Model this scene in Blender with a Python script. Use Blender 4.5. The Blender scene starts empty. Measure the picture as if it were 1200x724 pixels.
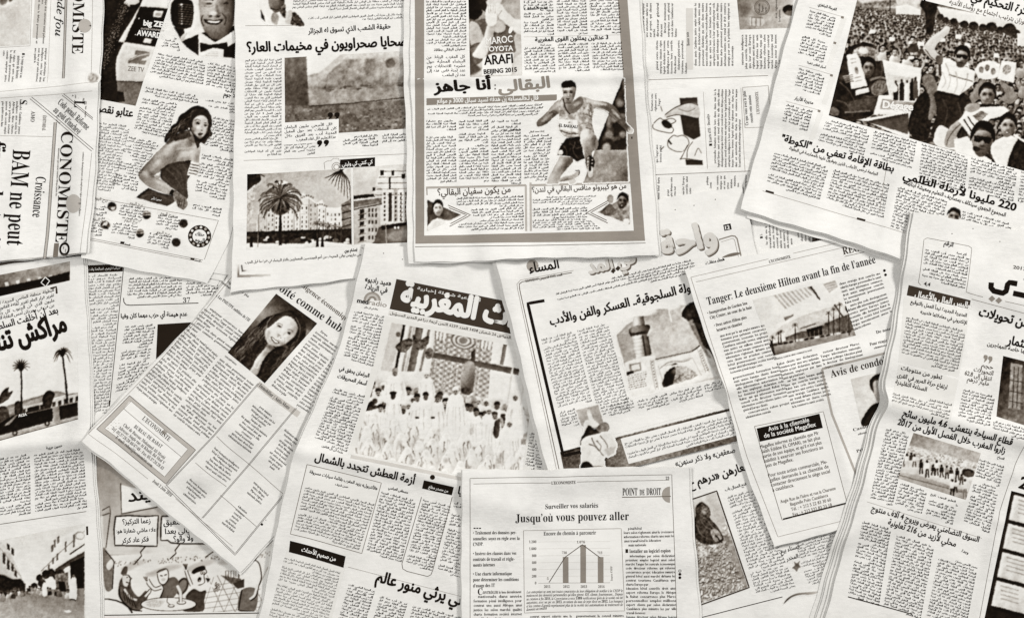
import bpy, math, random
import numpy as np

scene = bpy.context.scene
COL = scene.collection
random.seed(7)
RNG = np.random.RandomState(11)

# ------------------------------------------------------------------ camera, light
CAM_H = 2.2
cam_d = bpy.data.cameras.new('camera')
cam_d.sensor_width = 36.0
cam_d.lens = 36.0 * CAM_H / 1.2
cam_d.clip_start = 0.05
cam_d.clip_end = 50
cam = bpy.data.objects.new('camera', cam_d)
cam.location = (0, 0, CAM_H)
COL.objects.link(cam)
scene.camera = cam

world = bpy.data.worlds.new('World')
scene.world = world
world.use_nodes = True
bg = world.node_tree.nodes['Background']
bg.inputs[0].default_value = (1.0, 0.985, 0.955, 1)
bg.inputs[1].default_value = 0.2


def area_lamp(name, loc, target, size, power, col):
    d = bpy.data.lights.new(name, 'AREA')
    d.shape = 'SQUARE'
    d.size = size
    d.energy = power
    d.color = col
    o = bpy.data.objects.new(name, d)
    o.location = loc
    dx = [target[i] - loc[i] for i in range(3)]
    import mathutils
    o.rotation_euler = mathutils.Vector(dx).to_track_quat('-Z', 'Y').to_euler()
    COL.objects.link(o)
    return o


area_lamp('added_main_light', (2.9, 2.0, 2.3), (0, 0, 0), 0.7, 158, (1.0, 0.985, 0.96))  # unseen main lamp, added at upper right to rake across the folds
area_lamp('added_fill_light', (-1.5, 0.5, 2.7), (0, 0, 0), 1.6, 60, (1.0, 0.985, 0.955))  # unseen second lamp, added at the left to even out the brightness

scene.view_settings.view_transform = 'Standard'
scene.view_settings.look = 'None'
scene.view_settings.exposure = 0.0
scene.view_settings.gamma = 1.0


# ------------------------------------------------------------------ tones
def s2l(c):
    c = np.asarray(c, dtype=float)
    return np.where(c <= 0.04045, c / 12.92, ((c + 0.055) / 1.055) ** 2.4)


_TG = np.array([0.0, 0.12, 0.3, 0.5, 0.7, 0.88, 1.0])
_TR = np.array([0.055, 0.150, 0.328, 0.532, 0.718, 0.842, 0.885])
_TGr = np.array([0.038, 0.118, 0.292, 0.503, 0.700, 0.836, 0.880])
_TB = np.array([0.024, 0.088, 0.256, 0.470, 0.676, 0.820, 0.868])


def tone(g):
    """grey value of the print (1 = bare paper) -> linear colour of sepia newsprint"""
    g = np.clip(g, 0, 1)
    return s2l(np.stack([np.interp(g, _TG, _TR), np.interp(g, _TG, _TGr), np.interp(g, _TG, _TB)], -1))


# ------------------------------------------------------------------ materials
def new_mat(name):
    m = bpy.data.materials.new(name)
    m.use_nodes = True
    nt = m.node_tree
    return m, nt, nt.nodes['Principled BSDF']


def noise(nt, vec, scale, detail=4, rough=0.6):
    n = nt.nodes.new('ShaderNodeTexNoise')
    n.inputs['Scale'].default_value = scale
    n.inputs['Detail'].default_value = detail
    n.inputs['Roughness'].default_value = rough
    nt.links.new(vec, n.inputs['Vector'])
    return n.outputs['Fac']


def maprange(nt, val, a, b, c, d):
    n = nt.nodes.new('ShaderNodeMapRange')
    nt.links.new(val, n.inputs['Value'])
    for k, v in zip(('From Min', 'From Max', 'To Min', 'To Max'), (a, b, c, d)):
        n.inputs[k].default_value = v
    return n.outputs['Result']


def math_node(nt, op, a, b):
    n = nt.nodes.new('ShaderNodeMath')
    n.operation = op
    for i, v in enumerate((a, b)):
        if isinstance(v, (int, float)):
            n.inputs[i].default_value = v
        else:
            nt.links.new(v, n.inputs[i])
    return n.outputs[0]


def mulcol(nt, col, fac):
    n = nt.nodes.new('ShaderNodeVectorMath')
    n.operation = 'SCALE'
    if isinstance(col, (tuple, list)):
        n.inputs[0].default_value = col[:3]
    else:
        nt.links.new(col, n.inputs[0])
    nt.links.new(fac, n.inputs['Scale'])
    return n.outputs[0]


def print_grain(nt, strength):
    """mottled show-through, pulp fibres and uneven inking of newsprint"""
    tc = nt.nodes.new('ShaderNodeTexCoord')
    mp = nt.nodes.new('ShaderNodeMapping')
    mp.inputs['Scale'].default_value = (1.0, 4.0, 1.0)
    mp.inputs['Rotation'].default_value = (0, 0, 0.12)
    nt.links.new(tc.outputs['Object'], mp.inputs['Vector'])
    a = maprange(nt, noise(nt, tc.outputs['Object'], 38, 5, 0.62), 0.3, 0.7, 1 - strength * 1.2, 1 + strength * 0.7)
    b = maprange(nt, noise(nt, mp.outputs['Vector'], 75, 3), 0.3, 0.7, 1 - strength * 1.1, 1 + strength * 0.7)
    c = maprange(nt, noise(nt, tc.outputs['Object'], 1300, 2), 0.3, 0.7, 1 - strength * 1.4, 1 + strength * 1.2)
    return math_node(nt, 'MULTIPLY', math_node(nt, 'MULTIPLY', a, b), c), tc


def paper_mat(name, g):
    m, nt, p = new_mat(name)
    f, tc = print_grain(nt, 0.036)
    # faint reversed print from the other side of the sheet
    mp = nt.nodes.new('ShaderNodeMapping')
    mp.inputs['Scale'].default_value = (1.0, 9.0, 1.0)
    nt.links.new(tc.outputs['Object'], mp.inputs['Vector'])
    blk = maprange(nt, noise(nt, tc.outputs['Object'], 13, 1), 0.5, 0.56, 0, 1)
    ln = maprange(nt, noise(nt, mp.outputs['Vector'], 150, 2), 0.42, 0.62, 0, 0.085)
    f = math_node(nt, 'MULTIPLY', f, math_node(nt, 'SUBTRACT', 1.0, math_node(nt, 'MULTIPLY', blk, ln)))
    nt.links.new(mulcol(nt, tuple(tone(g)), f), p.inputs['Base Color'])
    p.inputs['Roughness'].default_value = 0.88
    p.inputs['Specular IOR Level'].default_value = 0.25
    bmp = nt.nodes.new('ShaderNodeBump')
    bmp.inputs['Strength'].default_value = 0.5
    bmp.inputs['Distance'].default_value = 0.0017
    nt.links.new(noise(nt, tc.outputs['Object'], 55, 6, 0.62), bmp.inputs['Height'])
    nt.links.new(bmp.outputs[0], p.inputs['Normal'])
    return m


MAT = {}


def paper(g=1.0):
    k = ('paper', round(g, 2))
    if k not in MAT:
        MAT[k] = paper_mat('newsprint', g)
    return MAT[k]


def ink(g):
    """flat print of one grey value"""
    g = round(g * 50) / 50
    k = ('ink', g)
    if k not in MAT:
        m, nt, p = new_mat('printed_ink')
        f, tc = print_grain(nt, 0.05 if g < 0.8 else 0.03)
        nt.links.new(mulcol(nt, tuple(tone(g)), f), p.inputs['Base Color'])
        p.inputs['Roughness'].default_value = 0.8
        p.inputs['Specular IOR Level'].default_value = 0.04
        MAT[k] = m
    return MAT[k]


def photo_mat():
    if 'photo' not in MAT:
        m, nt, p = new_mat('printed_halftone')
        f, tc = print_grain(nt, 0.045)
        a = nt.nodes.new('ShaderNodeVertexColor')
        a.layer_name = 'print'
        nt.links.new(mulcol(nt, a.outputs['Color'], f), p.inputs['Base Color'])
        p.inputs['Roughness'].default_value = 0.8
        p.inputs['Specular IOR Level'].default_value = 0.04
        MAT['photo'] = m
    return MAT['photo']


# ------------------------------------------------------------------ meshes
def make_obj(name, V, F, mat, parent=None, loc=(0, 0, 0), cols=None, smooth=False):
    """V (n,3) world positions; F (m,k) index array"""
    V = np.asarray(V, dtype=np.float32) - np.asarray(loc, dtype=np.float32)
    F = np.asarray(F, dtype=np.int32)
    me = bpy.data.meshes.new(name)
    n, m, k = len(V), len(F), F.shape[1]
    me.vertices.add(n)
    me.vertices.foreach_set('co', V.ravel())
    me.loops.add(m * k)
    me.loops.foreach_set('vertex_index', F.ravel())
    me.polygons.add(m)
    me.polygons.foreach_set('loop_start', np.arange(0, m * k, k, dtype=np.int32))
    me.polygons.foreach_set('loop_total', np.full(m, k, dtype=np.int32))
    me.update(calc_edges=True)
    if smooth:
        me.polygons.foreach_set('use_smooth', np.ones(m, dtype=bool))
    if cols is not None:
        at = me.color_attributes.new('print', 'FLOAT_COLOR', 'POINT')
        c4 = np.ones((n, 4), dtype=np.float32)
        c4[:, :3] = cols
        at.data.foreach_set('color', c4.ravel())
    me.materials.append(mat)
    o = bpy.data.objects.new(name, me)
    COL.objects.link(o)
    if parent is not None:
        o.parent = parent
    else:
        o.location = loc
    return o


def grid_faces(nu, nv):
    i = np.arange(nu * nv).reshape(nv, nu)
    return np.stack([i[1:, :-1].ravel(), i[1:, 1:].ravel(), i[:-1, 1:].ravel(), i[:-1, :-1].ravel()], -1)


# ------------------------------------------------------------------ smooth noise on arrays
_LAT = RNG.rand(12, 128, 128)


def vnoise(x, y, scale, seed=0, octaves=1):
    out = 0
    amp, tot = 1.0, 0
    for o in range(octaves):
        L = _LAT[(seed + o) % 12]
        xs = np.asarray(x) / scale + 17.3 * seed
        ys = np.asarray(y) / scale + 9.1 * seed
        xi, yi = np.floor(xs).astype(int), np.floor(ys).astype(int)
        fx, fy = xs - xi, ys - yi
        fx, fy = fx * fx * (3 - 2 * fx), fy * fy * (3 - 2 * fy)
        a, b = L[yi % 128, xi % 128], L[yi % 128, (xi + 1) % 128]
        c, d = L[(yi + 1) % 128, xi % 128], L[(yi + 1) % 128, (xi + 1) % 128]
        out = out + amp * ((a * (1 - fx) + b * fx) * (1 - fy) + (c * (1 - fx) + d * fx) * fy)
        tot += amp
        amp *= 0.55
        scale = scale * 0.5
    return out / tot


def boxblur(a, r):
    if r < 1:
        return a
    for ax in (0, 1):
        p = np.pad(a, [(r + 1, r) if i == ax else (0, 0) for i in (0, 1)], mode='edge')
        c = np.cumsum(p, axis=ax)
        n = a.shape[ax]
        if ax == 0:
            a = (c[2 * r + 1:2 * r + 1 + n] - c[:n]) / (2 * r + 1)
        else:
            a = (c[:, 2 * r + 1:2 * r + 1 + n] - c[:, :n]) / (2 * r + 1)
    return a


def maxfilt(a, r):
    for ax in (0, 1):
        b = a.copy()
        for k in range(1, r + 1):
            for s in (-k, k):
                sh = np.roll(a, s, axis=ax)
                b = np.maximum(b, sh)
        a = b
    return a


# ------------------------------------------------------------------ lettering
_AR = {}
for ch, base, n in [('ء', 0xFE80, 1), ('آ', 0xFE81, 2), ('أ', 0xFE83, 2), ('ؤ', 0xFE85, 2), ('إ', 0xFE87, 2),
                    ('ئ', 0xFE89, 4), ('ا', 0xFE8D, 2), ('ب', 0xFE8F, 4), ('ة', 0xFE93, 2), ('ت', 0xFE95, 4),
                    ('ث', 0xFE99, 4), ('ج', 0xFE9D, 4), ('ح', 0xFEA1, 4), ('خ', 0xFEA5, 4), ('د', 0xFEA9, 2),
                    ('ذ', 0xFEAB, 2), ('ر', 0xFEAD, 2), ('ز', 0xFEAF, 2), ('س', 0xFEB1, 4), ('ش', 0xFEB5, 4),
                    ('ص', 0xFEB9, 4), ('ض', 0xFEBD, 4), ('ط', 0xFEC1, 4), ('ظ', 0xFEC5, 4), ('ع', 0xFEC9, 4),
                    ('غ', 0xFECD, 4), ('ف', 0xFED1, 4), ('ق', 0xFED5, 4), ('ك', 0xFED9, 4), ('ل', 0xFEDD, 4),
                    ('م', 0xFEE1, 4), ('ن', 0xFEE5, 4), ('ه', 0xFEE9, 4), ('و', 0xFEED, 2), ('ى', 0xFEEF, 2),
                    ('ي', 0xFEF1, 4)]:
    _AR[ch] = (base, n)
_LA = {'آ': 0xFEF5, 'أ': 0xFEF7, 'إ': 0xFEF9, 'ا': 0xFEFB}


def shape_ar(s):
    """join Arabic letters into presentation forms and put them in visual order"""
    out = []
    i = 0
    joins = lambda c: c in _AR or c == 'ـ'
    dual = lambda c: c == 'ـ' or (c in _AR and _AR[c][1] == 4)
    while i < len(s):
        c = s[i]
        if c in _AR:
            prev = i > 0 and dual(s[i - 1])
            if c == 'ل' and i + 1 < len(s) and s[i + 1] in _LA:
                out.append(chr(_LA[s[i + 1]] + (1 if prev else 0)))
                i += 2
                continue
            base, n = _AR[c]
            nxt = i + 1 < len(s) and joins(s[i + 1]) and s[i + 1] != 'ء'
            if n == 1:
                f = 0
            elif n == 2:
                f = 1 if prev else 0
            else:
                f = (3 if nxt else 1) if prev else (2 if nxt else 0)
            out.append(chr(base + f))
        else:
            out.append(c)
        i += 1
    out = out[::-1]
    r, i = [], 0
    isd = lambda c: c.isdigit() or c in '/.,' or ('A' <= c <= 'z')
    while i < len(out):
        if out[i].isdigit() or ('A' <= out[i] <= 'z'):
            j = i
            while j < len(out) and isd(out[j]):
                j += 1
            while out[j - 1] in '/.,':
                j -= 1
            r += out[i:j][::-1]
            i = j
        else:
            r.append({'«': '»', '»': '«', '(': ')', ')': '('}.get(out[i], out[i]))
            i += 1
    return ''.join(r)


_ACC = {'é': 'e1', 'è': 'e2', 'ê': 'e3', 'à': 'a2', 'â': 'a3', 'ù': 'u2', 'û': 'u3', 'î': 'i3', 'ô': 'o3', 'ç': 'c0',
        'É': 'E1', 'Ô': 'O3', 'œ': 'o0'}


def math_serif(s, italic=False):
    r = []
    for c in s:
        if 'A' <= c <= 'Z':
            r.append(chr((0x1D434 if italic else 0x1D400) + ord(c) - 65))
        elif 'a' <= c <= 'z':
            r.append('\u210e' if italic and c == 'h' else chr((0x1D44E if italic else 0x1D41A) + ord(c) - 97))
        elif '0' <= c <= '9':
            r.append(chr(0x1D7CE + ord(c) - 48))
        else:
            r.append(c)
    return ''.join(r)


_tc = bpy.data.curves.new('lettering_tool', 'FONT')
_to = bpy.data.objects.new('lettering_tool', _tc)
_tc.fill_mode = 'FRONT'
_tc.dimensions = '2D'
_tc.size = 1.0
_cache = {}


def raw_text(s, off, res):
    k = (s, off, res)
    if k not in _cache:
        _tc.body = s
        _tc.offset = off
        _tc.resolution_u = res
        me = _to.to_mesh()
        me.calc_loop_triangles()
        V = np.empty(len(me.vertices) * 3, dtype=np.float32)
        me.vertices.foreach_get('co', V)
        T = np.empty(len(me.loop_triangles) * 3, dtype=np.int32)
        me.loop_triangles.foreach_get('vertices', T)
        _to.to_mesh_clear()
        _cache[k] = (V.reshape(-1, 3)[:, :2].copy(), T.reshape(-1, 3).copy())
    return _cache[k]


def adv_width(s):
    a = raw_text(s + '|', 0, 1)[0][:, 0].max()
    return a - raw_text('|', 0, 1)[0][:, 0].max()


def stamps(b, res):
    if res == 1:
        return [(b, 0), (-b, 0)]
    return [(b, 0), (-b, 0), (0, b * .8), (0, -b * .8), (b * .7, b * .56), (-b * .7, b * .56), (b * .7, -b * .56), (-b * .7, -b * .56)]


def lettering(s, style='serif', bold=0.0, res=3):
    """bold type: the letter forms stamped several times with small shifts"""
    k = ('B', s, style, bold, res)
    if k not in _cache:
        V, T = plain_lettering(s, style, res)
        if bold:
            o = stamps(bold, res)
            T = np.concatenate([T + i * len(V) for i in range(len(o))])
            V = np.concatenate([V + np.array(d) for d in o])
        _cache[k] = (V, T)
    return _cache[k]


def plain_lettering(s, style='serif', res=3, bold=0.0):
    """-> (V (n,2) in em, T (m,3)); styles: ar, serif, italic, sans"""
    k = ('L', s, style, bold, res)
    if k in _cache:
        return _cache[k]
    if style == 'ar':
        r = raw_text(shape_ar(s), bold, res)
    elif style == 'sans':
        r = raw_text(s, bold, res)
    elif style == 'caps':      # small capitals
        Vs, Ts, x, n = [], [], 0.0, 0
        for w in s.replace('É', 'E').replace('’', "'"):
            sc = 0.78 if w.islower() else 1.0
            g = math_serif(w.upper())
            if w != ' ':
                V, T = raw_text(g, bold, res)
                Vs.append(V * sc + np.array([x, 0]))
                Ts.append(T + n)
                n += len(V)
            x += adv_width(g) * sc
        r = (np.concatenate(Vs), np.concatenate(Ts))
    else:
        it = style == 'italic'
        plain = ''.join(_ACC[c][0] if c in _ACC else c for c in s)
        V, T = raw_text(math_serif(plain, it), bold, res)
        Vs, Ts, n = [V], [T], len(V)
        for i, c in enumerate(s):
            if c in _ACC and _ACC[c][1] != '0':
                x0 = adv_width(math_serif(plain[:i], it)) if i else 0
                x1 = adv_width(math_serif(plain[:i + 1], it))
                cx, up = (x0 + x1) / 2 + (0.06 if it else 0), (0.70 if c.isupper() else 0.52)
                kind = _ACC[c][1]
                if kind == '1':
                    q = [[(-0.07, 0), (-0.03, 0), (0.10, 0.15), (0.03, 0.17)]]
                elif kind == '2':
                    q = [[(0.03, 0), (0.07, 0), (-0.03, 0.17), (-0.10, 0.15)]]
                else:
                    q = [[(-0.13, 0), (-0.08, 0), (0.02, 0.13), (-0.02, 0.16)], [(0.08, 0), (0.13, 0), (0.02, 0.16), (-0.02, 0.13)]]
                for w in q:
                    Vs.append(np.array(w) + np.array([cx, up]))
                    Ts.append(np.array([[0, 1, 2], [0, 2, 3]]) + n)
                    n += 4
        r = (np.concatenate(Vs), np.concatenate(Ts))
    _cache[k] = r
    return r


def split_long(V, T, lim):
    """cut triangles with long edges so that lettering follows the curl of the sheet"""
    for _ in range(4):
        e = V[T]
        d = np.stack([np.linalg.norm(e[:, 0] - e[:, 1], axis=1), np.linalg.norm(e[:, 1] - e[:, 2], axis=1),
                      np.linalg.norm(e[:, 2] - e[:, 0], axis=1)], -1)
        big = d.max(1) > lim
        if not big.any():
            break
        idx = np.nonzero(big)[0]
        j = d[idx].argmax(1)
        a, b, c = T[idx, j], T[idx, (j + 1) % 3], T[idx, (j + 2) % 3]
        mid = np.arange(len(V), len(V) + len(idx))
        V = np.concatenate([V, (V[a] + V[b]) / 2])
        T = np.concatenate([T[~big], np.stack([a, mid, c], -1), np.stack([mid, b, c], -1)])
    return V, T


AR_WORDS = ('في من على إلى عن التي الذي هذا هذه كان كانت بعد قبل خلال بين حول عند غير أن لا ما مع كل بعض أكثر المغرب الحكومة '
            'المدينة السلطات رئيس مجلس وزارة الوطني العام المحلية شركة سنة مليون درهم اليوم أمس يوم قال وأضاف مصدر أكد '
            'الجريدة تقرير قرار مشروع القانون الأسعار السوق المواطنين عدد نسبة ارتفاع الماضي المقبل القطاع الصحة التعليم '
            'الرياضة الفريق المباراة الملعب البطولة العالم الدولي العربي الأوروبي منطقة مراكش الرباط البيضاء طنجة فاس '
            'الشمال الجنوب الماء السياحة الفنادق العمل العمال النقابة الحزب الانتخابات البرلمان النواب لجنة اجتماع لقاء '
            'مؤتمر مهرجان ثقافة فن أدب كتاب تاريخ حضارة دولة مدينة').split()
FR_WORDS = ('le la les des une dans pour avec sur par que qui est sont plus cette mais aussi leur leurs ainsi selon entre '
            'entreprises travail loi droit salariés marché secteur projet région ville hôtel tourisme baie année millions '
            'dirhams investissement croissance banque centrale économie nationale politique réforme code pénal justice '
            'gouvernement ministre parlement conseil administration société commerce clients service données personnelles '
            'règlement contrôle déclaration autorisation informatique internet logiciel employeur contrat clause charte '
            'président directeur général développement stratégie intelligence économique export concurrence information '
            'risque qualité formation emploi jeunes femmes santé éducation Maroc Casablanca Tanger Rabat Afrique Europe').split()


def word(lang, bold, italic=False):
    if lang == 'ar':
        w = random.choice(AR_WORDS)
        return lettering(w, 'ar', bold, 1)
    w = random.choice(FR_WORDS)
    return lettering(w, 'italic' if italic else 'sans', bold, 1)


# ------------------------------------------------------------------ printed pictures (rasters drawn in code)
def spline(pts, n=7, closed=True):
    P = np.array(pts, float)
    N = len(P)
    out = []
    rng = range(N) if closed else range(N - 1)
    for i in rng:
        if closed:
            p0, p1, p2, p3 = P[i - 1], P[i], P[(i + 1) % N], P[(i + 2) % N]
        else:
            p0, p1, p2, p3 = P[max(i - 1, 0)], P[i], P[i + 1], P[min(i + 2, N - 1)]
        for t in np.linspace(0, 1, n, endpoint=False):
            out.append(0.5 * ((2 * p1) + (-p0 + p2) * t + (2 * p0 - 5 * p1 + 4 * p2 - p3) * t * t + (-p0 + 3 * p1 - 3 * p2 + p3) * t ** 3))
    if not closed:
        out.append(P[-1])
    return np.array(out)


class Picture:
    def __init__(s, x0, y0, x1, y1, g=1.0, a=1.0, res=2.6):
        s.x0, s.y0, s.res = x0, y0, res
        s.w, s.h = int((x1 - x0) * res) + 2, int((y1 - y0) * res) + 2
        s.X, s.Y = np.meshgrid(x0 + np.arange(s.w) / res, y0 + np.arange(s.h) / res)
        s.g = np.full((s.h, s.w), float(g))
        s.a = np.full((s.h, s.w), float(a))
        s.rnd = random.Random(int(x0 * 7 + y0 * 13))
        s.done = False
        s.lw = 1.0

    def mask(s, pts, soft=0.35):
        P = np.array(pts, float)
        pad = 2 + soft * 3
        i0 = max(int((P[:, 0].min() - pad - s.x0) * s.res), 0)
        i1 = min(int((P[:, 0].max() + pad - s.x0) * s.res) + 1, s.w)
        j0 = max(int((P[:, 1].min() - pad - s.y0) * s.res), 0)
        j1 = min(int((P[:, 1].max() + pad - s.y0) * s.res) + 1, s.h)
        if i1 <= i0 or j1 <= j0:
            return None
        X, Y = s.X[j0:j1, i0:i1], s.Y[j0:j1, i0:i1]
        ins = np.zeros(X.shape, bool)
        n = len(P)
        for k in range(n):
            (xa, ya), (xb, yb) = P[k], P[(k + 1) % n]
            if ya == yb:
                continue
            c = (ya > Y) != (yb > Y)
            ins ^= c & (X < (xb - xa) * (Y - ya) / (yb - ya) + xa)
        m = ins.astype(float)
        r = int(round(soft * s.res))
        if r >= 1:
            m = boxblur(boxblur(m, r), max(r // 2, 1))
        return (slice(j0, j1), slice(i0, i1)), m, X, Y

    def poly(s, pts, g, soft=0.35, smooth=False, tex=0.0, ts=3.0, op=1.0):
        if smooth:
            pts = spline(pts)
        r = s.mask(pts, soft)
        if r is None:
            return
        sl, m, X, Y = r
        if callable(g):
            v = g(X, Y)
        elif isinstance(g, tuple):      # (g0, (x,y), g1, (x,y)) linear blend
            g0, p, g1, q = g
            dx, dy = q[0] - p[0], q[1] - p[1]
            t = np.clip(((X - p[0]) * dx + (Y - p[1]) * dy) / (dx * dx + dy * dy), 0, 1)
            v = g0 + (g1 - g0) * t
        else:
            v = g
        if tex:
            v = v + tex * (vnoise(X, Y, ts, int(abs(pts[0][0])) % 9, 3) - 0.5) * 2
        m = m * op
        s.g[sl] = s.g[sl] * (1 - m) + v * m
        s.a[sl] = np.maximum(s.a[sl], m)

    def ell(s, cx, cy, rx, ry, g, rot=0.0, **k):
        t = np.linspace(0, 2 * math.pi, 22, endpoint=False)
        c, d = math.cos(math.radians(rot)), math.sin(math.radians(rot))
        x, y = rx * np.cos(t), ry * np.sin(t)
        s.poly(np.stack([cx + x * c - y * d, cy + x * d + y * c], -1), g, **k)

    def line(s, pts, w, g, soft=0.25, curve=False, w1=None, op=1.0):
        P = spline(pts, 6, False) if curve else np.array(pts, float)
        w *= s.lw
        n = len(P)
        d = np.gradient(P, axis=0)
        nr = np.stack([-d[:, 1], d[:, 0]], -1) / (np.linalg.norm(d, axis=1)[:, None] + 1e-9)
        ww = np.linspace(w, w if w1 is None else w1, n)[:, None] / 2
        s.poly(np.concatenate([P + nr * ww, (P - nr * ww)[::-1]]), g, soft, op=op)

    def grain(s, amp, sc=1.5, seed=1):
        s.g += amp * (vnoise(s.X, s.Y, sc, seed, 2) - 0.5) * 2

    def glow(s, x, y, rx, ry, g, op=.5, rot=0.0):
        """a soft patch of tone, for modelling rounded forms"""
        s.ell(x, y, rx, ry, g, rot, soft=min(rx, ry) * .55, op=op)

    def face(s, cx, cy, rx, ry, skin=0.72, rot=0.0, hair=0.12, smile=0.6, light=-1, cap=True, beard=0.0, glasses=False):
        c, d = math.cos(math.radians(rot)), math.sin(math.radians(rot))
        T = lambda u, v: (cx + u * rx * c - v * ry * d, cy + u * rx * d + v * ry * c)
        if cap:
            s.poly([T(*p) for p in [(-1.12, .1), (-1.15, -.6), (-.6, -1.25), (.1, -1.35), (.75, -1.15), (1.15, -.5), (1.1, .1), (.85, -.3), (0, -.6), (-.85, -.3)]], hair, smooth=True)
        sh = [T(*p) for p in [(0, -.95), (.6, -.75), (.92, -.2), (.85, .35), (.45, .88), (0, 1.02), (-.45, .88), (-.85, .35), (-.92, -.2), (-.6, -.75)]]
        s.poly(sh, (skin + .1, T(light, -.3), skin - .25, T(-light, .5)), smooth=True, soft=.3)
        if cap:
            s.poly([T(*p) for p in [(-.95, -.25), (-.8, -.9), (0, -1.2), (.8, -.9), (.95, -.25), (.6, -.62), (0, -.72), (-.6, -.62)]], hair, smooth=True)
        if beard:
            s.poly([T(*p) for p in [(-.85, .2), (-.5, .5), (0, .35), (.5, .5), (.85, .2), (.5, .95), (0, 1.08), (-.5, .95)]], skin - .3, smooth=True, soft=.4, op=beard)
        for u in (-.4, .4):
            s.glow(*T(u, -.16), rx * .32, ry * .17, max(skin - .42, .06), .75, rot)
            s.poly([T(u - .24, -.31), T(u, -.37), T(u + .24, -.31), T(u, -.27)], .12, soft=.25, op=.7)
            s.ell(*T(u, -.13), rx * .15, ry * .06, .08, rot, soft=.2)
        s.glow(*T(-.25 * -light, -.6), rx * .4, ry * .22, min(skin + .22, .98), .5, rot)
        s.glow(*T(.72 * -light, .2), rx * .26, ry * .55, skin - .3, .5, rot)
        s.glow(*T(.4 * light, .22), rx * .24, ry * .2, min(skin + .2, .98), .55, rot)
        s.glow(*T(.04, .05), rx * .12, ry * .26, min(skin + .18, .98), .5, rot)
        s.glow(*T(.1, .30), rx * .24, ry * .08, skin - .32, .7, rot)
        s.glow(*T(0, .80), rx * .5, ry * .12, skin - .3, .5, rot)
        if glasses:
            s.poly([T(-.85, -.3), T(.85, -.3), T(.75, .08), T(.25, .08), (T(0, -.1)), T(-.25, .08), T(-.75, .08)], .05, soft=.2)
            s.line([T(-.6, -.22), T(-.35, -.2)], .5, .5)
        s.poly([T(-.36, .5), T(0, .46), T(.36, .5), T(0, .5 + .22 * smile)], .2, soft=.3, smooth=True)
        if smile > .5:
            s.poly([T(-.26, .515), T(.26, .515), T(0, .57 + .08 * smile)], .95, soft=.2)

    def crowd_person(s, x, y, k, dark=.5):
        r = s.rnd
        shirt = r.choice([.95, .88, .8, .7, .6, .45, .3, .18])
        w = r.uniform(1.25, 1.7) * k
        s.poly([(x - w, y + 3.6 * k), (x - w * .95, y + 1.7 * k), (x - w * .4, y + .9 * k), (x + w * .4, y + .9 * k), (x + w * .95, y + 1.7 * k), (x + w, y + 3.6 * k)],
               (shirt, (x - w, y + k), shirt * .6 + .02, (x + w, y + 3.4 * k)), soft=.3, smooth=True)
        sk = r.uniform(.38, .78)
        tilt = r.uniform(-.25, .25) * k
        if k > 2.0 and r.random() < .35:        # a raised arm
            sd = r.choice([-1, 1])
            s.line([(x + sd * w * .8, y + 1.8 * k), (x + sd * w * 1.3, y + .2 * k), (x + sd * w * .9, y - 1.5 * k)], .7 * k, sk * .95, curve=True, w1=.45 * k)
        if k > 3.4:
            s.face(x + tilt, y, .82 * k, 1.12 * k, sk, r.uniform(-14, 14), r.uniform(.05, .16), smile=r.choice([.2, .4, .8]), light=r.choice([-1, 1]))
            return
        s.ell(x + tilt, y, .74 * k, 1.0 * k, (sk + .1, (x - k, y), sk - .2, (x + k, y + .4 * k)), soft=.25)
        s.ell(x + tilt * 1.3, y - .58 * k, .8 * k, .55 * k, r.uniform(.05, .25), soft=.25)
        if k > 1.6:
            s.line([(x + tilt - .45 * k, y - .05 * k), (x + tilt + .45 * k, y - .05 * k)], .22 * k, .2, op=.7)
            s.ell(x + tilt, y + .48 * k, .26 * k, .13 * k, .2, soft=.2)

    def palm(s, x, y, h, R, g=.1, lean=0.0, n=17, droop=.8, w=1.6, a0=-205, a1=25, leaf=None):
        """trunk from (x, y + h) to the crown at (x + lean, y); fronds as curved ribs with hanging leaflets"""
        s.line([(x, y + h), (x + lean * .4, y + h * .5), (x + lean, y)], w * 1.15, g, curve=True, w1=w * .8)
        X, Y = x + lean, y
        leaf = R * .3 if leaf is None else leaf
        r = s.rnd
        for i in range(n):
            a = math.radians(a0 + (a1 - a0) * (i + r.uniform(-.3, .3)) / (n - 1))
            L = R * r.uniform(.78, 1.1)
            dx, dy = math.cos(a) * L, math.sin(a) * L
            q = spline([(X, Y), (X + dx * .5, Y + dy * .62), (X + dx * .85, Y + dy * .85 + droop * L * .2), (X + dx, Y + dy + droop * L * .55)], 5, False)
            tone_ = g + r.choice([0, .03, .08, .2, .38]) * (1 if R > 8 else .3)
            s.line(q, max(w * .45, .6), tone_, w1=.25)
            if R > 8:
                for k in range(3, len(q)):
                    t = k / len(q)
                    for sd in (-1, 1):
                        ang = math.atan2(q[k][1] - q[k - 1][1], q[k][0] - q[k - 1][0]) + sd * .75
                        e = (q[k][0] + math.cos(ang) * leaf * (1 - .4 * t), q[k][1] + math.sin(ang) * leaf * (1 - .4 * t) + leaf * .35)
                        s.line([q[k], e], .7, min(tone_ + r.uniform(0, .12), .8), w1=.2)

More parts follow.
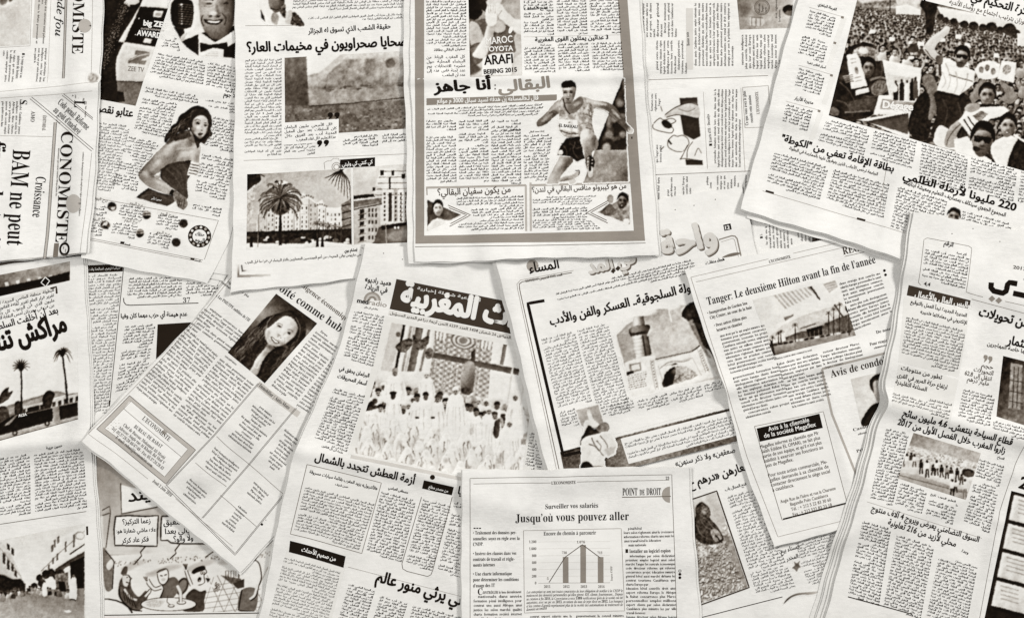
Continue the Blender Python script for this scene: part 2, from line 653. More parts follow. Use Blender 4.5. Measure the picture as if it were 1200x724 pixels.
    def develop(s, k):
        """press-like contrast, edge sharpening and photographic grain"""
        if s.done or not k:
            return
        s.done = True
        g = s.g
        if k > .5:      # uneven edges, as in a screened press photo
            dx = (vnoise(s.X, s.Y, 4.5, 2, 2) - .5) * .8 + (vnoise(s.X, s.Y, 1.2, 5, 1) - .5) * .6
            dy = (vnoise(s.X, s.Y, 4.5, 7, 2) - .5) * .8 + (vnoise(s.X, s.Y, 1.2, 9, 1) - .5) * .6
            s.g, keep = g, s.a
            g2, a2 = s.at(s.X + dx, s.Y + dy)
            s.g, s.a = g2, a2
            g = .45 * g2 + .55 * boxblur(g2, 1)
        big = boxblur(boxblur(g, 6), 6)
        fine = boxblur(g, 2)
        b4 = boxblur(boxblur(g, 5), 4)
        rel = b4 - np.roll(np.roll(b4, 4, 0), 3, 1)
        g = g + k * (.16 * (g - big) + .5 * (g - fine) + .5 * rel)
        g = .47 + (g - .5) * (1 + .06 * k)
        mid = np.clip(1.2 - np.abs(g - .5) * 1.6, .2, 1)
        n = .55 * (vnoise(s.X, s.Y, 1.1, 3, 1) - .5) + .8 * (vnoise(s.X, s.Y, 2.6, 6, 2) - .5) + .9 * (vnoise(s.X, s.Y, 7.0, 8, 2) - .5)
        s.g = g + k * .16 * mid * n

    def at(s, x, y):
        u = np.clip((np.asarray(x) - s.x0) * s.res, 0, s.w - 1.001)
        v = np.clip((np.asarray(y) - s.y0) * s.res, 0, s.h - 1.001)
        i, j = u.astype(int), v.astype(int)
        fu, fv = u - i, v - j
        f = lambda A: (A[j, i] * (1 - fu) + A[j, i + 1] * fu) * (1 - fv) + (A[j + 1, i] * (1 - fu) + A[j + 1, i + 1] * fu) * fv
        return f(s.g), f(s.a)


# ------------------------------------------------------------------ the pile: height of everything laid so far (mm, 3 mm cells)
CELL = 3.0
HX0, HY0 = -260.0, -260.0
HW, HH = int(1720 / CELL), int(1250 / CELL)
PILE = np.zeros((HH, HW))
GX, GY = np.meshgrid(HX0 + np.arange(HW) * CELL, HY0 + np.arange(HH) * CELL)


def seg_dist(X, Y, p, q):
    dx, dy = q[0] - p[0], q[1] - p[1]
    L = math.hypot(dx, dy)
    t = np.clip(((X - p[0]) * dx + (Y - p[1]) * dy) / (L * L), 0, 1)
    side = ((X - p[0]) * dy - (Y - p[1]) * dx) / L
    return np.hypot(X - p[0] - t * dx, Y - p[1] - t * dy), side


class Newspaper:
    """one newspaper: an Empty with sheets of paper and the print on the top sheet.
    Positions are millimetres on the table top, x to the right and y towards the reader."""

    def __init__(s, label, left, right, ang=0.0, down=None, thick=1.6, sheets=(), creases=(), wave=0.5, seed=1, curl=(), lift=0.0, g=1.0):
        global PILE
        s.ang, s.down, s.seed = ang, ang if down is None else down, seed
        s.left, s.right = np.array(left, float), np.array(right, float)
        c = (s.left.mean(0) + s.right.mean(0)) / 2
        # height field of the top sheet
        h = boxblur(boxblur(maxfilt(PILE, 5), 2), 3)
        wave = wave * 2.1
        own = wave * 1.1 * vnoise(GX * .8 + GY * .25, GY * .5 - GX * .2, 62, seed, 1) + wave * .8 * vnoise(GX, GY, 26, seed + 3, 2)
        own = own + wave * .55 * np.abs(vnoise(GX + .5 * GY, GY - .4 * GX, 45, seed + 5, 1) - .5)
        for cr in creases:
            p, q, amp, w = cr[0], cr[1], cr[2] * 2.3, cr[3]
            kind = cr[4] if len(cr) > 4 else 'ridge'
            d, side = seg_dist(GX, GY, p, q)
            if kind == 'ridge':
                own = own + amp * np.exp(-np.abs(d) / w)
            elif kind == 'wave':
                own = own + amp * np.exp(-(d / w) ** 2)
            elif kind == 'valley':
                own = own + abs(amp) * (1 - np.exp(-np.abs(d) / w)) * np.exp(-(d / (4 * w)) ** 2)
            elif kind == 'step':
                sd = -side
                own = own + amp * np.clip(sd / w + .5, 0, 1) * np.exp(-np.clip(sd, 0, 1e9) / 90.0)
        for p, q, amp, w in curl:           # an edge that lifts off
            d, _ = seg_dist(GX, GY, p, q)
            own = own + amp * 1.8 * np.exp(-(d / w))
        own = own - own[(GX > -100) & (GX < 1300) & (GY > -100) & (GY < 820)].min()
        s.h = boxblur(boxblur(h + own + thick + lift, 1), 1)
        s.hb = h + lift
        s.thick = thick
        zr = float(s.hz(c[0], c[1]))
        s.scale = 0.001 * (1 - zr * 0.001 / CAM_H)
        s.root = bpy.data.objects.new('newspaper', None)
        s.root.empty_display_size = 0.05
        s.root.location = ((c[0] - 600) * s.scale, -(c[1] - 362) * s.scale, float(s.hz(c[0], c[1], s.hb)) * .001)
        s.loc = np.array(s.root.location)
        COL.objects.link(s.root)
        s.root['label'] = label
        s.root['category'] = 'newspaper'
        s.root['group'] = 'newspapers spread over the table'
        n = len(sheets)
        for i, sh in enumerate(sheets):     # lower sheets first; (left, top, right, bottom) overhang, each a pair or a number
            f = (i + .6) / (n + .6)
            s._sheet('inner_sheet', sh, lambda x, y, f=f: s.hz(x, y, s.hb) + (s.hz(x, y) - s.hz(x, y, s.hb)) * f - .12, g * .97)
        s._sheet('page', (0, 0, 0, 0), lambda x, y: s.hz(x, y), g)
        # lay it on the pile
        U = np.linspace(0, 1, 420)
        x, y = s._outline(U[None, :].repeat(420, 0), U[:, None].repeat(420, 1), (0, 0, 0, 0))
        i = np.round((x - HX0) / CELL).astype(int)
        j = np.round((y - HY0) / CELL).astype(int)
        np.maximum.at(PILE, (j.ravel().clip(0, HH - 1), i.ravel().clip(0, HW - 1)), s.hz(x, y).ravel())
        s.nz = 0

    def hz(s, x, y, H=None):
        H = s.h if H is None else H
        u = np.clip((np.asarray(x, float) - HX0) / CELL, 0, HW - 1.001)
        v = np.clip((np.asarray(y, float) - HY0) / CELL, 0, HH - 1.001)
        i, j = u.astype(int), v.astype(int)
        fu, fv = u - i, v - j
        return (H[j, i] * (1 - fu) + H[j, i + 1] * fu) * (1 - fv) + (H[j + 1, i] * (1 - fu) + H[j + 1, i + 1] * fu) * fv

    def _edge(s, P, t):
        d = np.concatenate([[0], np.cumsum(np.linalg.norm(np.diff(P, axis=0), axis=1))])
        d /= d[-1]
        tt = np.linspace(0, 1, 201)
        xs, ys = np.interp(tt, d, P[:, 0]), np.interp(tt, d, P[:, 1])
        if len(P) > 2:
            k = 9
            ker = np.ones(k) / k
            px = np.concatenate([2 * xs[0] - xs[k // 2:0:-1], xs, 2 * xs[-1] - xs[-2:-k // 2 - 1:-1]])
            py = np.concatenate([2 * ys[0] - ys[k // 2:0:-1], ys, 2 * ys[-1] - ys[-2:-k // 2 - 1:-1]])
            xs, ys = np.convolve(px, ker, 'valid')[:201], np.convolve(py, ker, 'valid')[:201]
        return np.interp(t, tt, xs), np.interp(t, tt, ys)

    def _outline(s, S, T, over):
        pr = lambda v: v if isinstance(v, tuple) else (v, v)
        (l0, l1), (t0, t1), (r0, r1), (b0, b1) = [pr(v) for v in over]
        lx, ly = s._edge(s.left, T)
        rx, ry = s._edge(s.right, T)
        W = np.hypot(rx - lx, ry - ly) + 1e-6
        L = np.linalg.norm(s.left[0] - s.left[-1])
        ux, uy = (rx - lx) / W, (ry - ly) / W
        sd = s.seed * 1.7
        wl = .8 * np.sin(T * L / 29 + sd) + .4 * np.sin(T * L / 7.3 + 2 * sd)
        wr = .8 * np.sin(T * L / 33 + 3 * sd) + .4 * np.sin(T * L / 8.1 + sd)
        a = -(l0 + (l1 - l0) * T) + wl
        b = (r0 + (r1 - r0) * T) + wr
        x = lx + ux * a + (rx - lx + ux * (b - a)) * S
        y = ly + uy * a + (ry - ly + uy * (b - a)) * S
        wb = .9 * np.sin(S * W / 27 + sd * 2) + .4 * np.sin(S * W / 6.1 + sd)
        dv = -(t0 + (t1 - t0) * S) * (1 - T) + (b0 + (b1 - b0) * S) * T + wb * (2 * T - 1)
        return x - uy * dv, y + ux * dv

    def _sheet(s, name, over, zf, g):
        W = max(np.linalg.norm(s.left[0] - s.right[0]), np.linalg.norm(s.left[-1] - s.right[-1]))
        L = np.linalg.norm(s.left[0] - s.left[-1])
        st = 2.0 if name == 'page' else 4.0
        nu, nv = int(W / st) + 2, int(L / st) + 2
        S, T = np.meshgrid(np.linspace(0, 1, nu), np.linspace(0, 1, nv))
        x, y = s._outline(S, T, over)
        z = zf(x, y)
        x, y, z = x.ravel(), y.ravel(), z.ravel()
        top = s.world(x, y, z)
        bot = s.world(x, y, z - .14)
        N = nu * nv
        F = grid_faces(nu, nv)
        i = np.arange(N).reshape(nv, nu)
        ring = np.concatenate([i[0, :-1], i[:-1, -1], i[-1, :0:-1], i[:0:-1, 0]])
        nx = np.roll(ring, -1)
        k = len(ring)
        q = np.arange(k)
        side = np.stack([q, (q + 1) % k, (q + 1) % k + k, q + k], -1) + 2 * N
        V = np.concatenate([top, bot, top[ring], bot[ring]])
        return make_obj(name, V, np.concatenate([F, F[:, ::-1] + N, side]), paper(g), s.root, s.loc, smooth=True)

    def world(s, x, y, z):
        return np.stack([(x - 600) * s.scale, -(y - 362) * s.scale, z * .001], -1)

    def _z(s, x, y, lvl):
        return s.hz(x, y) + lvl

    # -- placing
    def R(s, tl, br, ang=None, down=None):
        a = math.radians(s.ang if ang is None else ang)
        b = math.radians((s.down if ang is None else ang) if down is None else down)
        U, V = (math.cos(a), math.sin(a)), (-math.sin(b), math.cos(b))
        d = (br[0] - tl[0], br[1] - tl[1])
        det = U[0] * V[1] - V[0] * U[1]
        p = (d[0] * V[1] - V[0] * d[1]) / det
        tr = (tl[0] + U[0] * p, tl[1] + U[1] * p)
        return [tl, tr, br, (tl[0] + br[0] - tr[0], tl[1] + br[1] - tr[1])]

    @staticmethod
    def bil(q, S, T):
        q = np.array(q, float)
        S, T = S[..., None], T[..., None]
        r = (q[0] * (1 - S) + q[1] * S) * (1 - T) + (q[3] * (1 - S) + q[2] * S) * T
        return r[..., 0], r[..., 1]

    def fill(s, q, g, name='tint_panel', lvl=.10, parent=None, label=None):
        q = np.array(q, float)
        nu = int(max(np.linalg.norm(q[0] - q[1]), np.linalg.norm(q[3] - q[2])) / 2.5) + 2
        nv = int(max(np.linalg.norm(q[0] - q[3]), np.linalg.norm(q[1] - q[2])) / 2.5) + 2
        S, T = np.meshgrid(np.linspace(0, 1, nu), np.linspace(0, 1, nv))
        x, y = s.bil(q, S, T)
        x, y = x.ravel(), y.ravel()
        o = make_obj(name, s.world(x, y, s._z(x, y, lvl)), grid_faces(nu, nv), ink(g), parent or s.root, s.loc, smooth=True)
        if label:
            o['label'] = label
        return o

    def _strips(s, paths, w):
        Vs, Fs, n = [], [], 0
        for P in paths:
            P = np.array(P, float)
            out = [P[0]]
            for a, b in zip(P[:-1], P[1:]):
                k = max(int(np.linalg.norm(b - a) / 2.5), 1)
                out += [a + (b - a) * (j + 1) / k for j in range(k)]
            P = np.array(out)
            d = np.gradient(P, axis=0)
            nr = np.stack([-d[:, 1], d[:, 0]], -1) / (np.linalg.norm(d, axis=1)[:, None] + 1e-9) * w / 2
            V = np.concatenate([P + nr, P - nr])
            k = len(P)
            i = np.arange(k - 1)
            Vs.append(V)
            Fs.append(np.stack([i, i + 1, i + 1 + k, i + k], -1) + n)
            n += 2 * k
        return np.concatenate(Vs), np.concatenate(Fs)

    def rule(s, paths, w=.7, g=.25, name='rule', lvl=.15, parent=None):
        if not isinstance(paths[0][0], (tuple, list)):
            paths = [paths]
        for p in paths:
            V, F = s._strips([p], w)
            o = make_obj(name, s.world(V[:, 0], V[:, 1], s._z(V[:, 0], V[:, 1], lvl)), F, ink(g), parent or s.root, s.loc)
        return o

    def frame(s, q, w=.6, g=.3, name='frame', lvl=.15, parent=None):
        q = [tuple(p) for p in q]
        return s.rule([q + [q[0]]], w, g, name, lvl, parent)

    def shape(s, polys, g, name='emblem', lvl=.16, parent=None):
        Vs, Fs, n = [], [], 0
        for P in polys:
            P = np.array(P, float)
            c = P.mean(0)
            k = len(P)
            Vs += [P, c[None]]
            i = np.arange(k)
            Fs.append(np.stack([i, (i + 1) % k, np.full(k, k)], -1) + n)
            n += k + 1
        V, F = split_long(np.concatenate(Vs), np.concatenate(Fs), 6)
        return make_obj(name, s.world(V[:, 0], V[:, 1], s._z(V[:, 0], V[:, 1], lvl)), F, ink(g), parent or s.root, s.loc)

    def disc(s, cx, cy, r, g, name='emblem', lvl=.16, ry=None, inner=0, parent=None, a0=0, a1=360):
        t = np.radians(np.linspace(a0, a1, 29))
        ry = ry or r
        o_ = np.stack([cx + r * np.cos(t), cy + ry * np.sin(t)], -1)
        if inner:
            i_ = np.stack([cx + inner * np.cos(t), cy + inner * ry / r * np.sin(t)], -1)
            V = np.concatenate([o_, i_])
            k = np.arange(28)
            F = np.stack([k, k + 1, k + 30, k + 29], -1)
            return make_obj(name, s.world(V[:, 0], V[:, 1], s._z(V[:, 0], V[:, 1], lvl)), F, ink(g), parent or s.root, s.loc)
        return s.shape([o_], g, name, lvl, parent)

    # -- print
    def head(s, text, p0, p1, size, style='serif', g=.06, bold=0.0, name='headline', lvl=.22, parent=None, label=None, res=3, fit=None):
        """one line of lettering with its baseline from p0 to p1"""
        V, T = lettering(text, style, bold, res)
        x0, x1 = V[:, 0].min(), V[:, 0].max()
        L = math.hypot(p1[0] - p0[0], p1[1] - p0[1])
        if fit is None:
            fit = 1.22 if style == 'ar' else 1.45
        size = min(size, L / (x1 - x0) * fit)
        U = np.array([(p1[0] - p0[0]) / L, (p1[1] - p0[1]) / L])
        D = np.array([U[1], -U[0]])
        P = np.array(p0) + np.outer((V[:, 0] - x0) / (x1 - x0) * L, U) + np.outer(V[:, 1] * size, D)
        P, T = split_long(P, T, 5.0)
        # neighbouring letters overlap where they join: keep them on slightly different levels
        n0 = len(V) // (len(stamps(bold, res)) if bold else 1)
        z = s._z(P[:, 0], P[:, 1], lvl) + comp_levels(len(P), T, n0)
        o = make_obj(name, s.world(P[:, 0], P[:, 1], z), T, ink(g), parent or s.root, s.loc)
        if label:
            o['label'] = label
        return o

    def text(s, q, lang='ar', lp=4.6, g=.2, n=1, gap=3.0, bold=None, italic=False, name='text_column', para=.07, lvl=.15, parent=None, center=False, size=None):
        q = np.array(q, float)
        W = (np.linalg.norm(q[1] - q[0]) + np.linalg.norm(q[2] - q[3])) / 2
        if n > 1:
            for k in range(n):
                a, b = (k * (W + gap) / n) / W, ((k + 1) * (W + gap) / n - gap) / W
                s.text([q[0] + (q[1] - q[0]) * a, q[0] + (q[1] - q[0]) * b, q[3] + (q[2] - q[3]) * b, q[3] + (q[2] - q[3]) * a], lang, lp, g, 1, 0, bold, italic, name, para, lvl, parent, center, size)
            return
        H = (np.linalg.norm(q[3] - q[0]) + np.linalg.norm(q[2] - q[1])) / 2
        lp = lp * (.8 if lang == 'ar' and lp < 5.2 else .96)
        g = g * .4 if lang == 'ar' else g * .5 + .04
        if bold is None:
            bold = .04 if lang == 'ar' else .02
        bold = bold * 1.25
        sz = size or (lp * (.92 if lang == 'ar' else .95))
        wx = .92 if lang == 'ar' else .8
        nl = max(int(round(H / lp)), 1)
        Vs, Ts, cnt = [], [], 0
        newp = True
        for i in range(nl):
            base = (i + .72) * lp
            last = random.random() < para or i == nl - 1
            target = W * (random.uniform(.3, .9) if last else 1.0)
            ind = sz * 1.1 if newp and not center and random.random() < .6 else 0
            if center:
                target = W * random.uniform(.55, .95)
            ws, tot = [], 0
            sp = sz * (.26 if lang == 'ar' else .2)
            while True:
                V, T = word(lang, bold, italic)
                w = (V[:, 0].max() - V[:, 0].min()) * sz * wx
                if tot + w > target - ind and ws:
                    break
                ws.append((V, T, w))
                tot += w + sp
                if len(ws) > 40:
                    break
            tot -= sp
            ex = target - ind - tot
            if (last or center) and ex > 0:
                ex = 0
            k = 1.0
            if len(ws) > 1 and ex > 0:
                sp2 = sp + min(ex / (len(ws) - 1), sp * 1.6)
                k = (target - ind - sp2 * (len(ws) - 1)) / sum(w for *_, w in ws)
            elif ex < 0 or len(ws) == 1:
                sp2 = sp
                k = min((target - ind) / max(tot, 1e-6), 1.0)
            else:
                sp2 = sp
            line_w = sum(w for *_, w in ws) * k + sp2 * (len(ws) - 1)
            x = ind if lang != 'ar' else W - ind - line_w
            if center:
                x = (W - line_w) / 2
            for V, T, w in ws:
                px = x + (V[:, 0] - V[:, 0].min()) * sz * wx * k
                Vs.append(np.stack([px / W, (base - V[:, 1] * sz) / H], -1))
                Ts.append(T + cnt)
                cnt += len(V)
                x += w * k + sp2
            newp = last
        V, T = np.concatenate(Vs), np.concatenate(Ts)
        x, y = s.bil(q, V[:, 0], V[:, 1])
        return make_obj(name, s.world(x, y, s._z(x, y, lvl)), T, ink(g), parent or s.root, s.loc)

    def photo(s, pic, q=None, name='photograph', label=None, step=.8, lvl=.12, parent=None, dev=1.0):
        """lay a picture on the page inside quad q, or cut out along its own outline"""
        pic.develop(dev if name in ('photograph', 'portrait') else .45 if name == 'cartoon' else 0)
        if q is None:
            x = np.arange(pic.x0, pic.x0 + pic.w / pic.res, step)
            y = np.arange(pic.y0, pic.y0 + pic.h / pic.res, step)
            X, Y = np.meshgrid(x, y)
        else:
            q = np.array(q, float)
            nu = int(max(np.linalg.norm(q[0] - q[1]), np.linalg.norm(q[3] - q[2])) / step) + 2
            nv = int(max(np.linalg.norm(q[0] - q[3]), np.linalg.norm(q[1] - q[2])) / step) + 2
            X, Y = s.bil(q, *np.meshgrid(np.linspace(0, 1, nu), np.linspace(0, 1, nv)))
        nv, nu = X.shape
        x, y = X.ravel(), Y.ravel()
        g, a = pic.at(x, y)
        c = tone(g) * a[:, None] + tone(1.0) * (1 - a[:, None])
        F = grid_faces(nu, nv)
        if q is None:
            F = F[(a[F] > .06).any(1)]
            u = np.unique(F)
            m = np.zeros(len(x), int)
            m[u] = np.arange(len(u))
            F, x, y, c = m[F], x[u], y[u], c[u]
        o = make_obj(name, s.world(x, y, s._z(x, y, lvl)), F, photo_mat(), parent or s.root, s.loc, c, True)
        if label:
            o['label'] = label
        return o


def comp_levels(n, T, n0):
    lab = np.arange(n)
    for _ in range(60):
        m = lab[T].min(1)
        new = lab.copy()
        for k in range(3):
            np.minimum.at(new, T[:, k], m)
        new = new[new]
        if (new == lab).all():
            break
        lab = new
    u, inv = np.unique(lab, return_inverse=True)
    return np.minimum(lab // n0, 8) * .008 + (inv % 3) * .0025


# ------------------------------------------------------------------ the table
def build_table():
    m, nt, p = new_mat('dark_stained_wood')
    tc = nt.nodes.new('ShaderNodeTexCoord')
    mp = nt.nodes.new('ShaderNodeMapping')
    mp.inputs['Scale'].default_value = (1.5, 16, 1)
    nt.links.new(tc.outputs['Object'], mp.inputs['Vector'])
    f = maprange(nt, noise(nt, mp.outputs['Vector'], 4, 8, .65), .25, .75, .35, 1.5)
    nt.links.new(mulcol(nt, (.075, .055, .042), f), p.inputs['Base Color'])
    p.inputs['Roughness'].default_value = .55
    V = [(-1.3, -.85, -.03), (1.3, -.85, -.03), (1.3, .85, -.03), (-1.3, .85, -.03), (-1.3, -.85, -.0005), (1.3, -.85, -.0005), (1.3, .85, -.0005), (-1.3, .85, -.0005)]
    F = [(3, 2, 1, 0), (4, 5, 6, 7), (0, 1, 5, 4), (1, 2, 6, 5), (2, 3, 7, 6), (3, 0, 4, 7)]
    o = make_obj('table_top', V, F, m)
    o['kind'] = 'structure'


build_table()


# ================================================================== newspapers, bottom of the pile first
def french_cartoon_paper():
    P = Newspaper('sideways French newspaper with a cartoon of two heads over a black block',
                  [(745, -70), (752, 90), (764, 240), (775, 330)], [(960, -70), (950, 90), (948, 295), (950, 330)], g=0.97, ang=-93, down=-93, thick=1.4, seed=2,
                  sheets=[(2, 0, 3, 3), (5, 0, 2, 2)], creases=[((740, 93), (960, 88), -1.5, 9, 'valley'), ((740, 203), (960, 199), .6, 10)])
    up = lambda x0, y0, x1, y1, k=0: [(x0, y1), (x0 - k, y0), (x1 - k, y0), (x1, y1)]     # text that reads upwards
    P.text(up(752, 4, 796, 44), 'fr', 4.4)
    P.text(up(768, 48, 807, 87), 'fr', 4.4)
    P.fill(up(804, 10, 812, 82), .8)
    P.head('Bonne note', (808, 54), (807, 38), 5.5, 'serif', name='caption')
    P.text(up(813, 4, 862, 78), 'fr', 4.5)
    P.text(up(868, 41, 916, 81), 'fr', 4.5)
    pic = Picture(860, -12, 935, 40, .62)
    pic.poly([(860, -12), (935, -12), (935, 40), (860, 40)], (.5, (860, 0), .72, (930, 20)), tex=.12, ts=14)
    pic.poly([(862, -2), (876, 4), (880, 14), (868, 22)], .42, smooth=True, soft=3)
    pic.poly([(878, 20), (893, 21), (897, 26), (893, 31), (879, 30)], .75)
    for t in (881, 886, 891):
        pic.line([(t, 21), (t, 31)], .7, .35)
    pic.line([(878, 20.5), (894, 21.5)], .8, .3)
    pic.ell(925, 12, 8, 6, .12)
    pic.ell(926, 16, 6, 3, .35)
    ph = P.photo(pic, [(863, -8), (931, -8), (926, 33), (867, 35)], label='grey photo print with a ring stamp and a small house')
    P.disc(893, 9, 9.2, .35, 'stamp', inner=8.2, parent=ph, lvl=.2)
    P.disc(893, 9, 7.6, .4, 'stamp', inner=6.9, parent=ph, lvl=.2)
    P.text(up(888, 3, 899, 15), 'fr', 4, .3, parent=ph, lvl=.2, name='stamp_lettering')
    P.text(up(908, 0, 917, 26), 'fr', 4, .3, parent=ph, lvl=.2, name='caption')
    P.rule([[(760, 94), (900, 89)]], .6, .4)  # fold line: shade of the crease drawn in as grey ink
    # the cartoon
    c = Picture(758, 104, 828, 198, 1.0)
    K = .08
    c.poly([(796, 115.5), (817, 114.5), (819, 140), (800, 142)], .22, tex=.04)
    c.poly([(797, 135), (819, 140), (821, 160), (813, 164), (801, 158)], .17, tex=.04)
    c.poly([(803, 187), (823, 188), (824, 194), (804, 194)], .17)
    c.poly([(779, 135), (792, 126), (808, 121), (818, 124), (819, 138), (800, 135), (790, 136), (781, 138)], .78, smooth=True, tex=.1)
    c.line([(779, 135), (792, 126), (808, 121), (818, 124)], .8, K, curve=True)
    c.line([(781, 138), (795, 135), (819, 140)], .8, K, curve=True)
    c.line([(795, 128), (806, 131), (815, 127)], .6, .3, curve=True)
    h1 = [(766, 145), (773, 139), (778, 141), (787, 139), (792, 142), (788, 145), (783, 147), (789, 151), (787, 156), (778, 155), (770, 153), (765, 150)]
    c.poly(h1, .97, smooth=True)
    c.line(spline(h1), .8, K)
    c.poly([(775, 143), (780, 141), (784, 143), (788, 148), (784, 151), (778, 149)], .1, smooth=True)
    c.line([(774, 125), (776, 131)], .7, K)
    h2 = [(783, 165), (789, 159), (794, 160), (800, 159), (806, 163), (807, 170), (801, 177), (794, 178), (788, 176), (783, 172)]
    c.poly(h2, .95, smooth=True)
    c.line(spline(h2), .8, K)
    c.poly([(782, 165), (784, 164), (788, 169), (786, 170)], .05)
    c.poly([(790, 174), (800, 178), (808, 170), (817, 163), (822, 161), (823, 188), (805, 186), (797, 186), (803, 177)], .96)
    c.line([(806, 170), (799, 184), (797, 187), (803, 186), (823, 189)], .8, K, curve=True)
    c.line([(812, 166), (806, 175), (805, 185)], .7, K, curve=True)
    c.line([(814, 183), (818, 174), (822, 180)], .7, .2, curve=True)
    c.line([(778, 172), (774, 176)], .7, K)
    cp = P.photo(c, [(759, 106), (826, 103), (828, 196), (761, 198)], name='cartoon', label='cartoon of two heads in front of a black block')
    P.text(up(762, 108, 774, 133), 'fr', 4.4, .12, parent=cp, name='speech', lvl=.2, center=True)
    P.text(up(768, 164, 778, 197), 'fr', 4.4, .12, parent=cp, name='speech', lvl=.2, center=True)
    P.rule([[(824, 108), (829, 198)], [(868, 104), (873, 202)]], .4, .5)
    P.head('■ Ecarts d’IE : Dessalys', (834.5, 171), (831, 134), 4.6, 'serif', .1, name='subheadline')
    P.text(up(836, 105, 870, 196), 'fr', 4.3)
    P.frame([(873, 150), (870, 103), (900, 101), (903, 149)], .5, .5)
    P.head('Ce que vous avez le plus', (877, 147), (873.5, 107), 5.2)
    P.head('consulté cette semaine', (882.5, 144), (879.5, 112), 5.2)
    P.head('L’ECONOMISTE', (890, 134), (888, 108), 5.5, 'caps', .3, name='masthead')
    P.rule([(768, 205), (950, 198)], .6, .35)
    for x0, x1, y0, y1 in ((770, 777, 208, 240), (781, 795, 208, 234), (799, 813, 207, 229), (827, 834, 207, 221), (839, 868, 206, 228), (872, 905, 205, 236)):
        P.text(up(x0, y0, x1, y1), 'fr', 4.2)
    P.head('■ L', (894, 279), (893, 274), 5, 'serif', name='subheadline')
    P.text(up(897, 250, 928, 291, 2), 'fr', 4.3)
    P.text(up(934, 260, 960, 283, 2), 'fr', 4.3, .15)


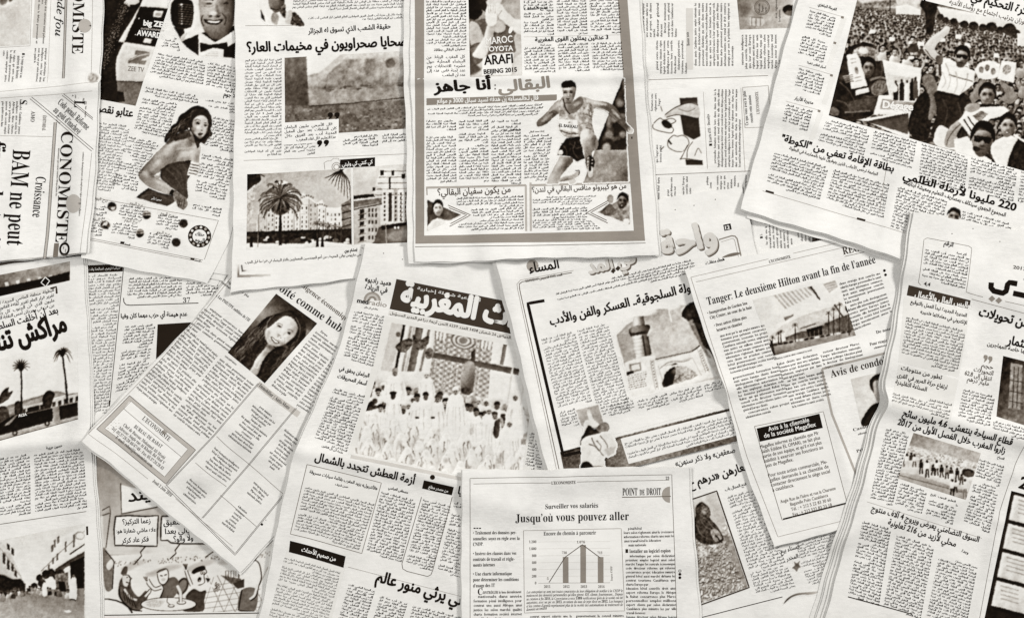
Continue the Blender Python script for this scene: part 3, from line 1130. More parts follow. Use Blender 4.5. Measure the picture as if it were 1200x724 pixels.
def arabic_cartoon_paper():
    P = Newspaper('Arabic newspaper with a cafe cartoon, partly under the tilted portrait page',
                  [(94, 280), (98, 480), (104, 760)], [(330, 280), (332, 480), (334, 760)], g=0.93, ang=1, down=4, thick=1.6, seed=4,
                  sheets=[(0, 0, 4, 0)], creases=[((90, 487), (340, 480), 2.2, 14, 'step'), ((90, 486), (340, 479), .6, 8)])
    b = P.fill([(99, 311), (144, 309), (143, 318), (99, 320)], .08, 'banner')
    P.head('سياسة لزعيم.. لصالحنا وقت', (103, 316.8), (140, 315), 5, 'ar', .9, parent=b, name='lettering')
    P.text([(99, 322), (142, 320), (125, 484), (107, 486)], 'ar', 4.5, .14, bold=.02)
    P.rule([(144.5, 310), (127.5, 476)], .8, .15)
    P.text([(151, 325), (213, 323), (212, 349), (147, 352)], 'ar', 4.5)
    P.text([(218, 323), (255, 322), (255, 346), (217, 348)], 'ar', 4.5)
    P.rule([(144, 349), (144.5, 354), (147, 357), (152, 357.6), (232, 355)], 1.0, .15, 'frame')
    P.head('37', (214, 354.5), (222.5, 354), 8, name='page_number')
    P.head('عدم هيمنة أي حزب مهما كان وفيا', (141, 372.5), (219, 370), 11.5, 'ar', bold=.035)
    P.text([(146, 381), (182, 379), (168, 456), (134, 464)], 'ar', 4.6, .17)
    P.fill([(184, 380), (250, 376), (248, 420), (182, 424)], .1, 'photograph', label='dark printed photo')
    P.fill([(127, 469), (129, 469), (128, 476), (126.5, 476)], .05, 'bullet')
    # cafe cartoon
    c = Picture(108, 500, 334, 722, .6, res=2.6)
    c.lw = 1.3
    c.poly([(108, 500), (334, 500), (334, 650), (108, 650)], (.5, (150, 530), .86, (160, 655)), tex=.06, ts=16)
    c.poly([(108, 652), (334, 640), (334, 722), (108, 722)], (.9, (150, 655), .97, (150, 700)), tex=.04, ts=20)
    K = .01
    for x, y, w in ((150, 662, 18), (185, 668, 30), (228, 662, 26), (262, 655, 14)):
        for k in range(5):
            c.line([(x - w / 2 + k * 2, y + 6), (x + w / 2 + k * 3, y - 5)], 3.2, .72, soft=1.2, op=.6)
    c.poly([(141, 568), (176, 576), (184, 594), (142, 601)], .95)
    c.line([(141, 566), (142, 602), (184, 594)], 1.0, .15)
    c.line([(119, 598), (128, 593), (129, 600), (123.5, 642)], .8, .15)
    c.line([(119, 604), (128, 601)], .8, .2)
    c.poly([(112, 607), (120, 604), (121, 640), (112, 645)], .85)
    rnd = random.Random(5)
    for i in range(150):
        x = rnd.uniform(134, 330)
        y = 660 - (x - 134) * .06 + rnd.uniform(-3.2, 2.6)
        c.line([(x, y), (x + rnd.uniform(-1.2, 1.2), y + rnd.uniform(.6, 2))], .7, rnd.choice([.25, .35, .5]))
    for bub in ([(135, 605), (150, 604), (170, 605), (185, 604), (184, 622), (183.5, 640), (160, 639.5), (134, 639), (133, 620)],
                [(189, 605), (205, 604), (262, 605), (262, 637), (214, 637), (200, 636), (196, 633), (188, 633), (188, 618)]):
        c.poly(bub, .97)
        c.line(bub + [bub[0]], 1.3, K)
    c.line([(170, 640), (164, 647), (165.5, 651), (157, 661)], .9, K)
    c.line([(210.5, 637), (204.5, 645), (206, 648), (198.5, 655)], .9, K)
    c.line([(250, 646), (240, 653)], .8, .15)
    # tiled floor
    for k in range(6):
        c.line([(236 + k * 13, 718 - k * .2), (250 + k * 16, 676 - k * 3)], .5, .45)
        c.line([(232, 690 + k * 6), (305, 676 + k * 7)], .5, .45)
    for k in range(5):
        c.line([(242 + k * 12, 674), (262 + k * 13, 717)], .5, .35)
    # man cut off at the left
    c.poly([(120, 643), (127, 650), (133, 657), (132, 668), (131, 690), (122, 688)], .45, smooth=True, tex=.08)
    c.poly([(124, 662), (130, 655), (133, 660), (127, 668)], .85, smooth=True)
    c.line([(123, 645), (128, 651), (133, 658), (131, 690)], .8, K)
    # lounging man in a dark robe
    c.poly([(138, 691), (140, 680), (146, 674), (152, 680), (154, 690), (162, 699), (170, 692), (173, 698), (168, 711), (158, 716), (147, 710), (139, 700)], .3, smooth=True, tex=.14, ts=3)
    c.poly([(141, 672), (145, 664), (149, 665), (147, 674)], .3, smooth=True)
    c.poly([(143, 674), (150, 674), (152, 680), (149, 687), (144, 685)], .85, smooth=True)
    c.line([(143, 674), (150, 674), (152, 680), (149, 687)], .6, K, curve=True)
    c.line([(145, 690), (152, 700), (160, 703)], 1.8, .85, curve=True)
    c.line([(150, 675), (154, 678), (151, 680)], .7, K)
    c.ell(148.4, 676.4, .7, .7, K)
    c.line([(147, 682), (150.5, 683)], .8, K)
    for k in range(5):
        c.line([(144 + k * 2.6, 692 + k * 2), (146 + k * 3.2, 704 + k * 2)], .6, K)
    c.line([(139, 690), (141, 701), (152, 713), (166, 716)], 1.1, K, curve=True)
    c.poly([(168, 698), (174, 691), (177, 689), (176, 694), (171, 700)], .92)
    c.line([(168, 698), (174, 691), (177, 689), (176, 694), (171, 700)], .6, K)
    # chair and man in a grey shirt
    c.ell(213, 687, 7, 11, .2, 25)
    c.ell(213, 687, 4.5, 8.5, .45, 25)
    c.poly([(187, 701), (191, 690), (189, 684), (196, 678), (204, 676), (209, 682), (208, 692), (203, 700), (196, 702)], .38, smooth=True, tex=.05)
    c.line([(187, 701), (191, 690), (189, 684), (196, 678)], .7, K, curve=True)
    c.line([(189, 688), (180, 690), (175, 684), (172, 680)], 3.0, .94, curve=True)
    c.line([(189, 690), (180, 692), (173, 686), (171, 682)], .6, K, curve=True)
    c.line([(188, 686), (181, 688), (176, 682), (174, 678)], .6, K, curve=True)
    for a in (-2, 0, 2):
        c.line([(172.5, 681), (170 + a, 676)], 1.1, .9)
        c.line([(171.5 + a * .3, 681), (169.5 + a, 675.5)], .5, K)
    c.poly([(184, 671), (190, 667), (195, 667), (197, 673), (196, 680), (191, 685), (186, 682)], .93, smooth=True)
    c.line(spline([(184, 671), (190, 667), (195, 667), (197, 673), (196, 680), (191, 685), (186, 682)]), .7, K)
    c.line([(183, 671), (194, 666.5)], 1.2, .3)
    c.line([(187, 674), (190, 675)], .8, K)
    c.line([(192, 674), (195, 673)], .8, K)
    c.poly([(188, 678), (191, 677), (194, 678), (192, 681), (189, 681)], .75)
    c.line([(207, 686), (211, 695), (207, 700)], 2.4, .9, curve=True)
    # shouting man in a beret
    c.poly([(224, 671), (228, 666), (236, 663), (240, 664), (239, 669), (230, 673)], .08, smooth=True)
    c.poly([(227, 673), (236, 669), (240, 668), (241, 672), (239, 676), (238, 683), (230, 686), (227, 680)], .95, smooth=True)
    c.line([(236, 669), (240, 667), (241.5, 671), (238.5, 674), (239, 683), (231, 686)], .7, K, curve=True)
    c.ell(233.2, 679, 2.1, 3.0, .05, 20)
    c.ell(233.4, 680.6, 1.3, 1.0, .6, 20)
    for x in (235.6, 238.4):
        c.ell(x, 671.4, 1.5, 1.8, K)
        c.ell(x, 671.4, 1.0, 1.3, .97)
        c.ell(x + .3, 671.6, .45, .5, K)
    c.poly([(224, 688), (229, 684), (234, 687), (242, 681), (246, 687), (241, 692), (232, 694), (226, 696)], .96)
    c.poly([(240, 677), (246, 678), (243, 683)], .1)
    c.line([(224, 686), (220, 676), (217, 668)], 3.0, .95, curve=True)
    c.line([(222.5, 687), (218.5, 677), (216, 669)], .6, K, curve=True)
    c.line([(225.5, 685), (221.5, 675), (219, 668)], .6, K, curve=True)
    for a in (-2.5, -.8, 1, 2.6):
        c.line([(217.5, 667), (216.5 + a, 660.5)], .6, K)
    c.line([(244, 686), (251, 687)], 2.6, .95)
    for a in range(6):
        t = math.radians(-80 + a * 36)
        c.ell(252 + math.cos(t) * 3.4, 688 + math.sin(t) * 3.4, 2.6, 1.1, K, math.degrees(t))
        c.ell(252 + math.cos(t) * 3.4, 688 + math.sin(t) * 3.4, 2.1, .65, .95, math.degrees(t))
    c.poly([(217, 699), (226, 690), (234, 693), (241, 692), (239, 703), (237, 716), (214, 716), (221, 708)], .25, smooth=True, tex=.07)
    # round table
    c.ell(197, 708, 33, 8.2, K)
    c.ell(197, 708, 32, 7.5, .97)
    c.poly([(168, 706), (178, 702), (193, 704), (188, 711), (175, 712)], .8, tex=.15, ts=1.5)
    for x, y, r in ((200, 710, 4), (212, 706, 5.5)):
        c.ell(x, y, r, r * .45, K)
        c.ell(x, y - .3, r - .7, r * .45 - .5, .95)
    c.poly([(209, 695), (213, 695), (213, 706), (209.5, 706)], .9)
    c.line([(209, 695), (209.5, 706)], .5, K)
    c.line([(213, 695), (213, 706)], .5, K)
    c.line([(196, 698), (195, 705), (199, 709)], .7, .2)
    # waiter
    c.poly([(286, 663), (294, 654), (301, 655), (305, 672), (303, 688), (297, 693), (286, 692)], .95, smooth=True)
    c.line([(294, 654), (303, 660), (306, 676), (303, 686)], .9, K, curve=True)
    c.poly([(283, 691), (301, 691), (298, 716), (279, 715)], .4, smooth=True, tex=.06)
    c.line([(283, 691), (279, 715), (297, 717)], .9, K)
    c.line([(301, 684), (298, 697), (292, 702)], 2.0, .9, curve=True)
    c.line([(303, 686), (300, 698), (293, 704)], .7, K, curve=True)
    c.poly([(288, 648), (300, 640), (303, 649), (296, 658)], .1, smooth=True)
    c.poly([(258, 674), (282, 678), (283, 684), (270, 684)], .35, tex=.15, ts=2)
    c.poly([(272, 684), (286, 678), (286, 688), (278, 690)], .2)
    for x in (264, 270, 276):
        c.line([(x, 676), (x, 669), (x + 3.5, 669), (x + 3.5, 677)], .7, .2)
    # table at the left
    c.ell(122, 722, 34, 21, K)
    c.ell(121, 723, 33.2, 20.6, .97)
    cp = P.photo(c, [(108, 500), (332, 500), (330, 716), (112, 719)], name='cartoon', label='cafe cartoon with seated men, a waiter and two speech bubbles')
    P.rule([[(112, 721), (322, 718)]], 1.2, .2, 'frame')
    for t, a, b_, sz in (('زعما التركيز؟', (143, 614), (176, 612.5), 9), ('علاه ماشي شعارنا هو:', (136, 624.5), (182.5, 622.5), 9), ('فكر عاد كركر', (142, 636), (174, 634), 9.5),
                         ('التصفيق', (191, 615), (222, 613.5), 9.5), ('ديالي بعدا', (193, 625.5), (226, 624), 9), ('ولا والو؟', (203, 634.5), (226, 633), 9)):
        P.head(t, a, b_, sz, 'ar', .06, .028, 'speech', parent=cp)
    P.head('يند', (150, 588), (176, 584), 20, 'ar', .06, .03, 'sign_lettering', parent=cp)


def seller_paper():
    P = Newspaper('Arabic newspaper with a framed photo of a street seller, beside the bar chart page',
                  [(730, 520), (778, 700), (790, 760)], [(975, 470), (1000, 640), (1010, 760)], g=0.98, ang=-13.5, down=14, thick=1.5, seed=6,
                  sheets=[(0, 0, 2, 3)], creases=[((800, 640), (1000, 600), .8, 20, 'wave')])
    P.head('صعقهن» ولا ذكر سنهن»', (792, 546), (862, 529.5), 9, 'ar', bold=.02, name='subheadline')
    P.head('أسعارهن «درهم ح', (808, 571), (884, 547.5), 19, 'ar', bold=.035)
    c = Picture(800, 570, 885, 712, .7)
    c.poly([(800, 570), (885, 570), (885, 712), (800, 712)], (.8, (830, 580), .6, (840, 700)), tex=.1, ts=12)
    rnd = random.Random(3)
    c.poly([(806, 632), (830, 628), (852, 622), (866, 640), (882, 700), (882, 712), (806, 712)], .56, soft=2, tex=.15)
    for i in range(760):
        t = rnd.random() ** .8
        y = 626 + t * 82
        x = rnd.uniform(808, 848 + t * 32)
        a = rnd.uniform(0, 180)
        r = 1.0 + 1.9 * t * rnd.uniform(.6, 1.3)
        c.ell(x + .3, y + .8, r, r * .45, rnd.uniform(.15, .42), a, soft=.3)
        c.ell(x, y, r, r * .36, rnd.uniform(.66, 1.0), a, soft=.25)
    c.poly([(813, 612), (817, 603), (826, 602), (835, 610), (843, 620), (848, 632), (838, 637), (824, 637), (814, 628)], .22, smooth=True, tex=.2, ts=3)
    for q in ([(820, 606), (826, 616), (838, 622)], [(816, 614), (822, 626), (832, 632)], [(830, 610), (836, 618), (846, 626)]):
        c.line(q, 1.6, .45, curve=True, w1=.5, op=.8)
    c.poly([(815, 599), (817, 591), (823, 588), (830, 593), (833, 602), (828, 609), (818, 608)], .3, smooth=True, tex=.2, ts=2)
    c.glow(826, 599, 3, 4, .66, .9, 20)
    c.glow(827, 598, 2.2, .7, .25, .8)
    c.poly([(833, 622), (840, 620), (846, 630), (838, 634)], .6, smooth=True, tex=.2)
    for x, y in ((850, 612), (856, 618), (846, 618), (852, 624), (861, 625), (820, 642), (828, 646), (836, 642), (824, 650), (814, 648)):
        for k in range(7):
            a = rnd.uniform(0, 180)
            c.ell(x + rnd.uniform(-4, 4), y + rnd.uniform(-3, 3), 2.4, .9, rnd.uniform(.7, 1), a, soft=.25)
    c.line([(838, 626), (846, 636)], 1.6, .15)
    fr = P.frame([(810.5, 585), (840, 575), (878, 688), (820, 709)], 1.7, .25)
    P.photo(c, [(811, 586), (839, 576.5), (876.5, 687.5), (821, 707)], label='framed photo of a street seller sitting behind a heap of goods')
    P.head('فتح المجال باب', (850, 575), (875, 568), 5, 'ar', name='caption', bold=.02)
    P.text([(852, 581), (885, 572), (932, 686), (887, 697)], 'ar', 4.7, .15, bold=.02)
    P.text([(930, 628), (985, 613), (972, 660), (941, 668)], 'ar', 4.7, .15, bold=.02)
    P.text([(941, 668), (972, 660), (962, 682), (949, 686)], 'ar', 4.7, .15, bold=.02)
    for t, a, b in (('حسناء بيع', (915, 648), (938, 641.5)), ('جميعش سي', (913, 645), (936, 638)), ('المخدر', (922, 657), (936, 653)))[0:3:2]:
        P.head(t, a, b, 8.5, 'ar', .08, .02, 'subheadline')
    b = Picture(926, 655, 942, 672, 1.0, 0.0)
    b.poly([(930, 657), (934, 659), (938, 656), (937, 661), (939, 664), (936, 666), (934, 670), (931, 667), (928, 665), (931, 662)], .35, smooth=True, tex=.15)
    P.photo(b, name='illustration')
    P.rule([[(967, 655), (973, 660), (980, 656), (977, 664), (984, 669), (975, 671), (972, 679), (968, 672), (960, 673), (965, 666), (960, 659), (967, 661)]], .5, .5, 'star_outline')
    P.rule([(823, 723), (917, 699)], 1.0, .15)
    w = Picture(912, 688, 970, 714, 1.0, 0.0)
    w.poly([(918, 708), (922, 701), (931, 695.5), (942, 693.5), (966, 692), (952, 696.5), (938, 697), (928, 700)], (.15, (920, 703), .75, (962, 694)), soft=.3, smooth=True)
    P.photo(w, name='swoosh')


def marrakesh_paper():
    P = Newspaper('folded Arabic newspaper with palm trees and a bus above a shopping street photo',
                  [(-190, 330), (-190, 760)], [(97, 300), (101, 400), (106, 500), (109, 560), (119, 760)], g=0.98, ang=-15, down=0, thick=2.2, seed=7,
                  sheets=[(0, 0, 4, 0), (0, 0, 2, 0)], creases=[((-200, 540), (125, 512), 4.0, 11, 'wave'), ((-200, 556), (125, 527), .8, 8)])
    c = Picture(-60, 300, 90, 352, .8)
    c.poly([(-60, 300), (90, 300), (90, 330), (-60, 352)], (.45, (0, 340), .6, (70, 320)), tex=.12, ts=6)
    for i in range(7):
        c.poly([(-10 + i * 13, 333 - i * 2), (-6 + i * 13, 332 - i * 2), (-4 + i * 13, 338 - i * 2), (-8 + i * 13, 339 - i * 2)], .85)
    c.poly([(-60, 349), (0, 336.5), (40, 328), (80, 318), (80, 328.5), (40, 338), (0, 347.5), (-60, 360)], .06, soft=.2)
    P.photo(c, [(-60, 333), (80.5, 306), (80.5, 328.5), (-60, 360)], label='strip of a printed photo with a black band')
    P.frame([(51, 324.5), (56, 329), (51.5, 335.5), (46, 331)], 1.0, .95, 'emblem', lvl=.2)
    P.rule([[(57, 338), (64, 336), (64.5, 344)]], 2.2, .2, 'bracket')
    P.text([(-60, 366), (61, 337), (62, 362), (-60, 391)], 'ar', 6.2, .18, bold=.022)
    P.fill([(-60, 364), (64, 335), (64, 340), (-60, 369)], .86, lvl=.08)
    P.head('بعد أن أخلفت السلطات انطلاق المشروع', (-72, 405), (66.5, 366.5), 12, 'ar', bold=.03, name='subheadline')
    P.head('مراكش تنتظر', (-30, 418.5), (78, 387), 32, 'ar', .04, .055, fit=1.5)
    c = Picture(-65, 392, 95, 545, .94)
    c.grain(.03, 20)
    c.poly([(-65, 500), (0, 478), (14, 473), (60, 459), (66, 458), (78, 462), (90, 460), (90, 480), (-65, 530)], .52, tex=.1)
    c.poly([(0, 482), (45, 466), (62, 459), (70, 462), (30, 477), (0, 490)], .62, tex=.08)
    c.poly([(20, 478), (89, 461), (89, 476), (20, 492)], .8, tex=.08)
    for x in range(24, 88, 7):
        y = 478 - (x - 24) * .24 + 2
        c.poly([(x, y), (x + 4, y - 1), (x + 4, y + 5), (x, y + 6)], .2)
    c.poly([(30, 478), (44, 475), (44, 481), (30, 484)], .15)
    c.poly([(55, 468), (75, 463), (75, 464), (55, 469.4)], .95)
    c.poly([(48, 466), (52, 459), (57, 458), (62, 462), (60, 468), (57, 478), (50, 479), (48, 473)], .14, smooth=True, tex=.12)
    c.poly([(-4, 468), (1, 458), (8, 454), (8, 460), (13, 458), (9, 466), (5, 470), (-4, 474)], .25, smooth=True, tex=.14)
    c.poly([(15, 474), (19, 470), (24, 474), (24, 484), (16, 486)], .2, smooth=True, tex=.12)
    c.poly([(-6, 480), (3, 476), (8, 482), (8, 494), (-6, 498)], .25, smooth=True, tex=.14)
    for x0, y0, x1, y1, w, fr in ((22.5, 483, 22.5, 431, 2.3, [(-178, 10, .15), (-160, 11, .1), (-142, 12, .1), (-122, 11, .08), (-104, 11, .05), (-86, 11, .05), (-68, 11, .08), (-50, 12, .1), (-32, 12, .12), (-12, 11, .2), (8, 8, .3), (170, 9, .3), (-115, 7, 0), (-60, 7, 0)]),
                                  (77.5, 475, 71, 414, 2.7, [(-170, 11, .8), (-190, 10, .9), (-150, 10, .6), (-128, 8, .3), (-100, 8, .2), (-76, 9, .2), (-52, 11, .3), (-30, 13, .5), (-10, 13, .8), (15, 10, .9), (-65, 7, .1), (160, 8, .9), (-40, 8, .2)])):
        c.line([(x0, y0), ((x0 + x1) / 2 + .6, (y0 + y1) / 2), (x1, y1)], w, .07, curve=True, w1=w * .75)
        for a, L, dr in fr:
            a = math.radians(a)
            dx, dy = math.cos(a) * L, math.sin(a) * L
            c.line([(x1, y1), (x1 + dx * .55, y1 + dy * .62), (x1 + dx, y1 + dy + dr * L)], 2.1, .08, curve=True, w1=.3)
        c.ell(x1, y1 + 1, 3, 3.4, .06)
    c.poly([(-65, 512), (-2, 496), (12, 488), (18, 485), (56, 477.5), (60, 479), (60, 494), (40, 499), (10, 508), (-65, 528)], .07, smooth=False, soft=.3)
    c.poly([(2, 499), (14, 489), (18, 487), (9, 498)], .5, soft=.4)
    c.line([(14, 488), (57, 478.5)], .9, .55)
    c.poly([(59.5, 477.5), (67, 476), (67.5, 493), (60.5, 495)], .55)
    c.poly([(67, 475.5), (90, 471), (91, 487), (68, 494)], .11)
    c.line([(67, 475.5), (90, 471)], .9, .6)
    c.poly([(-65, 530), (5, 508.5), (60, 494), (91, 487), (91, 495), (0, 519), (-65, 540)], .62, tex=.06)
    for x, y in ((16, 507.5), (53, 496.5)):
        c.ell(x, y, 3.2, 3, .05)
        c.ell(x, y, 1.7, 1.6, .6)
    c.line([(-65, 533), (0, 516), (91, 491)], .9, .1)
    ph = P.photo(c, [(-65, 436), (89, 398), (91, 491), (-65, 534)], label='photo of palm trees, a low building and a dark bus')
    P.head('ALSA', (19.5, 489), (29.5, 487), 4.5, 'sans', .95, .04, 'lettering', parent=ph, lvl=.2)
    P.head('حسين حريبة', (54, 526.5), (73, 523), 5.5, 'ar', bold=.03, name='byline')
    P.text([(-90, 551), (33, 531), (33.5, 603), (-90, 621)], 'ar', 4.5, .17, n=3, gap=5)
    P.text([(38, 532), (97, 524.5), (101, 595), (39, 604)], 'ar', 4.5, .17)
    P.rule([(-90, 628), (100, 599.5)], .7, .3)
    P.fill([(99.5, 617), (102, 616.8), (102.3, 627), (100, 627.2)], .15, 'bullet')
    c = Picture(-50, 600, 100, 745, .9)
    c.poly([(-50, 600), (100, 600), (100, 700), (-50, 700)], (.86, (20, 620), .98, (30, 690)), tex=.03, ts=20)
    c.poly([(-50, 605), (0, 636), (12, 652), (18, 664), (24, 678), (24, 692), (-50, 700)], .8, tex=.05)
    for x, y, h in ((-14, 628, 12), (-6, 634, 12), (1, 648, 12), (6, 656, 11), (6, 637, 7), (11, 642, 8), (11, 660, 9), (15, 668, 8)):
        c.poly([(x, y), (x + 3, y + 2), (x + 3, y + h + 2), (x, y + h)], .22)
    c.line([(-40, 620), (0, 645), (22, 676)], 1.0, .5)
    c.poly([(45, 672), (55, 652), (66, 634), (82, 624), (98, 616), (98, 660), (80, 662), (60, 668), (46, 676)], .93, tex=.03)
    for x, y, h in ((58, 640, 8), (61, 634, 9), (65, 630, 8), (64, 650, 8), (59, 655, 7), (74, 636, 12), (84, 627, 15), (54, 663, 6)):
        c.poly([(x, y), (x + 2.4, y - 1.5), (x + 2.4, y + h - 1), (x, y + h)], .4)
    c.line([(46, 670), (66, 650), (98, 622)], .8, .5)
    c.line([(80, 650), (98, 638)], 1.4, .2)
    c.ell(92, 628, 6, 5, .6)
    c.ell(92.5, 628, 4.8, 3.8, .92)
    c.poly([(62, 668), (80, 656), (98, 646), (98, 654), (82, 662), (66, 672)], .35)
    c.poly([(80, 660), (98, 652), (98, 692), (82, 692)], .07)
    c.poly([(-50, 672), (2, 674), (12, 680), (22, 679), (28, 685), (28, 699), (0, 707), (-50, 715)], .1, smooth=False, tex=.1, soft=.6)
    for x, y, r in ((44, 678, 4), (52, 674, 5), (58, 672, 4.5), (64, 675, 5), (70, 672, 4), (47, 684, 5), (38, 688, 4)):
        c.ell(x, y, r, r * 1.1, .14, tex=.14, ts=2)
    c.poly([(62, 674), (78, 671), (79, 690), (64, 692)], .45, tex=.2, ts=3)
    c.poly([(-50, 712), (0, 704), (30, 693), (82, 690), (98, 690), (98, 745), (-50, 745)], (.5, (40, 690), .72, (30, 735)), tex=.05, ts=8)
    rnd = random.Random(9)
    for i in range(46):
        x = rnd.uniform(-30, 78)
        k = .9 + abs(x - 38) / 40
        c.crowd_person(x, 690 + abs(x - 38) * .12 + rnd.uniform(-2, 2), k * 1.3)
    c.poly([(66, 682), (74, 682), (76, 694), (69, 694)], .05)
    c.poly([(81, 680), (85, 676), (88, 681), (88, 702), (80, 703), (80, 690)], .97, smooth=True)
    c.ell(84.5, 675.5, 1.7, 2, .4)
    c.line([(80, 703), (87, 704)], 1.5, .1)
    c.poly([(48, 686), (52, 684), (53, 698), (48, 698)], .95, smooth=True)
    c.poly([(73, 717), (79, 715.5), (82, 717.5), (77, 719)], .97)
    P.photo(c, [(-50, 643), (98, 614), (99, 745), (-50, 745)], label='photo of a busy shopping street with a man in a white robe')


def awards_paper():
    P = Newspaper('Arabic newspaper with a woman in a strapless dress and a man in a bow tie',
                  [(94, -60), (98, 120), (98, 303)], [(304, -60), (292, 60), (284, 200), (270, 284), (243, 332)], g=0.97, ang=8, down=14, thick=2.6, seed=9,
                  sheets=[(0, 0, (0, 11), (0, 2)), (0, 0, (0, 18), (0, -6)), (0, 0, (0, 24), (0, -14))],
                  creases=[((172, 97), (300, 115), 1.5, 7), ((206, -30), (172, 97), 2.0, 9, 'step'), ((172, 97), (128, 232), 1.6, 12, 'step')])
    c = Picture(90, -20, 212, 130, .1, res=2.4)
    c.grain(.05, 3)
    c.poly([(177, -20), (212, -20), (212, 130), (172, 97), (138, 96), (136.5, 80), (138, 68), (146, 51), (140, 50), (152, 30), (165, 9)], (.92, (190, 0), .8, (160, 95)), tex=.05, ts=10)
    rnd = random.Random(2)
    for i in range(330):
        t = rnd.random()
        x, y = 148 - 28 * t + rnd.gauss(0, 2.6), 6 + 74 * t + rnd.gauss(0, 2.5)
        c.ell(x, y, .7, .5, rnd.uniform(.2, .42), soft=.2)
    for k in range(4):
        c.line([(152, 0 + k), (146 + k * 2.2, 5 + k * 1.3)], 1.6, .86)
    c.poly([(150, -4), (162, -6), (164, 4), (155, 7), (149, 3)], .85, smooth=True)
    c.poly([(165.5, 9), (203, 12), (189, 57), (147, 50.5)], .07, soft=.25)
    c.poly([(182, 14), (192.5, 14.5), (190, 22), (180.5, 21.5)], .85)
    c.poly([(183.5, 16), (190.5, 16.3), (189, 20), (182.5, 19.7)], .6)
    c.poly([(171, 46), (179.5, 47.5), (178, 52.5), (169, 51)], .85)
    c.line([(166, 34.8), (191, 36.5)], .8, .5)
    for x, y in ((164, 23), (160, 42), (197, 30)):
        c.ell(x, y, .6, .6, .95, soft=.15)
    c.poly([(160, 60.5), (177, 62), (176, 67), (166.5, 72), (173, 72.5), (171.5, 77), (151, 75), (152, 71.5), (163, 66), (159, 65.5)], .45)
    c.line([(153, 72), (164, 67), (176, 64)], .9, .85, curve=True)
    c.poly([(138, 96), (174, 98), (162, 128), (136, 124)], .42, tex=.07, ts=6)
    c.poly([(112, 104), (138, 96), (139, 108), (146, 109), (148, 120), (112, 124)], .1)
    ph = P.photo(c, [(96, -18), (207, -18), (160, 125), (98, 113.5)], label='dark photo print of an award sign held against a sequinned suit')
    P.head('big ZEE', (169, 31), (196, 33.5), 9, 'sans', .97, .05, 'lettering', parent=ph)
    P.head('ENTERTAINMENT', (166.5, 36), (193, 38), 3, 'sans', .7, 0, 'lettering', parent=ph)
    P.head('AWARDS', (161.5, 42.5), (193, 46.5), 9, 'sans', .97, .04, 'lettering', parent=ph)
    P.head('ZEE TV', (151, 84), (170, 86), 8, 'sans', .4, .01, 'lettering', parent=ph)
    P.head('عتابو نقص', (112, 131), (157, 138), 14, 'ar', bold=.04)
    P.text([(100, 141), (154, 148), (133, 226), (100, 222)], 'ar', 4.4, .15, bold=.02)
    # man with a microphone
    c = Picture(188, -22, 286, 74, 1.0, 0.0)
    c.poly([(192, -22), (286, -22), (286, 74), (264, 68), (232, 66), (218, 55), (211, 44), (205, 34), (200, 20)], .93, soft=.4, tex=.06, ts=8)
    c.poly([(212, 49), (222, 45), (236, 39), (286, 28), (286, 70), (264, 67.5), (233, 66), (220, 57)], .07)
    c.poly([(232, 36), (252, 50), (275, 36), (276, 50), (262, 58), (262, 68), (233, 66), (233, 52)], .93)
    f = lambda X, Y: .50 + .24 * np.exp(-((X - 246) ** 2 + (Y - 8) ** 2) / 260) - .38 * np.clip((X - 254) / 24, 0, 1) ** 1.4 - .16 * np.clip((Y - 28) / 20, 0, 1)
    c.poly([(233, -22), (233, 8), (235, 26), (240, 38), (249, 46), (258, 47), (267, 40), (274, 28), (278, 8), (278, -22)], f, smooth=False, soft=.6)
    c.poly([(238, 0), (243, -3), (250, -1), (250, 1.5), (243, 0)], .1, soft=.3)
    c.poly([(257, -1), (266, -4), (273, -1), (272, 1), (264, -1)], .1, soft=.3)
    c.ell(245, 4.8, 3.6, 1.2, .08, soft=.5)
    c.ell(265, 4.4, 3.6, 1.2, .06, soft=.5)
    c.poly([(253, 6), (256, 6), (257, 13), (259, 17), (256, 20), (251, 19.5), (253, 14)], .4, soft=1.3, smooth=True, op=.7)
    c.ell(250, 16, 4.2, 3, .86, soft=1.2)
    c.line([(244, 18), (245, 20.5), (248, 20.8)], .7, .35, curve=True)
    c.line([(253, 21), (257, 20.5), (258, 18)], .7, .3, curve=True)
    c.poly([(238, 3), (250, 3), (250, 8), (238, 8)], .5, soft=1.4, op=.5)
    c.poly([(258, 2), (274, 2), (274, 8), (258, 8)], .3, soft=1.4, op=.5)
    c.line([(239, 7.5), (245, 8.6), (250, 7.4)], .6, .45, curve=True)
    c.ell(247, 19.3, 2, .9, .12, soft=.3)
    c.ell(256, 19.6, 2, .9, .12, soft=.3)
    c.poly([(239, 23), (250, 24), (261, 23), (257, 28.5), (249, 29.5), (242, 28)], .15, smooth=True)
    c.poly([(241.5, 24.5), (250, 25.3), (259, 24.6), (255, 27.2), (247, 27.4)], .95, soft=.2)
    c.line([(238, 18), (236, 25), (239, 31)], 1.0, .25, curve=True)
    c.line([(260, 16), (265, 22), (263, 30)], 1.2, .2, curve=True)
    c.poly([(234, 50), (247, 53), (252, 52), (266, 50), (268, 60), (254, 57), (249, 57), (235, 62)], .05)
    for y in (60, 62.5, 65):
        c.line([(240, y), (256, y + 1)], .45, .6)
    c.poly([(203, 2), (212, -1), (224, 1), (227, 10), (225, 30), (217, 34), (203, 31), (200, 16)], .08, smooth=True)
    for k in range(9):
        c.line([(209, 5 + k * 2.8), (226, 6.5 + k * 2.8)], .6, .42)
        c.ell(213 , 5.6 + k * 2.8, .8, .5, .85, soft=.2)
    c.ell(212.5, 5.5, 1.5, 1, .9)
    c.poly([(203, 32), (216, 34), (216, 42), (212, 48), (208, 40)], .08)
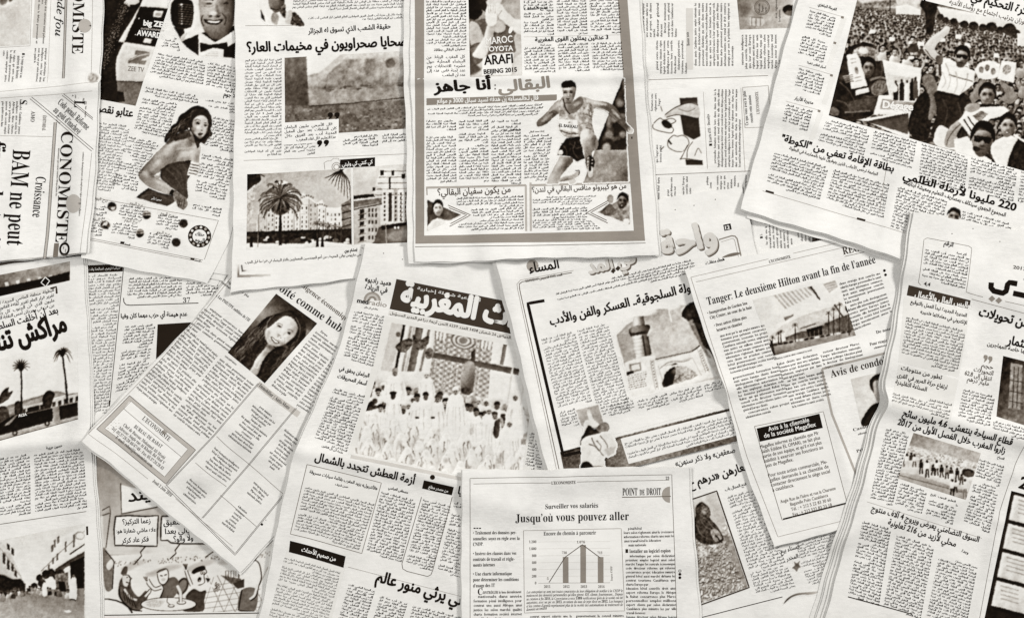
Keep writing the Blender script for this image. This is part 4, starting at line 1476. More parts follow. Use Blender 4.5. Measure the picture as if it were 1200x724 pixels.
    c.poly([(212, 43), (219, 39), (216, 47), (212, 50)], .7, smooth=True)
    P.photo(c, name='photograph', label='cut-out photo of a smiling man in a bow tie beside an old microphone')
    P.text([(196, 43), (207, 44), (211, 60), (188, 57)], 'ar', 4.3)
    P.text([(186, 62), (241, 72), (238, 101), (175, 90)], 'ar', 4.5, .15)
    P.text([(244, 73), (290, 80), (287, 112), (241, 103)], 'ar', 4.5, .15)
    P.head('لا جوم', (262, 113), (276, 115), 8, 'ar', bold=.03, name='subheadline')
    P.text([(172, 102), (233, 112), (232, 121), (170, 111)], 'ar', 4.4)
    P.text([(240, 116), (284, 122), (283, 136), (248, 131)], 'ar', 4.4)
    P.text([(168, 115), (208, 121), (196, 162), (157, 154)], 'ar', 4.4)
    P.text([(152, 160), (188, 167), (164, 206), (138, 200)], 'ar', 4.4)
    P.text([(137, 203), (163, 208), (160, 226), (131, 221)], 'ar', 4.4)
    P.text([(250, 137), (284, 142), (280, 182), (238, 175)], 'ar', 4.4)
    P.text([(237, 180), (277, 187), (263, 234), (228, 226)], 'ar', 4.4)
    P.text([(227, 238), (260, 244), (257, 255), (224, 248)], 'ar', 4.6, .15)
    # woman
    c = Picture(150, 108, 256, 256, 1.0, 0.0, res=3.0)
    f = lambda X, Y: .74 - .4 * np.clip((215 - X) / 26, 0, 1) - .2 * np.clip((X - 226) / 16, 0, 1) * np.clip((Y - 165) / 12, 0, 1)
    c.poly([(221, 152), (231, 160), (232, 168), (236, 172), (234, 184), (233, 193), (224, 190), (204, 194), (190, 200), (189, 186), (194, 170), (204, 166), (215, 165), (218, 160)], f, smooth=True)
    c.poly([(203, 172), (206, 163), (214, 158), (222, 156), (224, 172)], .6, smooth=True)
    c.poly([(221, 156), (230, 162), (228, 168), (220, 163)], .42, smooth=True, soft=.8)
    g = lambda X, Y: .66 - .3 * np.clip((Y - 150) / 70, 0, 1) + .12 * np.exp(-((X - 186) ** 2) / 60)
    c.poly([(196, 168), (206, 171), (205, 182), (196, 194), (186, 203), (176, 208), (168, 211), (162.5, 207), (164, 200), (174, 189), (184, 178)], g, smooth=True)
    c.poly([(164, 200), (176, 203), (190, 212), (207, 222), (203, 229), (190, 226), (172, 218), (162.5, 208)], (.5, (170, 218), .72, (200, 218)), smooth=True)
    c.line([(203, 190), (190, 203), (178, 208)], .9, .3, curve=True, op=.8)
    c.poly([(185, 203), (181, 207), (186, 210), (188, 207)], .95)
    d = lambda X, Y: .2 + .05 * vnoise(X, Y, 2, 3) - .12 * np.clip((X - 218) / 10, 0, 1)
    c.poly([(188, 199), (197, 192.5), (208, 189.5), (224, 188), (225, 197), (224, 205), (220, 211), (220, 222), (221, 232), (216, 236), (206, 223), (190, 212), (187, 207)], d, smooth=False, soft=.3)
    c.poly([(159, 232), (166, 225), (174, 220), (188, 226), (203, 229), (206, 237), (196, 242), (176, 237)], d, smooth=False, soft=.35)
    c.poly([(224, 189), (234, 191.5), (233, 200), (228, 207), (219, 205)], .95)
    for k in range(4):
        c.line([(222.8 - k * .7, 192.5 + k * 3.4), (233.5 - k * .8, 194.5 + k * 3.4)], 1.2, .2)
    c.poly([(201, 222), (207, 224), (203, 231), (198, 228)], .08)
    c.poly([(205, 224), (214, 229), (219, 234), (220, 241), (215, 246), (208, 243), (205, 238), (203, 230)], .42, smooth=True, tex=.14, ts=2)
    for k in range(4):
        c.line([(209 + k * 2.4, 233), (206 + k * 3, 243)], .6, .2)
    c.poly([(196, 242), (206, 236), (209, 244)], .88)
    c.poly([(194, 168), (200, 160), (212, 154), (222, 152), (224, 160), (214, 164), (204, 166), (197, 170)], .2, soft=.5, tex=.1)
    # modelling of the shoulders, arm and chest
    for x, y, rx, ry, g, op, rot in ((198, 176, 4, 9, .86, .6, 35), (182, 194, 3, 10, .8, .5, 40), (170, 204, 3, 4, .75, .5, 0), (206, 184, 3, 8, .3, .5, 20), (187, 209, 8, 2, .3, .5, 30), (218, 176, 9, 2, .36, .4, -8),
                                    (226, 180, 5, 5, .84, .5, 0), (216, 187, 8, 2.4, .42, .45, -6), (231, 186, 3, 6, .4, .5, 0), (190, 216, 9, 1.6, .86, .5, 28), (178, 205, 4, 2, .3, .5, 30), (224, 168, 4, 4, .3, .6, 0), (206, 168, 4, 2, .84, .5, -10)):
        c.glow(x, y, rx, ry, g, op, rot)
    for q in ([(194, 198), (204, 206), (214, 222)], [(202, 195), (212, 206), (216, 226)], [(190, 206), (200, 216), (208, 224)], [(214, 192), (219, 204), (218, 222)]):
        c.line(q, 2.4, .33, curve=True, w1=.8, op=.5)
    for q in ([(166, 230), (180, 228), (196, 234)], [(176, 224), (190, 230), (202, 236)]):
        c.line(q, 1.8, .34, curve=True, w1=.6, op=.5)
    c.poly([(226, 125), (233, 124), (241, 127), (247, 134), (249, 144), (247.5, 152), (249, 158), (244, 163), (240, 169), (235, 168), (232, 174), (229, 168), (225, 156), (219, 153), (214, 157), (209, 156), (206, 162), (199, 163), (195, 168), (192, 165), (194, 158), (198, 153), (201, 147), (207, 143), (210, 136), (217, 131)], .14, smooth=True, tex=.1, ts=2.5)
    rw = random.Random(12)
    for k in range(46):
        t = rw.random()
        x, y = 228 - 24 * t + rw.gauss(0, 3), 129 + 26 * t + rw.gauss(0, 2.6)
        c.line([(x, y), (x - 3, y + 2.5 + rw.uniform(-1, 1)), (x - 4, y + 6), (x - 8, y + 8)], .7, rw.choice([.06, .1, .28, .42, .6]), curve=True, w1=.2, op=.9)
    for k in range(16):
        x, y = 245 + rw.gauss(0, 1.5), 138 + rw.uniform(0, 26)
        c.line([(x, y), (x + 1, y + 3), (x - 1, y + 7)], .6, rw.choice([.08, .3, .4]), curve=True, w1=.2)
    f = lambda X, Y: .76 - .42 * np.clip((231 - X) / 9, 0, 1) - .22 * np.clip((X - 242) / 4, 0, 1) - .12 * np.clip((Y - 156) / 6, 0, 1)
    c.poly([(224, 139), (229, 134), (236, 133), (242, 137), (244, 144), (243.5, 150), (241.5, 156), (237, 161.5), (233.5, 162), (229, 158.5), (225, 153), (223, 146)], f, smooth=True, soft=.5)
    c.poly([(222, 146), (225, 135), (234, 129), (243, 133), (246, 143), (243, 140), (238, 135.5), (230, 137), (226, 142), (225, 150)], .12, smooth=True, soft=.5)
    c.ell(232, 144.6, 2.3, 1.1, .12, 12, soft=.35)
    c.ell(241, 147, 1.5, .9, .14, 12, soft=.35)
    c.line([(228, 141.8), (231.5, 140.2), (235.5, 142)], .6, .2, curve=True)
    c.line([(239, 144), (242.6, 144.4)], .6, .2)
    c.poly([(237, 146), (238.6, 151), (237.6, 153.2), (235.4, 152.6)], .6, soft=.5, smooth=True, op=.7)
    c.ell(236.6, 153, 1.2, .5, .35, 15, soft=.25)
    c.poly([(232, 156.6), (235, 155.8), (238, 157), (235.5, 159.2), (233, 158.8)], .3, smooth=True, soft=.25)
    c.line([(232, 157.2), (238, 157.4)], .4, .12)
    c.ell(221.5, 151, .8, 1.2, .95)
    for x, y, rx, ry, g, op in ((231.5, 144.5, 3.4, 2.2, .3, .6), (241, 147, 2.4, 1.8, .3, .6), (229, 152, 2.4, 4, .5, .5), (235, 138.5, 4, 2, .9, .5), (233, 150.5, 2.4, 2, .92, .5), (234, 161, 3.4, 1.4, .4, .6), (226, 154, 1.8, 5, .3, .6), (242.6, 153, 1.2, 4, .45, .5)):
        c.glow(x, y, rx, ry, g, op)
    c.ell(232, 144.8, 1.9, .8, .06, 12, soft=.3)
    c.ell(241, 147.2, 1.3, .7, .08, 12, soft=.3)
    c.line([(233.6, 191.5), (233.4, 199), (229, 206)], .7, .35, curve=True)
    P.photo(c, step=.6, label='cut-out photo of a woman in a strapless dress looking over her shoulder')
    P.head('سميرة تأمر', (177, 233.5), (189, 235.5), 5, 'ar', .95, .02, 'lettering')
    # star-sign panel
    P.rule([[(100, 230), (256, 258.5), (240, 304)]], .5, .45)
    P.rule([[(100, 278), (238, 305)], [(100, 280), (237, 307)]], .5, .4)
    for x, y in ((118, 233), (158, 238), (194, 250), (152, 258), (190, 272), (116, 257)):
        P.fill(P.R((x - 9, y - 4), (x + 12, y + 4)), .9, lvl=.08)
        P.head('برج اليوم', (x - 6, y + 1), (x + 9, y + 4), 5, 'ar', .2, name='subheadline')
    for x, y, w in ((104, 238, 20), (142, 239, 24), (186, 250, 22), (104, 258, 16), (134, 260, 24), (176, 272, 22)):
        P.text(P.R((x, y), (x + w, y + 20), 9, 14), 'ar', 4.3)
    for i, (x, y) in enumerate(((132, 242.5), (172, 252), (215, 262), (124.5, 264), (164.5, 273.5), (207, 284))):
        k = Picture(x - 7, y - 7, x + 7, y + 7, 1, 0)
        k.ell(x, y, 5.6, 5.6, .3 + .35 * (i in (1, 4)), tex=.25, ts=3)
        if i in (1, 4):
            k.poly([(x - 5, y + 1), (x, y + 5.4), (x + 5, y + 1)], .08, smooth=True)
            k.line([(x - 4, y - 1), (x + 4, y - 2)], 1.0, .15)
        elif i == 0:
            k.ell(x + 1, y + 1, 2.6, 3.2, .7)
            k.ell(x, y - 2, 4, 2.6, .1)
        elif i == 3:
            k.ell(x, y - 1, 2.2, 4, .8, 35)
            k.ell(x + 1, y + 3, 3.5, 1.6, .1, 35)
        else:
            k.ell(x + 1, y + 1, 3.6, 3.8, .14, tex=.1)
        P.photo(k, name='portrait', step=.6)
    P.disc(234.3, 277, 13.6, .13, 'emblem', ry=13.2, inner=8.3)
    for k in range(12):
        t = math.radians(k * 30 + 8)
        P_ = (234.3 + 11 * math.cos(t), 277 + 10.7 * math.sin(t))
        P.disc(P_[0], P_[1], 1.5, .85 if k % 2 else .6, 'star_sign', lvl=.2)
    P.head('حظك', (229, 276), (240, 277), 8, 'ar', bold=.02, name='lettering')
    P.head('اليوم', (228.5, 283), (240, 284.5), 7, 'ar', bold=.02, name='lettering')
    for x, y in ((142, 284.5), (224, 303.5)):
        P.fill(P.R((x, y - 1.6), (x + 4, y + 1.8)), .06, 'bullet')
        P.head('المساء', (x + 4.5, y + 2.2), (x + 11, y + 3.6), 4, 'ar', .1, .03, name='caption')


def french_front_page():
    P = Newspaper('sideways French front page with large masthead capitals and a diagonal ribbon',
                  [(-240, -80), (-240, 108), (-236, 330)], [(122, -80), (119, 60), (117.5, 108), (112, 200), (104.5, 296)], g=1.0, ang=94, down=94, thick=3.0, seed=12,
                  sheets=[(0, 0, (0, 1), 1.5), (0, 0, (1, 3), .5)],
                  creases=[((-240, 122), (125, 100), 1.8, 10, 'wave'), ((-240, 126), (125, 104), 1.2, 5), ((26, 100), (16, 330), .8, 9, 'wave')],
                  curl=[((-240, 340), (104, 302), 1.6, 18)])
    dn = lambda x0, y0, x1, y1, k=.06: [(x1, y0), (x1 - (y1 - y0) * k, y1), (x0 - (y1 - y0) * k, y1), (x0, y0)]   # text that reads downwards
    P.head('L’ECONOMISTE', (88, -82), (84.5, 63.5), 20, 'serif', .08, name='masthead', fit=2.2)
    P.disc(100, 31, 7.6, .66, 'emblem', ry=8, lvl=.36)
    P.head('monde fou', (68.5, -28), (63.5, 42), 12.5, 'italic', .05, .012, fit=2.2)
    P.head('Dans un', (68, -76), (67, -34), 12.5, 'italic', .05, .012, fit=2.2)
    P.rule([[(80.5, -60), (75, 92)], [(78, -60), (72.5, 92)]], .7, .3)
    P.fill([(80, -60), (78.5, -60), (73, 92), (74.5, 92)], .7, lvl=.1)
    P.rule([[(110, -60), (108, 88)]], .4, .55)
    P.fill(dn(42, -40, 57, 44), .78, lvl=.08)
    P.text(dn(41, -40, 57, 51), 'fr', 4.1, .3)
    P.text(dn(37, 56, 55, 96), 'fr', 4.3, .2)
    P.rule([(60, -40), (55, 97)], .3, .6)
    c = Picture(-45, -40, 40, 62, .84)
    c.grain(.06, 14)
    c.grain(.03, 3, 4)
    c.ell(3, 0, 4.5, 6, .4, 20, soft=1.2)
    c.ell(11, -1, 2.5, 3, .35, soft=.8)
    c.ell(-15, 10, 9, 14, .55, soft=2)
    c.ell(18, 22, 7, 14, .78, soft=3)
    P.photo(c, [(-45, -40), (36, -40), (33, 52), (-45, 57)], label='pale grey photo print')
    P.frame([(-46, -41), (37.5, -41), (34.2, 53.5), (-46, 58)], .4, .55)
    P.head('■ Le temps donné à un', (25, 62), (22.5, 91), 5, name='subheadline')
    P.head('univers de lecture', (19.5, 65), (17.5, 92), 5, name='subheadline')
    P.text(dn(-40, 60, -4, 98), 'fr', 4.3, .2)
    P.text(dn(0, 59, 18, 96), 'fr', 4.3, .2)
    sm = Picture(100, 82, 120, 102, 1, 0)
    sm.poly([(105, 87), (110, 85.5), (115, 88), (118, 92), (115, 98), (109, 99), (104, 95)], .62, smooth=True, tex=.3, ts=2.5, soft=1.4)
    P.photo(sm, name='smudge')
    P.rule([(-100, 117), (117, 97)], .4, .6)  # thin fold lines, the crease's shade put in as ink
    P.rule([(-100, 122), (110, 108)], .4, .55)
    # ribbon across the corner
    for a, b in (((35, 116), (109, 178)), ((37, 114), (111, 176)), ((73, 112), (110, 141)), ((75, 110.5), (110, 139))):
        P.rule([a, b], .6, .25, 'ribbon_edge')
    P.head('Code pénal: Réforme', (66.5, 121), (102.5, 153.5), 11.5, 'serif', .06, name='ribbon_headline', fit=2.2)
    P.head('au goût d’inachevé', (61, 130), (92.5, 158.5), 11.5, 'serif', .06, name='ribbon_headline', fit=2.2)
    P.text([(63, 137), (86, 157), (84, 160), (61, 140)], 'fr', 3.4, .45)
    P.text(dn(96, 116, 104, 138), 'fr', 3.6, .4)
    P.text(dn(84, 112, 95, 116), 'fr', 3.6, .4)
    P.head('L', (88, 118), (87.5, 126.5), 19, 'serif', .06, name='masthead', fit=2.2)
    P.head('CONOMISTE', (71.5, 154), (64.5, 284), 22, 'serif', .06, name='masthead', label='large masthead capitals reading downwards', fit=2.2)
    P.disc(87, 239, 9.6, .68, 'emblem', ry=11, lvl=.36)
    P.disc(77, 292, 7, .06, 'ring_emblem', ry=8, inner=4.4)
    P.text(dn(73.5, 289, 80, 296), 'fr', 3, .3)
    P.fill([(63.5, 285), (69.5, 285), (68.8, 301), (62.6, 301.5)], .42, 'tint_panel')
    P.rule([[(65.5, 143), (54.5, 303)], [(62.3, 143), (51.3, 303)]], .6, .25)
    P.fill([(65, 143), (62.8, 143), (51.8, 303), (54, 303)], .66, lvl=.1)
    P.head('Croissance', (41.5, 206.5), (37, 254), 17, 'serif', .06, fit=2.2)
    P.head('BAM ne peut', (14.5, 175), (7.5, 287), 30, 'serif', .04, fit=2.2)
    P.head('fixer de tarif', (-13.5, 165), (-20.5, 292), 29, 'serif', .04, fit=2.2)
    P.text(dn(97, 175, 101, 295, .055), 'fr', 3.6, .45)
    P.text(dn(65, 170, 70, 252, .055), 'fr', 3.6, .45)
    P.rule([[(109, 180), (97, 297), (0, 306), (-100, 316)]], .4, .5)
    P.head('S', (23.5, 117), (23, 122), 12, 'serif', name='drop_cap', fit=2.2)
    P.text(dn(-45, 119, -4, 158), 'fr', 4.3, .2)
    P.text(dn(0, 119, 26, 157), 'fr', 4.4, .2)
    P.head('AMO', (36, 130), (35, 142.5), 6.5, 'serif', .1, name='subheadline', fit=2.2)
    P.head('ÉDITORIAL', (49.5, 135), (48.5, 153), 5.5, 'serif', .3, name='subheadline', fit=2.2)
    P.rule([[(-60, 158), (60, 160)]], .4, .5)


def portrait_paper():
    P = Newspaper('tilted French newspaper with a photo of a smiling long-haired woman and boxed advertisements',
                  [(390, 183), (300, 288), (222, 380), (160, 446), (97, 516)], [(574, 338), (484, 440), (408, 524), (344, 600), (281, 671)], g=0.96, ang=39, down=40, thick=1.6, seed=14,
                  sheets=[(1.5, 0, 0, 1), (0, 0, 2, 2.5)],
                  creases=[((240, 560), (350, 425), 3.0, 16, 'wave'), ((225, 640), (340, 520), -1.0, 12, 'valley'), ((150, 500), (215, 555), .7, 14, 'wave'), ((175, 425), (420, 620), .8, 12, 'wave')],
                  curl=[((97, 516), (281, 671), 1.0, 14)])
    P.rule([[(276, 318), (228, 378), (167, 443), (106, 507)]], .5, .5)
    P.head('l’intelligence économique', (338, 325), (408, 379), 8.5, 'serif', .3, name='kicker')
    P.head('convoité comme hub', (305.5, 326), (397, 389.5), 14, 'serif', .05)
    P.text([(264, 325), (292, 346), (287, 353), (258, 332)], 'fr', 5, .2)
    P.head('« Les PME/TPE oubliées de l’IE', (252, 347), (291, 377), 7, 'serif', .1, name='subheadline')
    c = Picture(258, 338, 380, 456, .15, res=3.0)
    f = lambda X, Y: .16 + .42 * np.exp(-((X - 306) ** 2 / 500 + (Y - 368) ** 2 / 300)) + .3 * np.exp(-((X - 358) ** 2 / 110 + (Y - 392) ** 2 / 90))
    c.poly([(258, 338), (380, 338), (380, 456), (258, 456)], f, tex=.04)
    hair = [(330, 366), (342, 364), (352, 370), (358, 382), (357, 394), (352, 406), (344, 414), (336, 424), (330, 434), (324, 442), (316, 450), (306, 446), (304, 436), (306, 424), (310, 414), (305, 418), (300, 430), (290, 434), (278, 426), (266, 414), (278, 400), (290, 392), (300, 382), (312, 372)]
    c.poly(hair, .13, smooth=True, tex=.08, ts=2.5)
    rnd = random.Random(8)
    for k in range(60):
        t = rnd.random()
        x, y = 312 - 34 * t + rnd.gauss(0, 4), 378 + 40 * t + rnd.gauss(0, 3)
        c.line([(x, y), (x - 5, y + 5), (x - 5 + rnd.uniform(-3, 3), y + 11)], .8, rnd.uniform(.2, .5), curve=True, w1=.2)
        x, y = 346 - 24 * t + rnd.gauss(0, 4), 400 + 38 * t + rnd.gauss(0, 3)
        c.line([(x, y), (x - 4, y + 4), (x - 6 + rnd.uniform(-3, 3), y + 10)], .8, rnd.uniform(.15, .42), curve=True, w1=.2)
    c.poly([(312, 398), (318, 404), (322, 411), (314, 416), (308, 424), (304, 436), (297, 440), (289, 432), (292, 422), (298, 412), (306, 404)], (.86, (300, 420), .6, (310, 434)), smooth=True, tex=.05)
    c.glow(317, 408, 9, 4, .3, .85, 34)
    c.glow(311, 414, 5, 5, .5, .6, 34)
    c.poly([(309, 396), (313, 402), (308, 410), (301, 418), (296, 428), (290, 436), (286, 430), (292, 418), (299, 408)], .16, smooth=True, tex=.12, ts=2, soft=.6)
    c.poly([(322, 408), (326, 410), (320, 418), (314, 428), (310, 440), (304, 446), (303, 436), (307, 424), (314, 414)], .14, smooth=True, tex=.12, ts=2, soft=.6)
    c.line([(300, 420), (297, 428), (301, 431), (304, 424)], .7, .95, curve=True)
    f = lambda X, Y: .9 - .26 * np.clip((X - 336) / 16, 0, 1) - .22 * np.clip((Y - 398) / 9, 0, 1) - .1 * np.clip((318 - X) / 8, 0, 1)
    c.poly([(322, 374), (332, 370), (342, 373), (348, 382), (346, 391), (340, 398), (332, 404), (322, 406), (314, 402), (310, 394), (312, 384)], f, smooth=True, soft=.6)
    c.poly([(312, 384), (318, 374), (330, 366), (342, 367), (332, 371), (323, 377), (316, 383)], .2, smooth=True)
    c.poly([(340, 368), (350, 374), (352, 386), (348, 396), (349, 384), (345, 375)], .16, smooth=True)
    for x, y, rx, ry, g, op, rot in ((327, 382.4, 3.6, 1.8, .42, .7, 34), (338.6, 390.4, 3.4, 1.8, .4, .7, 36), (333, 376, 6, 3.4, 1.0, .5, 34), (321, 388, 3.2, 3, 1.0, .5, 30), (335, 397, 3.2, 3, .96, .5, 30), (344, 388, 3, 8, .55, .6, 35), (330, 403, 8, 2, .5, .6, 34),
                                     (313, 393, 2, 6, .6, .5, 20), (326.6, 392.6, 2.6, 1.1, .55, .7, 36), (330.4, 388, 1.3, 4, 1.0, .5, 38), (333, 391, 1.0, 3.4, .66, .5, 38), (318, 400, 5, 1.6, .7, .4, 34)):
        c.glow(x, y, rx, ry, g, op, rot)
    c.line([(323, 379.4), (327, 378.8), (331, 381.4)], .7, .4, curve=True)
    c.line([(336, 386), (340.4, 386.6), (343, 389.6)], .7, .38, curve=True)
    c.ell(327.2, 382.6, 1.9, .85, .12, 34, soft=.25)
    c.ell(338.4, 390.6, 1.9, .85, .12, 36, soft=.25)
    c.ell(325, 394.2, .7, .4, .3, 34, soft=.2)
    c.ell(328.4, 396, .7, .4, .35, 34, soft=.2)
    for q in ([(317, 372), (312, 380), (309, 392), (303, 402)], [(321, 369), (314, 376), (309, 388), (300, 400)], [(346, 372), (351, 384), (348, 398), (340, 410)]):
        c.line(q, 1.2, .5, curve=True, w1=.3, op=.7)
    c.poly([(316.6, 394.6), (319.6, 395.8), (323.2, 398.4), (326.8, 402), (324.2, 402.8), (321, 401.8), (318.2, 398.8)], .34, smooth=True, soft=.35)
    c.poly([(317.6, 395.6), (320.4, 397), (323.2, 399.2), (325.4, 401.6), (323, 401.5), (320.6, 399.8)], .98, smooth=True, soft=.25)
    c.line([(318.6, 400.2), (321, 402.6), (324, 403.6)], .9, .66, curve=True)
    c.line([(312.5, 392), (313.4, 397), (316, 401.5)], .8, .72, curve=True)
    c.line([(331, 404), (333, 400), (333, 396)], .8, .66, curve=True)
    c.poly([(334, 397), (342, 390), (345, 392), (338, 400)], .7, soft=1.6, op=.6, smooth=True)
    P.photo(c, [(323, 344), (371, 379), (310, 449), (266, 413)], step=.6, label='photo of a smiling woman with long dark wavy hair')
    P.text([(373, 384), (399, 403), (345, 472), (318, 451)], 'fr', 4.6, .2)
    P.text([(401, 405), (440, 434), (386, 500), (348, 474)], 'fr', 4.6, .2)
    P.text([(243, 357), (286, 390), (264, 415), (220, 383)], 'fr', 4.6, .2)
    P.text([(219, 384), (255, 416), (197, 488), (157, 456)], 'fr', 4.6, .2)
    P.text([(258, 419), (298, 450), (240, 519), (201, 488)], 'fr', 4.6, .2)
    P.text([(264, 415), (300, 443), (299, 446), (262, 418)], 'fr', 4.6, .12)
    # advertisement
    ad = P.fill([(151, 463.5), (229, 527), (194, 567), (115, 502)], .68, 'advert_box', lvl=.09, label='boxed advertisement with a grey border')
    P.fill([(153, 470), (220, 526), (192.5, 558.5), (123.5, 501.5)], 1.0, 'panel', lvl=.12, parent=ad)
    P.frame([(151, 463.5), (229, 527), (194, 567), (115, 502)], .6, .25, parent=ad)
    P.frame([(153, 470), (220, 526), (192.5, 558.5), (123.5, 501.5)], .4, .35, parent=ad)
    P.rule([(145, 479), (212, 535)], .5, .3, parent=ad)
    P.fill([(151, 470.5), (219.5, 527), (212, 535), (144.5, 479)], .98, 'panel', lvl=.13, parent=ad)
    P.head('L’ÉCONOMISTE', (166, 491), (197.5, 517), 10, 'caps', .15, name='lettering', parent=ad)
    P.fill([(192, 503), (196, 506.5), (193, 510), (189, 506.5)], .6, 'emblem', parent=ad, lvl=.18)
    P.head('BUREAU DE RABAT', (156.5, 500.5), (188.5, 525), 7.5, 'serif', .08, name='lettering', parent=ad)
    for t, a, b in (('Chef de Bureau: Mohamed Ali Mrabi', (144, 498.5), (192, 538)), ('Adresse: Angle rue Al Khalil, Bd Med V', (138.5, 501.5), (191.5, 544)),
                    ('Tél. 05.37.26.28.46/47/48 - Fax: 05.37.26.28.43', (130.5, 502.5), (190, 550.5)), ('E-mail: rabat@leconomiste.com', (135, 513), (177, 547.5))):
        P.head(t, a, b, 6.0, 'serif', .15, name='lettering', parent=ad)
    # small advertisements
    bn = P.fill([(304, 447), (352, 483), (348, 489), (300, 452.5)], .72, 'banner')
    P.head('Immobilier | Auto-Moto', (303, 452.5), (338, 479.5), 6.5, 'serif', .05, name='lettering', parent=bn)
    for d in (0, 1.6):
        P.rule([[(302 + d, 449), (251 + d, 509), (194 + d, 568.5)], [(346 + d, 478), (291 + d, 544), (236 + d, 607)], [(194 - d, 568 + d), (275, 648.5 + d * 1.3), (331 + d, 580)]], .5, .25)
    P.rule([[(229, 542), (265, 570)], [(254, 511), (292, 544), (333, 580)], [(258, 580), (300, 617)]], .5, .4)
    for q in ([(297, 466), (330, 494), (298, 536), (262, 507)], [(250, 520), (284, 549), (268, 571), (234, 545)], [(295, 560), (318, 582), (309, 594), (285, 575)],
              [(221, 557), (246, 579), (233, 595), (209, 575)], [(333, 500), (354, 518), (330, 560), (305, 540)], [(276, 588), (294, 603), (274, 627), (256, 613)]):
        P.text(q, 'fr', 4.6, .15, center=True)
    P.head('Jeudi 2 Juin 2016', (178, 564), (199.5, 582), 5.5, 'serif', .15, name='date')
    P.rule([[(106, 507.5), (173, 561)], [(205, 584), (272, 640)]], .4, .5)
    P.disc(306.5, 614.5, 1.4, .05, 'bullet')
    P.text([(308, 611), (314, 603), (316, 605), (310, 613)], 'fr', 3, .2)


